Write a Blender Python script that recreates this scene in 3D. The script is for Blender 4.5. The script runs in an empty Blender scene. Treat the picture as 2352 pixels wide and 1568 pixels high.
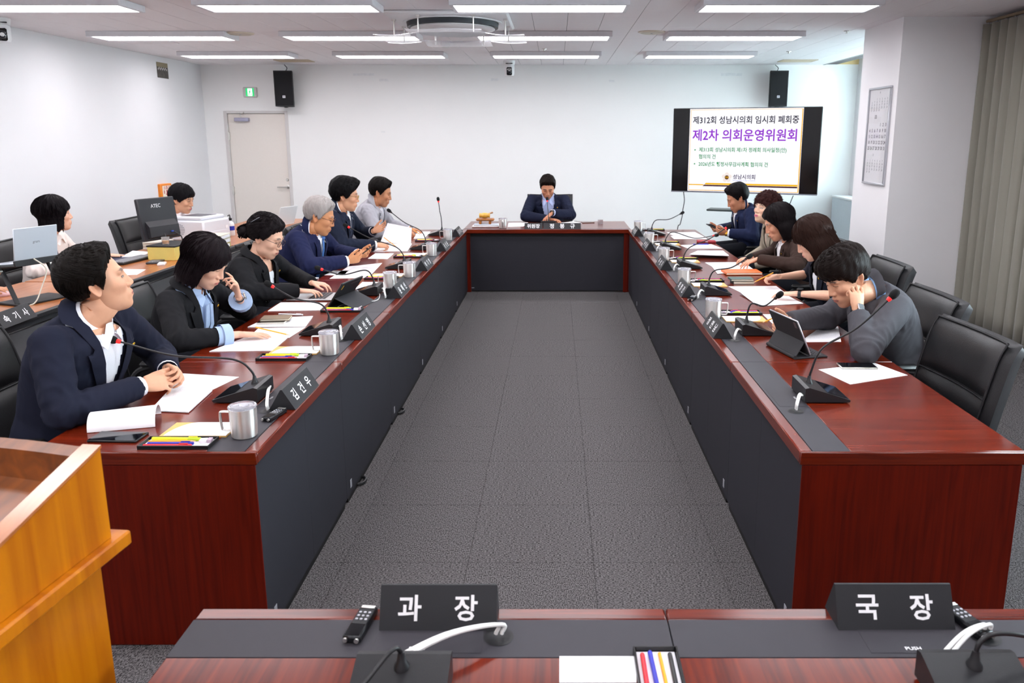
import bpy, bmesh, math, random
import numpy as np
from mathutils import Vector, Matrix, noise as mnoise
from mathutils.bvhtree import BVHTree
random.seed(7); np.random.seed(7)
SC = bpy.context.scene
COL = SC.collection
PI = math.pi
# ------------------------------------------------------------------ camera
FOC, PPX, PPY, PITCH, CAMH = 1806.0, 1277.0, 696.0, math.atan(.2124), 1.72
cam_data = bpy.data.cameras.new('camera')
cam_data.sensor_width = 36.0
cam_data.lens = FOC / 2352 * 36
cam_data.shift_x = (1176 - PPX) / 2352
cam_data.shift_y = -(784 - PPY) / 2352
cam_data.clip_start = .05
cam_data.dof.use_dof = True
cam_data.dof.focus_distance = 3.6
cam_data.dof.aperture_fstop = 6.3
cam = bpy.data.objects.new('camera', cam_data)
cam.location = (0, 0, CAMH)
cam.rotation_euler = (PI / 2 - PITCH, 0, 0)
COL.objects.link(cam)
SC.camera = cam
# ------------------------------------------------------------------ world, exposure
world = bpy.data.worlds.new('overcast_sky')
SC.world = world
world.use_nodes = True
_bg = world.node_tree.nodes['Background']
_bg.inputs[0].default_value = (.80, .91, 1, 1)
_bg.inputs[1].default_value = 20.0
LED_STRENGTH = 13.0
SC.view_settings.view_transform = 'Standard'
SC.view_settings.look = 'None'
SC.view_settings.gamma = 1
SC.view_settings.use_curve_mapping = False
SC.view_settings.exposure = 0.22
# ------------------------------------------------------------------ pixel helpers (a pixel is a direction; distance comes from a plane)
_c, _s = math.cos(PITCH), math.sin(PITCH)
def _ray(u, v):
    a = (u - PPX) / FOC; b = (v - PPY) / FOC
    return Vector((a, _c - b * _s, -_s - b * _c))
def onz(u, v, z=.71): r = _ray(u, v); t = (z - CAMH) / r.z; return Vector((0, 0, CAMH)) + t * r
def ony(u, v, y): r = _ray(u, v); return Vector((0, 0, CAMH)) + (y / r.y) * r
def onx(u, v, x): r = _ray(u, v); return Vector((0, 0, CAMH)) + (x / r.x) * r
# ------------------------------------------------------------------ materials
def lin(c):
    if isinstance(c, str):
        c = c.lstrip('#'); c = [int(c[i:i + 2], 16) / 255 for i in (0, 2, 4)]
    return tuple((x / 12.92 if x <= .04045 else ((x + .055) / 1.055) ** 2.4) for x in c) + (1,)
_M = {}
def mat(name, col='#808080', rough=.5, metal=0, var=.06, scale=40, bump=0, bscale=200, emit=0, trans=0, coat=0, stretch=None, spec=.5, alpha=1, attr=None, ior=1.45, sheen=0):
    """procedural principled material: colour varied by noise, optional noise bump"""
    if name in _M: return _M[name]
    m = bpy.data.materials.new(name); m.use_nodes = True
    nt = m.node_tree; N = nt.nodes; L = nt.links
    b = N['Principled BSDF']
    c = lin(col)
    b.inputs['Roughness'].default_value = rough
    b.inputs['Metallic'].default_value = metal
    b.inputs['Specular IOR Level'].default_value = spec
    b.inputs['IOR'].default_value = ior
    b.inputs['Transmission Weight'].default_value = trans
    b.inputs['Coat Weight'].default_value = coat
    b.inputs['Coat Roughness'].default_value = .1
    b.inputs['Alpha'].default_value = alpha
    if sheen: b.inputs['Sheen Weight'].default_value = sheen
    tc = N.new('ShaderNodeTexCoord')
    mp = N.new('ShaderNodeMapping')
    if stretch: mp.inputs['Scale'].default_value = stretch
    L.new(tc.outputs['Object'], mp.inputs['Vector'])
    nz = N.new('ShaderNodeTexNoise'); nz.inputs['Scale'].default_value = scale; nz.inputs['Detail'].default_value = 4
    L.new(mp.outputs[0], nz.inputs['Vector'])
    mx = N.new('ShaderNodeMix'); mx.data_type = 'RGBA'
    if attr:
        at = N.new('ShaderNodeVertexColor'); at.layer_name = attr
        hs = N.new('ShaderNodeHueSaturation'); 
        mr = N.new('ShaderNodeMapRange'); mr.inputs[3].default_value = 1 - var; mr.inputs[4].default_value = 1 + var
        L.new(nz.outputs[0], mr.inputs[0]); L.new(mr.outputs[0], hs.inputs['Value'])
        L.new(at.outputs[0], hs.inputs['Color']); L.new(hs.outputs[0], b.inputs['Base Color'])
    else:
        mx.inputs[6].default_value = tuple(x * (1 - var) for x in c[:3]) + (1,)
        mx.inputs[7].default_value = tuple(min(1, x * (1 + var)) for x in c[:3]) + (1,)
        L.new(nz.outputs[0], mx.inputs[0])
        L.new(mx.outputs[2], b.inputs['Base Color'])
    if emit:
        b.inputs['Emission Color'].default_value = c
        b.inputs['Emission Strength'].default_value = emit
    if bump:
        n2 = N.new('ShaderNodeTexNoise'); n2.inputs['Scale'].default_value = bscale; n2.inputs['Detail'].default_value = 3
        L.new(mp.outputs[0], n2.inputs['Vector'])
        bp = N.new('ShaderNodeBump'); bp.inputs['Strength'].default_value = bump; bp.inputs['Distance'].default_value = .002
        L.new(n2.outputs[0], bp.inputs['Height']); L.new(bp.outputs[0], b.inputs['Normal'])
    _M[name] = m
    return m
def wood(name, c1, c2, rough=.25, stretch=(60, 60, 2.5), coat=.3, scale=1.0, spec=.4):
    if name in _M: return _M[name]
    m = bpy.data.materials.new(name); m.use_nodes = True
    nt = m.node_tree; N = nt.nodes; L = nt.links; b = N['Principled BSDF']
    tc = N.new('ShaderNodeTexCoord'); mp = N.new('ShaderNodeMapping'); mp.inputs['Scale'].default_value = stretch
    L.new(tc.outputs['Object'], mp.inputs[0])
    n1 = N.new('ShaderNodeTexNoise'); n1.inputs['Scale'].default_value = scale; n1.inputs['Detail'].default_value = 6; n1.inputs['Distortion'].default_value = .6
    L.new(mp.outputs[0], n1.inputs[0])
    cr = N.new('ShaderNodeValToRGB'); cr.color_ramp.elements[0].color = lin(c1); cr.color_ramp.elements[1].color = lin(c2)
    cr.color_ramp.elements[0].position = .3; cr.color_ramp.elements[1].position = .72
    L.new(n1.outputs[0], cr.inputs[0]); L.new(cr.outputs[0], b.inputs['Base Color'])
    b.inputs['Specular IOR Level'].default_value = spec
    b.inputs['Roughness'].default_value = rough; b.inputs['Coat Weight'].default_value = coat; b.inputs['Coat Roughness'].default_value = .12
    _M[name] = m
    return m
# ------------------------------------------------------------------ mesh collector
class MB:
    def __init__(s): s.v = []; s.f = []
    def add(s, v, f):
        o = len(s.v); s.v += [tuple(p) for p in v]; s.f += [tuple(i + o for i in q) for q in f]; return s
    def box(s, x0, x1, y0, y1, z0, z1, c=0.0):
        """box, edges chamfered by c"""
        if x0 > x1: x0, x1 = x1, x0
        if y0 > y1: y0, y1 = y1, y0
        if z0 > z1: z0, z1 = z1, z0
        if c <= 0:
            v = [(x, y, z) for z in (z0, z1) for y in (y0, y1) for x in (x0, x1)]
            return s.add(v, [(0, 2, 3, 1), (4, 5, 7, 6), (0, 1, 5, 4), (2, 6, 7, 3), (0, 4, 6, 2), (1, 3, 7, 5)])
        c = min(c, (x1 - x0) * .45, (y1 - y0) * .45, (z1 - z0) * .45)
        X = (x0, x1); Y = (y0, y1); Z = (z0, z1); v = []; ix = {}
        for i in (0, 1):
            for j in (0, 1):
                for k in (0, 1):
                    sx, sy, sz = (1 if not q else -1 for q in (i, j, k))
                    for ax in range(3):
                        p = [X[i] + sx * c, Y[j] + sy * c, Z[k] + sz * c]
                        p[ax] = (X[i], Y[j], Z[k])[ax]
                        ix[i, j, k, ax] = len(v); v.append(tuple(p))
        f = []
        g = lambda i, j, k, a: ix[i, j, k, a]
        f += [(g(0, 0, 0, 0), g(0, 0, 1, 0), g(0, 1, 1, 0), g(0, 1, 0, 0)), (g(1, 0, 0, 0), g(1, 1, 0, 0), g(1, 1, 1, 0), g(1, 0, 1, 0)),
              (g(0, 0, 0, 1), g(1, 0, 0, 1), g(1, 0, 1, 1), g(0, 0, 1, 1)), (g(0, 1, 0, 1), g(0, 1, 1, 1), g(1, 1, 1, 1), g(1, 1, 0, 1)),
              (g(0, 0, 0, 2), g(0, 1, 0, 2), g(1, 1, 0, 2), g(1, 0, 0, 2)), (g(0, 0, 1, 2), g(1, 0, 1, 2), g(1, 1, 1, 2), g(0, 1, 1, 2))]
        for a in (0, 1):
            for b_ in (0, 1):
                f.append((g(0, a, b_, 1), g(1, a, b_, 1), g(1, a, b_, 2), g(0, a, b_, 2)))
                f.append((g(a, 0, b_, 0), g(a, 1, b_, 0), g(a, 1, b_, 2), g(a, 0, b_, 2)))
                f.append((g(a, b_, 0, 0), g(a, b_, 1, 0), g(a, b_, 1, 1), g(a, b_, 0, 1)))
        for i in (0, 1):
            for j in (0, 1):
                for k in (0, 1): f.append((g(i, j, k, 0), g(i, j, k, 1), g(i, j, k, 2)))
        return s.add(v, f)
    def tube(s, pts, r, n=10, cap=True, ry=None, up=None):
        """tube along pts; r number or list; ry second radius for flat sections"""
        P = [Vector(p) for p in pts]; m = len(P)
        R = list(r) if hasattr(r, '__len__') else [r] * m
        R2 = R if ry is None else (list(ry) if hasattr(ry, '__len__') else [ry] * m)
        v = []; f = []
        t = (P[1] - P[0]).normalized()
        u = Vector(up) if up else (Vector((0, 0, 1)) if abs(t.z) < .9 else Vector((1, 0, 0)))
        for i in range(m):
            t = (P[min(i + 1, m - 1)] - P[max(i - 1, 0)])
            if t.length < 1e-9: t = Vector((0, 0, 1))
            t.normalize()
            u = (u - t * u.dot(t))
            if u.length < 1e-6: u = t.orthogonal()
            u.normalize(); w = t.cross(u)
            for k in range(n):
                a = 2 * PI * k / n
                v.append(P[i] + w * (math.cos(a) * R[i]) + u * (math.sin(a) * R2[i]))
        for i in range(m - 1):
            for k in range(n):
                k2 = (k + 1) % n
                f.append((i * n + k, i * n + k2, (i + 1) * n + k2, (i + 1) * n + k))
        if cap: f += [tuple(range(n - 1, -1, -1)), tuple(range((m - 1) * n, m * n))]
        return s.add(v, f)
    def lathe(s, prof, n=24, o=(0, 0, 0), cap=True):
        """prof list of (r, z) turned round z at o"""
        v = []; f = []; m = len(prof)
        for r, z in prof:
            for k in range(n):
                a = 2 * PI * k / n
                v.append((o[0] + r * math.cos(a), o[1] + r * math.sin(a), o[2] + z))
        for i in range(m - 1):
            for k in range(n):
                k2 = (k + 1) % n
                f.append((i * n + k, i * n + k2, (i + 1) * n + k2, (i + 1) * n + k))
        if cap: f += [tuple(range(n - 1, -1, -1)), tuple(range((m - 1) * n, m * n))]
        return s.add(v, f)
    def prism(s, poly, h0, h1, axis=2):
        """poly (a, b) extruded from h0 to h1 along axis"""
        n = len(poly)
        def P(a, b, h): return ((h, a, b), (a, h, b), (a, b, h))[axis]
        v = [P(a, b, h0) for a, b in poly] + [P(a, b, h1) for a, b in poly]
        f = [tuple(range(n - 1, -1, -1)), tuple(range(n, 2 * n))] + [(i, (i + 1) % n, n + (i + 1) % n, n + i) for i in range(n)]
        return s.add(v, f)
    def grid(s, rows):
        """rows of points, quads between"""
        m = len(rows); n = len(rows[0]); v = [p for r in rows for p in r]
        return s.add(v, [(i * n + k, i * n + k + 1, (i + 1) * n + k + 1, (i + 1) * n + k) for i in range(m - 1) for k in range(n - 1)])
    def sheet(s, rows, th=.0006, up=(0, 0, 1)):
        """thin closed sheet from rows of points"""
        m = len(rows); n = len(rows[0]); u = Vector(up) * th
        v = [tuple(p) for r in rows for p in r]; v2 = [tuple(Vector(p) + u) for p in v]
        q = [(i * n + k, i * n + k + 1, (i + 1) * n + k + 1, (i + 1) * n + k) for i in range(m - 1) for k in range(n - 1)]
        o = m * n
        per = [k for k in range(n)] + [i * n + n - 1 for i in range(1, m)] + [(m - 1) * n + k for k in range(n - 2, -1, -1)] + [i * n for i in range(m - 2, 0, -1)]
        side = [(per[i], per[(i + 1) % len(per)], per[(i + 1) % len(per)] + o, per[i] + o) for i in range(len(per))]
        return s.add(v + v2, [tuple(reversed(x)) for x in q] + [tuple(i + o for i in x) for x in q] + side)
    def sphere(s, c, r, n=12, m=8):
        R = r if hasattr(r, '__len__') else (r, r, r)
        pr = [(math.sin(PI * i / m), -math.cos(PI * i / m)) for i in range(m + 1)]
        v = []; f = []
        for a, z in pr:
            for k in range(n):
                t = 2 * PI * k / n
                v.append((c[0] + R[0] * a * math.cos(t), c[1] + R[1] * a * math.sin(t), c[2] + R[2] * z))
        for i in range(m):
            for k in range(n):
                k2 = (k + 1) % n
                if i == 0: f.append((k, n + k2, n + k))
                elif i == m - 1: f.append((i * n + k, i * n + k2, (i + 1) * n + k))
                else: f.append((i * n + k, i * n + k2, (i + 1) * n + k2, (i + 1) * n + k))
        return s.add(v, f)
    def xf(s, M):
        s.v = [tuple(M @ Vector(p)) for p in s.v]; return s
    def build(s, name, m, parent=None, loc=None, rot=None, smooth=.7, **tags):
        me = bpy.data.meshes.new(name); me.from_pydata(s.v, [], s.f); me.update()
        return link(name, me, m, parent, loc, rot, smooth, **tags)
def fixnormals(me):
    bm = bmesh.new(); bm.from_mesh(me); bmesh.ops.recalc_face_normals(bm, faces=bm.faces); bm.to_mesh(me); bm.free()
def link(name, me, m, parent=None, loc=None, rot=None, smooth=.7, recalc=True, **tags):
    if recalc: fixnormals(me)
    if smooth:
        me.shade_smooth(); me.set_sharp_from_angle(angle=smooth)
    if m: 
        me.materials.clear(); me.materials.append(m)
    o = bpy.data.objects.new(name, me); COL.objects.link(o)
    if parent: o.parent = parent
    if loc is not None: o.location = loc
    if rot is not None: o.rotation_euler = rot
    tag(o, **tags)
    return o
def tag(o, label=None, cat=None, group=None, kind=None):
    if label: o['label'] = label
    if cat: o['category'] = cat
    if group: o['group'] = group
    if kind: o['kind'] = kind
    return o
def thing(name, label, cat, loc=(0, 0, 0), rz=0, group=None):
    o = bpy.data.objects.new(name, None); o.empty_display_size = .1; COL.objects.link(o)
    o.location = loc; o.rotation_euler = (0, 0, rz)
    return tag(o, label, cat, group)
def dup(o, parent=None, loc=None, rz=None, label=None):
    """copy of a thing with its parts and sub-parts (mesh data shared)"""
    c = o.copy(); COL.objects.link(c); c.parent = parent
    if loc is not None: c.location = loc
    if rz is not None: c.rotation_euler = (0, 0, rz)
    if label: c['label'] = label
    for ch in list(o.children): dup(ch, c)
    return c
def evaluated(o):
    """mesh of an object after its modifiers, worked out in a scene of its own; the object is removed"""
    tmp = bpy.data.scenes.new('workbench'); tmp.collection.objects.link(o)
    with bpy.context.temp_override(scene=tmp, view_layer=tmp.view_layers[0]):
        dg = bpy.context.evaluated_depsgraph_get(); dg.update()
        me = bpy.data.meshes.new_from_object(o.evaluated_get(dg))
    bpy.data.objects.remove(o); bpy.data.scenes.remove(tmp)
    return me
_txt = {}
TEXTS = list('김건우손선영윤혜박기정연남봉규과장국속사위원성시의감') + [
         '위원장', 'PUSH', '제312회 성남시의회 임시회 폐회중', '제2차 의회운영위원회', '제313회 성남시의회 제1차 정례회 의사일정(안)', '협의의 건', '2026년도 행정사무감사계획 협의의 건', '성남시의회', 'Seongnam City Council', '의회', 'ATEC', 'gram', '소화기', '9', '10', '11', 'JBL'] + [str(i) for i in range(1, 32)]
def _lettering_batch(offset):
    """all lettering in one text block, cut into lines afterwards (the font is read once)"""
    T = list(dict.fromkeys(TEXTS))
    c = bpy.data.curves.new('lettering', 'FONT'); c.body = '\n'.join(T); c.size = 1; c.offset = offset; c.align_x = 'CENTER'; c.space_line = 2.0; c.resolution_u = 2
    me = evaluated(bpy.data.objects.new('lettering', c)); bpy.data.curves.remove(c)
    co = np.array([v.co[:] for v in me.vertices]); fc = [tuple(p.vertices) for p in me.polygons]
    ln = np.round((.35 - co[:, 1]) / 2.0).astype(int)
    parts = {}
    for f in fc: parts.setdefault(ln[f[0]], []).append(f)
    for i, t in enumerate(T):
        fs = parts.get(i, []); ids = sorted({k for f in fs for k in f}); mp = {k: j for j, k in enumerate(ids)}
        v = co[ids].copy(); v[:, 1] -= (v[:, 1].max() + v[:, 1].min()) / 2; v[:, 0] -= (v[:, 0].max() + v[:, 0].min()) / 2; v[:, 2] = 0
        _txt[t, offset > 0] = (v, [tuple(mp[k] for k in f) for f in fs])
    bpy.data.meshes.remove(me)
_lettering_batch(.02); _lettering_batch(0)
def text(body, size, m, parent, M, bold=True, wide=None, name='lettering', left=False):
    """lettering as a flat mesh; M places it (x right, y up, z out of the face); wide sets its width"""
    v, f = _txt[body, bool(bold)]
    v = v * size
    if wide: v = v * np.array([wide / (v[:, 0].max() - v[:, 0].min()), 1, 1])
    if left: v = v - np.array([v[:, 0].min(), 0, 0])
    me = bpy.data.meshes.new(name); me.from_pydata([tuple(p) for p in v], [], f); me.update()
    me.transform(M)
    return link(name, me, m, parent, smooth=0, recalc=False)
def frame(o, x, y):
    """matrix with origin o, x axis and y axis given"""
    x = Vector(x).normalized(); y = Vector(y); z = x.cross(y).normalized(); y = z.cross(x)
    return Matrix(((x.x, y.x, z.x, o[0]), (x.y, y.y, z.y, o[1]), (x.z, y.z, z.z, o[2]), (0, 0, 0, 1)))
def bez(pts, n=12):
    """Catmull-Rom curve through pts"""
    P = [Vector(p) for p in pts]; P = [2 * P[0] - P[1]] + P + [2 * P[-1] - P[-2]]; out = []
    for i in range(1, len(P) - 2):
        for k in range(n):
            t = k / n; a, b, c, d = P[i - 1:i + 3]
            out.append(.5 * ((2 * b) + (c - a) * t + (2 * a - 5 * b + 4 * c - d) * t * t + (3 * b - a - 3 * c + d) * t ** 3))
    return out + [P[-2]]
# ================================================================== the room
CEIL = 2.70; XL = -5.0; XR = 3.75; YB = 11.5; YF = -2.2
M_wall = mat('wall_paint', '#e4e2e4', .75, var=.02, scale=3, bump=.12, bscale=350)
M_wallB = mat('back_wall_paint', '#f8f7f6', .7, var=.015, scale=3, bump=.1, bscale=350)
M_ceil = mat('ceiling_board', '#f5f0f2', .9, var=.08, scale=160, bump=.5, bscale=130)
M_carpet = mat('carpet', '#5c595a', .95, var=.75, scale=150, bump=1.0, bscale=260, stretch=(1.6, .8, 1), spec=.1)
_nt = M_carpet.node_tree; _nz = [n for n in _nt.nodes if n.type == 'TEX_NOISE'][0]; _mx = [n for n in _nt.nodes if n.type == 'MIX'][0]
_mr = _nt.nodes.new('ShaderNodeMapRange'); _mr.inputs[1].default_value = .36; _mr.inputs[2].default_value = .64
_nt.links.new(_nz.outputs[0], _mr.inputs[0]); _nt.links.new(_mr.outputs[0], _mx.inputs[0])
M_seam = mat('carpet_backing', '#55524f', .95, var=.1)
M_black = mat('black_plastic', '#17171a', .45, var=.1, bump=.1, bscale=600)
M_grey = mat('grey_metal', '#b9bac2', .35, .4)
M_white = mat('white_plastic', '#e9e9ea', .4, var=.02)
M_chrome = mat('brushed_steel', '#dcdad6', .36, 1, var=.12, scale=60, stretch=(1, 1, .01))
M_cream = mat('cream_steel', '#ece4dc', .45, var=.02)
def slab(name, x0, x1, y0, y1, z0, z1, m, kind='structure', parent=None, c=0):
    return MB().box(x0, x1, y0, y1, z0, z1, c).build(name, m, parent, kind=kind, smooth=0)
XN = 4.25      # window niche beyond the pillar
floor = slab('floor', XL - .2, XN + .25, YF - .2, YB + .2, -.12, -.004, M_carpet)
# carpet tiles: the aisle between the desks and the strip by the windows
tm = None
TS = .517
for i in range(-2, 7):
    for j in range(0, 20):
        x = .155 + (i - .5) * TS; y = 1.40 + (j - 1.5) * TS
        if x + TS / 2 > XR - .05 or (i > 2 and j > 9) or (i == 2 and j > 15): continue
        if tm is None:
            o = MB().box(-TS / 2 + .0008, TS / 2 - .0008, -TS / 2 + .0008, TS / 2 - .0008, -.0039, 0, .0006).build('carpet_tile', M_carpet, floor, (x, y, 0), smooth=0); tm = o
        else:
            o = tm.copy(); COL.objects.link(o); o.location = (x, y, random.uniform(-.0004, 0)); o.parent = floor
        o.rotation_euler = (0, 0, PI / 2 * random.randrange(4)) if tm is not o else (0, 0, 0)
ceiling = slab('ceiling', XL - .2, XR + .2, YF - .2, YB + .2, CEIL + .004, CEIL + .12, mat('ceiling_seam', '#5f5a5c', .9))
# acoustic boards in running bond; the ones in view as parts, the rest one joined part
CW, CL = .30, .60
tm = None; rest = MB(); n = 0
for i in range(30):
    for j in range(-4, 24):
        x0 = XL + i * CW; y0 = j * CL + (CL / 2 if i % 2 else 0) - .8
        x1 = min(x0 + CW, XR); y1 = y0 + CL
        if y0 < YF or x0 >= XR: continue
        full = y1 <= YB and x1 - x0 > CW - .01
        if y0 > 6.1 and full and x0 < 3.3 and n < 290:
            if tm is None: tm = MB().box(-CW / 2 + .0016, CW / 2 - .0016, -CL / 2 + .0008, CL / 2 - .0008, 0, .0039, .0012).build('ceiling_board', M_ceil, ceiling, (x0 + CW / 2, y0 + CL / 2, CEIL), smooth=0); 
            else:
                o = tm.copy(); COL.objects.link(o); o.location = (x0 + CW / 2, y0 + CL / 2, CEIL + random.uniform(0, .0006)); o.parent = ceiling
            n += 1
        else: rest.box(x0 + .001, x1 - .001, max(y0, YF) + .001, min(y1, YB) - .001, CEIL, CEIL + .0039, .0012)
rest.build('ceiling_boards_rest', M_ceil, ceiling, smooth=0, kind='stuff')
wall_left = slab('wall_left', XL - .15, XL, YF - .15, YB + .15, 0, CEIL, M_wall)
# back wall with door opening
DX0, DX1, DZ = -4.728, -3.815, 2.07
wb = MB(); wb.box(XL, DX0, YB, YB + .15, 0, CEIL); wb.box(DX1, XR, YB, YB + .15, 0, CEIL); wb.box(DX0, DX1, YB, YB + .15, DZ, CEIL); wb.box(XR, XN + .2, YB, YB + .15, 0, CEIL + .01)
wall_back = wb.build('wall_back', M_wallB, kind='structure', smooth=0)
wall_front = slab('wall_front', XL, XR, YF - .15, YF, 0, CEIL, M_wall)
# right wall: near part with a window, beyond the pillar a deeper niche with a tall window
W1 = (7.95, 11.3, .92, 2.84); W2 = (2.0, 4.7, .92, 2.25); PZ = 2.95
wr = MB()
for x, w, ya, yb, zt in ((XR, W2, YF - .15, 6.95, CEIL), (XN, W1, 7.80, YB + .15, PZ)):
    wr.box(x, x + .2, ya, w[0], 0, zt); wr.box(x, x + .2, w[1], yb, 0, zt); wr.box(x, x + .2, w[0], w[1], 0, w[2]); wr.box(x, x + .2, w[0], w[1], w[3], zt)
wall_right = wr.build('wall_right', M_wall, kind='structure', smooth=0)
pk = MB(); pk.box(XR + .025, XN + .2, 7.80, YB + .15, PZ, PZ + .1); pk.build('ceiling_pocket', M_wall, kind='structure', smooth=0)
MB().box(XR, XR + .024, 7.80, YB, CEIL - .004, PZ, .002).build('trim_2', mat('grey_edge_trim', '#8f8d8c', .5), kind='structure', smooth=0)
M_glass = mat('window_glass', '#ffffff', 0.0, var=0)
_nt = M_glass.node_tree; _tp = _nt.nodes.new('ShaderNodeBsdfTransparent'); _tp.inputs[0].default_value = (.93, .97, .96, 1); _gl = _nt.nodes.new('ShaderNodeBsdfGlossy'); _gl.inputs['Roughness'].default_value = .02; _fr = _nt.nodes.new('ShaderNodeFresnel'); _ms = _nt.nodes.new('ShaderNodeMixShader')
_nt.links.new(_fr.outputs[0], _ms.inputs[0]); _nt.links.new(_tp.outputs[0], _ms.inputs[1]); _nt.links.new(_gl.outputs[0], _ms.inputs[2]); _nt.links.new(_ms.outputs[0], _nt.nodes['Material Output'].inputs[0])
M_alu = mat('white_aluminium', '#dfe2e4', .35, .2)
for w, nm, wx in ((W1, 'window_1', XN), (W2, 'window_2', XR)):
    r = thing(nm, 'wide white-framed window in the right-hand wall' + (' beyond the pillar' if nm == 'window_1' else ' nearer than the curtain'), 'window', (wx + .1, (w[0] + w[1]) / 2, w[2])); r['kind'] = 'structure'
    hw = (w[1] - w[0]) / 2; h = w[3] - w[2]
    fr = MB(); t = .05
    fr.box(-.04, .04, -hw, hw, 0, t); fr.box(-.04, .04, -hw, hw, h - t, h)
    nb = 2 if nm == 'window_1' else 4
    for k in range(nb + 1):
        yy = -hw + t / 2 + (2 * hw - t) * k / nb
        fr.box(-.04, .04, yy - t / 2, yy + t / 2, t, h - t)
    fr.build('window_frame', M_alu, r, smooth=0)
    for k in range(nb):
        ya = -hw + t + (2 * hw - t) * k / nb; yb = -hw + (2 * hw - t) * (k + 1) / nb
        MB().box(-.003, .003, ya, yb, t, h - t).build('pane', M_glass, r, smooth=0)
    MB().box(-.12, -.06, -hw, hw, -.03, -.001, .004).build('window_sill', mat('sill_board', '#eceeee', .3), r)
# low convector casing below the far window, with its pale top
cv = thing('convector_casing', 'pale blue-grey low casing under the window beyond the pillar', 'radiator', (XN - .13, 9.65, 0))
MB().box(-.12, .125, -1.80, 1.80, 0, .86, .004).build('casing', mat('pale_blue_steel', '#c3cfd6', .5), cv)
MB().box(-.135, .125, -1.80, 1.80, .8605, .885, .004).build('cap', mat('sill_board', '#eceeee', .3), cv)
# tan end board of the blind pocket and the roller blind hanging in it
MB().box(XR + .026, XN - .001, YB - .012, YB - .001, CEIL + .005, PZ - .002).build('trim_1', mat('tan_board', '#d9bd86', .5), kind='structure', label='tan wooden board closing the blind pocket over the far window', cat='trim', smooth=0)
bl = thing('roller_blind', 'pale translucent roller blind half drawn over the window beyond the pillar', 'blind', (XN - .05, 9.60, 0))
M_blind = mat('blind_fabric', '#f2f7f5', .8)
_nt = M_blind.node_tree; _tr = _nt.nodes.new('ShaderNodeBsdfTranslucent'); _tr.inputs[0].default_value = (.86, .93, .92, 1); _ms = _nt.nodes.new('ShaderNodeMixShader'); _ms.inputs[0].default_value = .6
_nt.links.new(_nt.nodes['Principled BSDF'].outputs[0], _ms.inputs[1]); _nt.links.new(_tr.outputs[0], _ms.inputs[2]); _nt.links.new(_ms.outputs[0], _nt.nodes['Material Output'].inputs[0])
MB().grid([[(-.002, -1.62, z), (-.002, 1.60, z)] for z in (1.34, 2.0, PZ - .06)]).build('blind_fabric', M_blind, bl)
MB().box(-.012, .006, -1.62, 1.60, 1.315, 1.3395, .003).build('bottom_bar', M_alu, bl)
MB().tube([(-.002, -1.64, PZ - .045), (-.002, 1.62, PZ - .045)], .022, 14).build('roller', M_alu, bl)
pr_ = MB(); pr_.prism([(1.15, 2.1), (1.45, 2.1), (1.45, 2.34), (1.3, 2.5), (1.15, 2.34)], -.0055, -.004, 0); pr_.build('printed_house', mat('blind_print', '#f4f6ea', .8), bl)
pr_ = MB(); pr_.prism([(1.05, 1.62), (1.4, 1.62), (1.4, 1.98), (1.05, 1.98)], -.0055, -.004, 0); pr_.build('printed_house', mat('blind_print', '#f4f6ea', .8), bl)
# pillar
pillar = slab('wall_pillar', 2.92, XN + .2, 6.95, 7.80, 0, CEIL, mat('pillar_paint', '#f3f1f3', .7, var=.02, scale=3, bump=.1, bscale=350)); pillar['label'] = 'white square pillar carrying the framed calendar'; pillar['category'] = 'pillar'
# door
dr = thing('door_1', 'cream steel door in the back wall with closer and lever', 'door', (DX0, YB, 0)); dr['kind'] = 'structure'
W = DX1 - DX0
fm = MB(); fm.box(0, .045, -.012, .12, 0, DZ, .003); fm.box(W - .045, W, -.012, .12, 0, DZ, .003); fm.box(.045, W - .045, -.012, .12, DZ - .035, DZ, .003)
fm.build('door_frame', mat('door_frame_paint', '#d8d3d1', .45, var=.02), dr, smooth=0)
MB().box(.049, W - .049, .02, .06, .008, DZ - .039, .002).build('door_leaf', M_cream, dr, smooth=0)
MB().box(.002, W - .002, .07, .12, .002, DZ - .002).build('door_light_stop', M_cream, dr, smooth=0)  # added unseen board behind the leaf, keeps sky light out of the gap
for z in (1.72, .95):
    h = MB(); h.box(.036, .064, -.016, .018, z - .055, z + .055, .003); h.tube([(.05, -.018, z - .055), (.05, -.018, z + .055)], .007, 8); h.build('hinge', M_chrome, dr)
cl = MB(); cl.box(.16, .36, -.05, .019, 1.925, 1.975, .005); cl.build('door_closer', mat('closer_grey', '#a9a7bb', .35, .6), dr)
ar = MB(); ar.tube([(.26, -.03, 1.978), (.245, -.035, 2.02), (.30, -.03, 2.045)], .008, 8); ar.box(.2, .30, -.035, -.012, 2.035, 2.055, .003); ar.build('closer_arm', M_chrome, dr)
hd = MB(); hd.lathe([(.026, 0), (.026, .008), (.012, .012), (.011, .05)], 20).xf(Matrix.Translation((W - .075, .02, 1.00)) @ Matrix.Rotation(PI / 2, 4, 'X')); hd.tube([(W - .075, -.03, 1.0), (W - .11, -.032, 1.0), (W - .215, -.032, .998)], [.011, .009, .008], 10)
hd.build('lever_handle', M_chrome, dr)
lk = MB(); lk.lathe([(.021, 0), (.021, .008), (.016, .014), (.0, .014)], 20).xf(Matrix.Translation((W - .078, .02, 1.10)) @ Matrix.Rotation(PI / 2, 4, 'X')); lk.build('lock_cylinder', M_chrome, dr)
for nm, b in (('baseboard_left', (XL, XL + .012, YF, YB, 0, .1)), ('baseboard_back', (DX1, XR, YB - .012, YB, 0, .1))):
    slab(nm, *b, mat('baseboard_vinyl', '#8d8b8c', .6))
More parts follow.
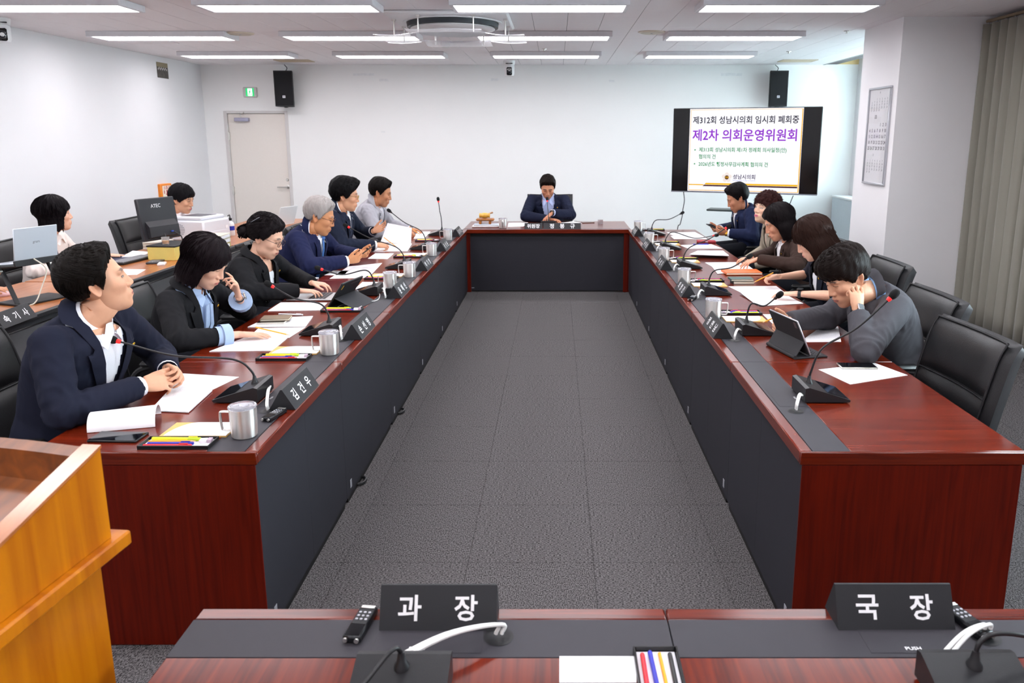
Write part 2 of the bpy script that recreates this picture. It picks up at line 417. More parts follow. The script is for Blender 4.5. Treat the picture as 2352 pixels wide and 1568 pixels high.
# faint tape residue and scuffs on the back wall
for k, (u, v, w, h) in enumerate([(835, 171, .30, .03), (882, 184, .13, .035), (1136, 183, .10, .035), (1680, 171, .30, .04), (1405, 186, .08, .03), (880, 303, .06, .02)]):
    p = ony(u, v, YB)
    MB().box(-w / 2, w / 2, -.0008, 0, -h / 2, h / 2).build('tape_residue', mat('tape_residue', '#d8d6d4' if k % 3 else '#efeff0', .6, var=.15, scale=25), wall_back, tuple(p), smooth=0)
# ------------------------------------------------------------------ lamps
M_led = mat('led_panel', '#fdfbff', .5, emit=LED_STRENGTH, var=0)
M_lampbody = mat('lamp_body', '#dcdade', .4, .1)
LX = [-3.83, -1.99, -.12, 1.73]
LY = [9.90, 8.06, 6.22, 4.38, 2.54, .70, -1.14]
rowname = ['row nearest the back wall', 'second row from the back wall', 'third row from the back wall', 'row over the middle of the desks', 'row over the near ends of the desks', 'row over the camera', 'row behind the camera']
colname = ['leftmost', 'second from left', 'second from right', 'rightmost']
lamp0 = None
for j, y in enumerate(LY):
    for i, x in enumerate(LX):
        lab = 'ceiling light panel, %s in the %s' % (colname[i], rowname[j])
        if lamp0 is None:
            lamp0 = thing('ceiling_light', lab, 'ceiling light', (x, y, CEIL), 0, 'ceiling light panels')
            b = MB(); w, d = .66, .19
            b.box(-w, w, -d, -d + .03, -.05, -.0005, .003); b.box(-w, w, d - .03, d, -.05, -.0005, .003); b.box(-w, -w + .03, -d + .03, d - .03, -.05, -.0005, .003); b.box(w - .03, w, -d + .03, d - .03, -.05, -.0005, .003); b.box(-w + .03, w - .03, -d + .03, d - .03, -.012, -.0005)
            b.build('lamp_body', M_lampbody, lamp0, smooth=0)
            MB().box(-w + .031, w - .031, -d + .031, d - .031, -.046, -.014).build('diffuser', M_led, lamp0, smooth=0)
        else: dup(lamp0, loc=(x, y, CEIL), label=lab)
# ================================================================== desks
TOPZ = .71
M_top = wood('mahogany_top', '#4e1306', '#74220a', .21, (3, 60, 60), .03)
M_topy = wood('mahogany_top_cross', '#4e1306', '#74220a', .21, (60, 3, 60), .03)
M_side = wood('mahogany_panel', '#4d0d04', '#681706', .42, (55, 55, 2.5), .0, spec=.15)
M_inlay = mat('grey_leatherette', '#38363c', .55, var=.06, spec=.35, bump=.25, bscale=900)
M_panel = mat('charcoal_laminate', '#303036', .6, var=.05, spec=.15, bump=.12, bscale=700)
M_dark = mat('dark_gap', '#0c0c0d', .6)
M_plate = mat('nameplate_black', '#1f2024', .5, var=.05, bump=.2, bscale=800)
M_ink = mat('white_lettering', '#f4f4f6', .5, var=0)
Y0, PITCHY = 2.42, 1.042
HD = .37; EB = .042; ST = .124
def desk(label, hl, sx, group, endwood=()):
    """one desk unit; local +x*sx is the aisle side, y along the row"""
    t = thing('desk', label, 'desk', group=group)
    g = .0012; hy = hl - g
    xi = HD * sx
    mt = M_top
    MB().box(-HD * sx, xi - (EB + ST + .0004) * sx, -hy, hy, TOPZ - .045, TOPZ, .003).build('desk_top', mt, t)
    MB().box(xi - (EB + ST) * sx, xi - (EB + .0004) * sx, -hy, hy, TOPZ - .045, TOPZ, .0008).build('inlay', M_inlay, t, smooth=0)
    MB().box(xi - EB * sx, xi, -hy, hy, TOPZ - .045, TOPZ, .004).build('edge_band', M_topy, t)
    for s in (-1, 1):
        MB().box(xi - .045 * sx, xi - .012 * sx, *((-hy, -.0005) if s < 0 else (.0005, hy)), .03, TOPZ - .052).build('front_panel', M_panel, t, smooth=0)
        MB().box(xi - .33 * sx, xi - .046 * sx, s * hy - s * .022, s * hy, 0, TOPZ - .046, .002).build('side_panel', M_side, t, smooth=0)
    MB().box(xi - .04 * sx, xi - .016 * sx, -hy + .03, hy - .03, .0, .03).build('plinth', M_dark, t, smooth=0)
    yg = -hl + .385
    MB().lathe([(.028, 0), (.031, .0010), (.024, .0012), (.022, .0003)], 20, (xi - (EB + ST * .48) * sx, yg, TOPZ)).build('cable_grommet', M_black, t)
    MB().box(xi - (EB + .012) * sx, xi - (EB + ST - .012) * sx, yg + .05, yg + .26, TOPZ + .0002, TOPZ + .0009, .0003).build('cable_lid', M_inlay, t, smooth=0)
    text('PUSH', .012, M_ink, t, frame((xi - (EB + ST - .024) * sx, yg + .15, TOPZ + .0011), (0, sx, 0), (-sx, 0, 0)))
    MB().box(xi - .011 * sx, xi - .009 * sx, -hy + .06, -hy + .085, .06, .10).build('panel_clip', M_grey, t, smooth=0)
    return t
seats = {}
pos_w = ['nearest the camera', 'second', 'third', 'fourth', 'fifth', 'at the far end']
cxL, cxR = -.98 - HD, .80 + HD
protoL = protoR = None
for i in range(6):
    cy = Y0 + PITCHY * (i + .5)
    nm = {0: 'nearest unit of the', 5: 'farthest unit of the'}.get(i, ['', 'second', 'third', 'fourth', 'fifth'][i % 5] + ' unit from the camera in the')
    lab = 'mahogany desk with charcoal front panel, %s %s row'
    if i == 0:
        protoL = desk(lab % (nm, 'left-hand'), PITCHY / 2, 1, 'left row of desks'); protoL.location = (cxL, cy, 0)
        protoR = desk(lab % (nm, 'right-hand'), PITCHY / 2, -1, 'right row of desks'); protoR.location = (cxR, cy, 0)
    else:
        dup(protoL, loc=(cxL, cy, 0), label=lab % (nm, 'left-hand')); dup(protoR, loc=(cxR, cy, 0), label=lab % (nm, 'right-hand'))
for t, sx in ((protoL, 1), (protoR, -1)):      # wooden end face of the nearest units
    hy = PITCHY / 2 - .0012
    MB().box(-HD * sx, HD * sx, -hy - .012, -hy - .0003, TOPZ - .045, TOPZ, .003).build('end_band', M_top, t)
    MB().box(-HD * sx + .008 * sx, HD * sx - .008 * sx, -hy - .008, -hy - .0003, 0, TOPZ - .046, .002).build('end_panel', M_side, t, smooth=0)
# head desk
hd = thing('head_desk', 'wide mahogany head desk with charcoal front panel before the back wall', 'desk', (-.10, 8.675, 0))
HW = .93
MB().box(-HW, HW, .075, .86, TOPZ - .045, TOPZ, .003).build('desk_top', M_top, hd)
MB().box(-HW, HW, .045, .0746, TOPZ - .045, TOPZ, .0008).build('inlay', M_inlay, hd, smooth=0)
MB().box(-HW, HW, 0, .0446, TOPZ - .045, TOPZ, .004).build('edge_band', M_top, hd)
MB().box(-HW + .075, HW - .075, .03, .055, .02, TOPZ - .085, .001).build('front_panel', M_panel, hd, smooth=0)
MB().box(-HW + .075, HW - .075, .05, .07, TOPZ - .085, TOPZ - .046).build('shadow_gap', M_dark, hd, smooth=0)
for s in (-1, 1):
    MB().box(s * (HW - .075), s * (HW - .03), .02, .06, 0, TOPZ - .046, .002).build('corner_post', M_side, hd, smooth=0)
    MB().box(s * (HW - .03), s * HW, .03, .85, 0, TOPZ - .046, .002).build('side_panel', M_side, hd, smooth=0)
MB().box(-HW + .08, -HW + .11, .0285, .0295, .045, .052).build('maker_tag', M_grey, hd, smooth=0)
# front table nearest the camera
ft0 = desk('mahogany table at the bottom edge holding a recorder and a nameplate, left unit', 1.013 / 2, 1, 'front table units')
ft0.location = (-.775 + 1.013 / 2, 1.545 - HD, 0); ft0.rotation_euler = (0, 0, PI / 2)
ft1 = dup(ft0, loc=(.238 + 1.013 / 2, 1.545 - HD, 0), label='mahogany table at the bottom right corner under the right-hand front nameplate')
for t in (ft0, ft1):
    for ch in list(t.children):
        if ch.name.split('.')[0] in ('cable_grommet', 'cable_lid', 'lettering'):
            bpy.data.objects.remove(ch)
def lidset(t, yg, yl):
    xi = HD
    MB().lathe([(.028, 0), (.031, .0010), (.024, .0012), (.022, .0003)], 20, (xi - (EB + ST * .48), yg, TOPZ)).build('cable_grommet', M_black, t)
    MB().box(xi - (EB + .012), xi - (EB + ST - .012), yl - .11, yl + .11, TOPZ + .0002, TOPZ + .0009, .0003).build('cable_lid', M_inlay, t, smooth=0)
    text('PUSH', .014, M_ink, t, frame((xi - (EB + ST - .026), yl + .02, TOPZ + .0011), (0, -1, 0), (1, 0, 0)))
lidset(ft0, ft0.location.x - (-.118), ft0.location.x + .26)      # local y points to -x in the world
lidset(ft1, ft1.location.x - .885, ft1.location.x - .74)
# ------------------------------------------------------------------ lectern
lc = thing('lectern', 'orange-brown wooden lectern with raised rim at the left edge', 'lectern', (-1.193, 1.164, 0), -.09)
M_lec = wood('honey_oak', '#a05303', '#c27406', .32, (26, 26, 1.8), .05, spec=.25)
M_lecd = wood('brown_oak', '#5e2f0c', '#8a4a16', .3, (26, 1.8, 26), .3)
lw, ly0, ly1 = .31, -.27, .26
def zt(y): return 1.015 + (y - ly0) / (ly1 - ly0) * .13
for s in (-1, 1):
    b = MB(); b.prism([(ly0, .961), (ly1, .961), (ly1, zt(ly1)), (ly0, zt(ly0))], s * (lw - .03), s * lw, 0); b.build('side_rim', M_lec, lc, smooth=0)
    b = MB(); b.prism([(ly0, zt(ly0)), (ly1, zt(ly1)), (ly1, zt(ly1) + .006), (ly0, zt(ly0) + .006)], s * (lw - .034), s * (lw + .003), 0); b.build('rim_cap', wood('rim_oak_sheen', '#9c5a30', '#b87444', .25, (26, 1.8, 26), .4), lc, smooth=0)  # pinkish reflection along the rim is put into the cap's colour
    b = MB(); b.box(s * (lw - .05), s * (lw - .02), ly0 + .02, ly1 - .01, 0, .929, .003); b.build('side_panel', M_lec, lc, smooth=0)
fr = MB(); n = 12
rows = [[(-lw + .03 + (2 * lw - .06) * k / n, ly1 - .03 + .035 * math.sin(PI * k / n) + d, z) for k in range(n + 1)] for d, z in ((0, .961), (0, 1.138), (.03, 1.145), (.03, .961))]
fr.grid(rows + [rows[0]]); fr.build('front_rim', M_lecd, lc)
MB().box(-lw - .018, lw + .018, ly0 - .02, ly1 + .035, .93, .96, .004).build('ledge', M_lec, lc, smooth=0)
sl = MB(); sl.prism([(ly0, .961), (ly1, .961), (ly1, 1.08), (ly0, .985)], -lw + .031, lw - .031, 0); sl.build('reading_board', M_lecd, lc, smooth=0)
MB().box(-lw + .05, lw - .05, ly1 - .06, ly1 - .03, 0, .929, .003).build('front_panel', M_lec, lc, smooth=0)
MB().box(-lw + .01, lw - .01, ly0 + .02, ly1 + .01, 0, .06, .004).build('plinth', M_lec, lc, smooth=0)
# ================================================================== things on the desks
SEAT = {'L1': 'the man with clasped hands', 'L2': 'the woman touching her forehead', 'L3': 'the woman typing on a laptop', 'L4': 'the grey-haired man', 'L5': 'the man leafing through pages',
        'L6': 'the man in the light grey jacket', 'CH': 'the man at the head desk', 'R1': 'the empty chair', 'R2': 'the man leaning on his fist', 'R3': 'the woman with long brown hair',
        'R4': 'the woman in the brown jacket', 'R5': 'the woman in the beige jacket', 'R6': 'the man with the gold watch'}
def seaty(k): return Y0 + PITCHY * (int(k[1]) - 1)      # near end of the seat's desk unit
# ---- mugs
M_lid = mat('clear_lid', '#f4f4fb', .05, trans=.85, var=0, ior=1.2)
M_mug = mat('mug_steel', '#f2f0ec', .40, 1, var=.05, scale=30)
_b = M_mug.node_tree.nodes['Principled BSDF']; _b.inputs['Anisotropic'].default_value = .92; _b.inputs['Anisotropic Rotation'].default_value = .25
_tg = M_mug.node_tree.nodes.new('ShaderNodeTangent'); _tg.direction_type = 'RADIAL'; _tg.axis = 'Z'; M_mug.node_tree.links.new(_tg.outputs[0], _b.inputs['Tangent'])
mug0 = None
def mug(loc, rz, seat):
    global mug0
    lab = 'brushed steel mug with clear lid in front of ' + SEAT[seat]
    if mug0 is None:
        t = thing('mug', lab, 'mug', loc, rz, 'steel mugs'); mug0 = t
        MB().lathe([(.036, 0), (.040, .002), (.0425, .006), (.0445, .05), (.0455, .098), (.0455, .103), (.042, .103), (.041, .02), (.0, .018)], 32).build('mug_body', M_mug, t)
        MB().lathe([(.034, -.0), (.0385, .0), (.0385, .0015), (.034, .0015)], 24).build('base_ring', M_black, t)
        l = MB(); l.lathe([(.0, .104), (.040, .104), (.047, .104), (.048, .108), (.046, .112), (.040, .113), (.036, .109), (0, .109)], 32); l.box(-.012, .022, -.009, .009, .109, .115, .002); l.build('lid', M_lid, t)
        h = MB(); h.tube(bez([(-.044, 0, .088), (-.072, 0, .088), (-.079, 0, .08), (-.076, 0, .03), (-.068, 0, .022), (-.043, 0, .022)], 5), .0075, 8, ry=.0035); h.build('handle', M_chrome, t)
        return t
    return dup(mug0, loc=loc, rz=rz, label=lab)
for k in ('L1', 'L2', 'L4', 'L5', 'L6'): mug((-1.072, seaty(k) + .135, TOPZ), random.uniform(-.15, .15), k)
mug((-1.125, 5.25, TOPZ), .3, 'L3')
for k in ('R2', 'R3', 'R4', 'R5', 'R6'): mug((.893, seaty(k) + .893, TOPZ), PI + random.uniform(-.15, .1), k)
mug((onz(1156, 522).x, 8.80, TOPZ), 1.6, 'CH')
# ---- nameplates
def nameplate(loc, rz, L, chars, label, size=.05, gap=None, both=False, h=.078, d=.05  , name='nameplate'):
    """triangular prism along local x, lettering on the -y face"""
    t = thing(name, label, 'nameplate', loc, rz, 'black nameplates')
    MB().prism([(-d, 0), (d, 0), (d * .06, h), (-d * .06, h)], -L / 2, L / 2, 0).build('plate', M_plate, t, smooth=0)
    n = Vector((0, -h, d * .94)).normalized(); up = Vector((0, d * .94, h)).normalized()
    c = Vector((0, -d * .53, h / 2)) + n * .0006
    for ch, x, s in chars:
        text(ch, s or size, M_ink, t, frame(c + Vector((x, 0, 0)), (1, 0, 0), up))
    return t
def three(s, w=.082): return [(s[0], -w, None), (s[1], 0, None), (s[2], w, None)]
for k, s in {'L1': '김건우', 'L2': '손선영', 'L3': '윤혜선', 'L4': '박기영', 'L5': '윤성원', 'L6': '김의영'}.items():
    nameplate((-1.031, seaty(k) + .545, TOPZ + .0012), PI / 2, .30, three(s), 'black triangular nameplate in front of ' + SEAT[k])
for k, s in {'R2': '정연남', 'R3': '의영건', 'R4': '우선기', 'R5': '손감원', 'R6': '국봉영'}.items():
    nameplate((.850, seaty(k) + .57, TOPZ + .0012), -PI / 2, .30, three(s), 'black triangular nameplate in front of ' + SEAT[k])
p = onz(1226, 523); nameplate((p.x, 8.74, TOPZ), 0, .20, [('위원장', 0, .052)], 'short black nameplate at the head desk, left of the longer one', h=.065, d=.035)
p = onz(1290, 523); nameplate((p.x + .005, 8.74, TOPZ), 0, .415, [('정', -.115, .06), ('봉', 0, .06), ('규', .115, .06)], 'long black nameplate at the head desk before the seated man', h=.065, d=.035)
nameplate((-.247, 1.505, TOPZ), 0, .245, [('과', -.06, .055), ('장', .058, .055)], 'large black nameplate on the front table, left of the two', h=.082, d=.042)
nameplate((.713, 1.508, TOPZ), 0, .245, [('국', -.058, .055), ('장', .056, .055)], 'large black nameplate on the front table, right of the two', h=.082, d=.042)
# ---- conference microphones
M_mic = mat('mic_black', '#1c1c1f', .38, var=.08, bump=.1, bscale=500)
M_foam = mat('mic_foam', '#0e0e10', .95, var=.2, scale=300, bump=1, bscale=900)
M_screen = mat('black_glass', '#0a0b10', .06, var=0)
M_redring = mat('red_ring_light', '#ff2222', .4, emit=1.2, var=0)
M_ringoff = mat('ring_unlit', '#2a1416', .4)
M_cable = mat('white_cable', '#e8e8e6', .5, var=.02)
def mic(seat, loc, rz, head, lit, cable=True, gro=None, label=None, stemr=.0042, peak=.10):
    """wedge base (local +x toward the speaker), gooseneck to world point head"""
    t = thing('microphone', label or ('black gooseneck microphone in front of ' + SEAT[seat]), 'microphone', loc, rz, 'conference microphones')
    b = MB(); b.prism([(-.085, .004), (.088, .004), (.092, .012), (-.07, .062), (-.085, .058)], -.088, .088, 1); b.build('mic_base', M_mic, t, smooth=.3)
    f = MB(); f.box(-.07, .07, -.075, .075, 0, .005); f.build('base_foot', M_black, t, smooth=0)
    sl = Vector((.162, 0, -.05)).normalized(); nn = Vector((.05, 0, .162)).normalized()
    c0 = Vector((.045, 0, .0268)) + nn * .0006
    s = MB(); s.box(-.043, .043, -.075, .075, -.0004, .0008); s.xf(frame(c0, sl, (0, 1, 0))); s.build('touch_screen', M_screen, t, smooth=0)
    W = Matrix.Translation(loc) @ Matrix.Rotation(rz, 4, 'Z'); H = W.inverted() @ Vector(head)
    B = Vector((-.045, 0, .054))
    k = MB(); k.lathe([(.015, -.004), (.014, .004), (.009, .012), (.006, .03)], 16, B); k.build('stem_socket', M_mic, t)
    d = H - B
    path = bez([B, B + Vector((d.x * .02, d.y * .02, min(.05, peak * .8))), B + Vector((d.x * .16, d.y * .16, max(peak, d.z * .42))), B + d * .6 + Vector((0, 0, d.z * .06)), H], 8)
    MB().tube(path, [stemr * 1.15 - stemr * .25 * i / len(path) for i in range(len(path))], 10).build('gooseneck', M_mic, t)
    dr = (path[-1] - path[-4]).normalized()
    fr = frame(H, dr.orthogonal(), dr.cross(dr.orthogonal()))
    MB().lathe([(.0065, -.012), (.0085, -.006), (.0085, .002), (.007, .004)], 16).xf(fr).build('ring', M_redring if lit else M_ringoff, t)
    MB().lathe([(.008, .002), (.0125, .006), (.0155, .016), (.0158, .028), (.0125, .039), (.006, .044), (0, .045)], 18).xf(fr).build('foam_head', M_foam, t)
    if cable:
        G = W.inverted() @ Vector(gro)
        for q in (-.006, .006):
            e = Vector((-.083, -.05 + q * 1.4, .022))
            g = G + Vector((0, q, 0))
            MB().tube(bez([g + Vector((0, 0, .007)), g + Vector((.002, 0, .03)), g * .55 + e * .45 + Vector((0, 0, .035)), e], 6), .0042, 8).build('cable', M_cable, t)
    return t
heads = {'L1': (270, 783, 2.93, 1), 'L2': (625, 657, 4.0, 1), 'L3': (738, 618, 5.05, 1), 'L4': (800, 521, 6.1, 1), 'L5': (898, 487, 7.15, 0), 'L6': (1007, 462, 8.2, 1),
         'R1': (2044, 685, 2.95, 1), 'R2': (1783, 683, 4.0, 0), 'R3': (1715, 593, 5.0, 0), 'R4': (1668, 523, 6.1, 1), 'R5': (1640, 541, 7.1, 1), 'R6': (1563, 491, 8.2, 0)}
for k, (u, v, y, lit) in heads.items():
    L = k[0] == 'L'; yy = seaty(k) + .555
    gx = -.98 - EB - ST * .48 if L else .80 + EB + ST * .48
    mic(k, (-1.235 if L else 1.045, yy, TOPZ + .0013), PI if L else 0, ony(u, v, y), lit, True, (gx, seaty(k) + .385, TOPZ))
mic('CH', (onz(1262, 515).x - .01, 9.06, TOPZ), PI / 2, ony(1257, 461, 9.12), 1, False)
mic('R1', (-.284, 1.232, TOPZ + .0013), -PI / 2, (-.385, 1.13, .79), 0, True, (-.118, 1.545 - EB - ST * .48, TOPZ), 'black microphone on the front table behind the left nameplate', peak=.045)
mic('R1', (.772, 1.236, TOPZ + .0013), -PI / 2, (1.12, 1.33, .80), 0, True, (.885, 1.545 - EB - ST * .48, TOPZ), 'black microphone on the front table behind the right nameplate', peak=.06)
# ---- pen trays, pens, erasers
M_tray = mat('tray_black', '#121214', .3)
def pen(kind, loc, rz, where, L=.15):
    col = {'yellow highlighter': '#e9e52a', 'blue pen': '#2a2fae', 'red pen': '#d8202f', 'orange pencil': '#f0a31c', 'black pen': '#1a1a1d', 'white pen': '#e6e6ea'}[kind]
    t = thing(kind.split()[1], kind + ' ' + where, 'pencil' if 'pencil' in kind else 'pen', loc, rz, 'pens and pencils')
    m = mat(kind.replace(' ', '_'), col, .35, var=.03)
    if 'pencil' in kind:
        MB().tube([(-L / 2, 0, 0), (L / 2 - .02, 0, 0)], .0036, 6).build('shaft', m, t, smooth=0)
        MB().tube([(L / 2 - .02, 0, 0), (L / 2 - .004, 0, 0)], [.0036, .0012], 6).build('sharpened_wood', mat('pencil_wood', '#e0b88a', .6), t)
        MB().tube([(L / 2 - .004, 0, 0), (L / 2, 0, 0)], [.0012, .0003], 6).build('lead', M_black, t)
    else:
        r = .0062 if 'high' in kind else .0048
        MB().tube([(-L / 2, 0, 0), (-L / 2 + .003, 0, 0), (L / 2 - .045, 0, 0)], [r * .8, r, r], 10).build('barrel', m, t)
        MB().tube([(L / 2 - .0445, 0, 0), (L / 2 - .002, 0, 0), (L / 2, 0, 0)], [r * 1.08, r * 1.0, r * .5], 10).build('cap', m if 'high' not in kind else mat('highlighter_cap', '#b9d62c', .35), t)
        MB().box(L / 2 - .042, L / 2 - .012, -.002, .002, r, r + .003, .0005).build('clip', m, t)
    return t
def tray(seat, loc, rz, where=None, items=('yellow highlighter', 'orange pencil', 'blue pen', 'red pen'), eraser=True, LX=.235, LY=.088):
    where_ = where or SEAT[seat]
    t = thing('pen_tray', 'shallow black pen tray in front of ' + where_ if not where else 'shallow black pen tray ' + where, 'tray', loc, rz, 'pen trays')
    b = MB(); a, c = LX / 2, LY / 2
    b.box(-a, a, -c, c, 0, .003, .001); b.box(-a, a, -c, -c + .004, .003, .014, .001); b.box(-a, a, c - .004, c, .003, .014, .001); b.box(-a, -a + .004, -c + .004, c - .004, .003, .014, .001); b.box(a - .004, a, -c + .004, c - .004, .003, .014, .001)
    b.build('tray_body', M_tray, t)
    MB().box(-a + .006, a - .006, -c + .006, c - .006, .003, .0045).build('paper_liner', mat('tray_liner', '#f0eef4', .6), t, smooth=0)
    R = Matrix.Rotation(rz, 4, 'Z')
    n = len(items)
    for i, kd in enumerate(items):
        yy = c - .018 - (LY - .034) * i / max(1, n - 1); Lp = random.uniform(.145, .17)
        p = Vector(loc) + R @ Vector((-a + .012 + Lp / 2 + random.uniform(0, .012), yy, .0045 + (.0062 if 'high' in kd else .005)))
        pen(kd, p, rz + random.uniform(-.03, .03), 'in the tray ' + ('in front of ' + where_ if not where else where), Lp)
    if eraser:
        p = Vector(loc) + R @ Vector((a - .032, c - .030, .0046))
        e = thing('eraser', 'small white eraser in the tray in front of ' + where_, 'eraser', p, rz + .1, 'erasers')
        MB().box(-.02, .006, -.012, .012, 0, .011, .002).build('rubber', mat('eraser_white', '#ece8ea', .6), e); MB().box(.0062, .02, -.0125, .0125, 0, .0115, .001).build('sleeve', mat('eraser_sleeve', '#b9a4b4', .5), e)
for k in ('L1', 'L2', 'L3', 'L4', 'L5', 'L6'): tray(k, (-1.262, seaty(k) + (.055 if k != 'L3' else .028), TOPZ), 0)
for k in ('R2', 'R3', 'R4', 'R5', 'R6'): tray(k, (1.072, seaty(k) + (1.0 if k != 'R6' else .985), TOPZ), PI)
tray(None, (.198, 1.278, TOPZ), -PI / 2, 'at the bottom edge of the front table', ('black pen', 'orange pencil', 'blue pen', 'red pen'), False)
# ---- papers
M_paper = mat('paper', '#f5f4f7', .7, var=.01)
def printed(name, gap=.011, ink='#b9bcc9'):
    if name in _M: return _M[name]
    m = mat(name, '#f5f4f7', .7, var=.01); nt = m.node_tree; N = nt.nodes; L = nt.links; b = N['Principled BSDF']
    tc = N.new('ShaderNodeTexCoord'); sp = N.new('ShaderNodeSeparateXYZ'); L.new(tc.outputs['UV'], sp.inputs[0])
    def math_(op, a, bb):
        q = N.new('ShaderNodeMath'); q.operation = op
        for i, x in enumerate((a, bb)):
            if isinstance(x, (int, float)): q.inputs[i].default_value = x
            else: L.new(x, q.inputs[i])
        return q.outputs[0]
    fr_ = math_('FRACT', math_('MULTIPLY', sp.outputs[1], 26), 0)
    line = math_('LESS_THAN', fr_, .38)
    nz = N.new('ShaderNodeTexNoise'); nz.inputs['Scale'].default_value = 60; L.new(tc.outputs['UV'], nz.inputs['Vector'])
    word = math_('GREATER_THAN', nz.outputs[0], .47)
    box = math_('MULTIPLY', math_('MULTIPLY', math_('GREATER_THAN', sp.outputs[0], .1), math_('LESS_THAN', sp.outputs[0], .88)), math_('MULTIPLY', math_('GREATER_THAN', sp.outputs[1], .12), math_('LESS_THAN', sp.outputs[1], .8)))
    f = math_('MULTIPLY', math_('MULTIPLY', line, word), math_('MULTIPLY', box, .55))
    mx = N.new('ShaderNodeMix'); mx.data_type = 'RGBA'; mx.inputs[6].default_value = lin('#f5f4f7'); mx.inputs[7].default_value = lin(ink); L.new(f, mx.inputs[0]); L.new(mx.outputs[2], b.inputs['Base Color'])
    return m
M_print = printed('printed_page')
def uvquad(o, n):
    me = o.data; uv = me.uv_layers.new(name='UVMap')
    for lp in me.loops:
        i = lp.vertex_index % n if False else lp.vertex_index
        uv.data[lp.index].uv = o_uv[i] if i < len(o_uv) else (0, 0)
o_uv = []
def sheet(pix, label, z=TOPZ, th=.0012, m=None, name='document', cat='paper', curl=None, pts=None, group=None, n=8, bow=0):
    """flat sheet whose four corners lie on the desk plane under the given pixels; corners in order round the sheet"""
    global o_uv
    P = [onz(u, v, z) for u, v in pix] if pts is None else [Vector(p) for p in pts]
    c = sum(P, Vector()) / 4
    rows = []; o_uv = []
    for i in range(n + 1):
        r = []
        for k in range(n + 1):
            s, q = k / n, i / n
            p = P[0] * (1 - s) * (1 - q) + P[1] * s * (1 - q) + P[2] * s * q + P[3] * (1 - s) * q - c
            if curl: p = p + Vector((0, 0, curl(s, q)))
            r.append(p); o_uv.append((s, 1 - q))
        rows.append(r)
    o_uv = o_uv + o_uv
    b = MB().sheet(rows, th)
    o = b.build(name, m or M_print, None, c + Vector((0, 0, .0004)), label=label, cat=cat, group=group)
    uvquad(o, 0)
    return o
Zp = TOPZ
corner = lambda a, px, py, w=.3: (lambda s, q: a * max(0, 1 - math.hypot(s - px, q - py) / w) ** 2)
# left row
sheet([(378, 912), (420, 858), (549, 866), (468, 905)], 'printed page lying half under clasped hands, farther of two', Zp)
sheet([(345, 944), (382, 904), (488, 898), (433, 948)], 'printed booklet open beside the clasped hands', Zp + .002, .004)
def curled(p0, p1, p2, p3, label):
    """page turned over: half roll between the near edge p0-p1 and the far edge p3-p2"""
    A, B, C, D = [onz(*p, TOPZ) for p in (p0, p1, p2, p3)]
    c = (A + B + C + D) / 4; rows = []
    for i in range(15):
        q = i / 14; a = PI * (1.12 * q)
        r = []
        for k in range(9):
            s = k / 8
            n_ = A.lerp(B, s); f_ = D.lerp(C, s)
            w = (f_ - n_)
            off = (1 - math.cos(a)) / 2
            p = n_ + w * (off * .9) + Vector((0, 0, .002 + .052 * math.sin(min(a, PI)) * (1.0)))
            r.append(p - c)
        rows.append(r)
    return MB().sheet(rows, .0006, (0, 0, 1)).build('turned_page', M_paper, None, c, label=label, cat='paper')
curled((200, 995), (357, 981), (372, 946), (222, 966), 'white page rolled back over its booklet at the near left desk')
sheet([(481, 808), (560, 777), (662, 775), (626, 806)], 'white printed cover lying nearest the woman touching her forehead', Zp, .003)
sheet([(569, 776), (594, 754), (702, 752), (664, 776)], 'printed page under the resting hand of the woman in black', Zp)
sheet([(569, 752), (612, 732), (719, 727), (702, 751)], 'white booklet under a brown notebook and a pale phone', Zp, .004)
sheet([(615, 715), (645, 695), (752, 696), (735, 713)], 'white folder with a tan swoosh by the laptop', Zp, .003)
sheet([(757, 640), (800, 612), (878, 604), (846, 638)], 'printed page below the phone held by the grey-haired man', Zp)
sheet([(745, 632), (765, 622), (800, 622), (790, 632)], 'narrow page at the grey-haired man\'s elbow', Zp)
sheet([(815, 664), (832, 648), (925, 648), (910, 664)], 'white page beyond the black tablet', Zp)
sheet([(845, 594), (862, 582), (905, 582), (890, 595)], 'white page lying between the grey-haired man and the open booklet', Zp)
sheet([(858, 578), (880, 560), (946, 560), (936, 577)], 'booklet lying open under a raised page', Zp, .004)
sheet([(950, 548), (958, 532), (989, 532), (975, 547)], 'white page beside the far left microphone', Zp)
# right row
sheet([(1880, 849), (1953, 883), (2085, 862), (2010, 834)], 'white printed page under a phone by the empty chair', Zp)
sheet([(1752, 722), (1870, 721), (1905, 742), (1775, 744)], 'white page behind the black tablet', Zp)
sheet([(1836, 786), (1932, 785), (1925, 750), (1890, 748)], 'white page under the sleeve of the man in grey', Zp)
sheet([(1697, 673), (1742, 703), (1845, 697), (1790, 672)], 'large white page hanging near the watch of the long-haired woman', Zp + .002, curl=lambda s, q: .012 * (1 - s) ** 2)
sheet([(1673, 658), (1702, 672), (1808, 676), (1783, 657)], 'printed page under the pencil hand', Zp)
sheet([(1619, 603), (1640, 615), (1722, 614), (1697, 602)], 'printed page near the ringed hand', Zp)
sheet([(1635, 612), (1648, 629), (1735, 622), (1720, 611)], 'loose page under the orange folder', Zp + .002)
sheet([(1561, 563), (1582, 571), (1660, 571), (1634, 561)], 'printed page beside the thick paper stack', Zp)
sheet([(1531, 534), (1546, 541), (1612, 541), (1596, 533)], 'white page nearest the far right corner', Zp)
sheet([(1540, 542), (1548, 549), (1625, 549), (1612, 541)], 'white page in front of the gold watch hand', Zp)
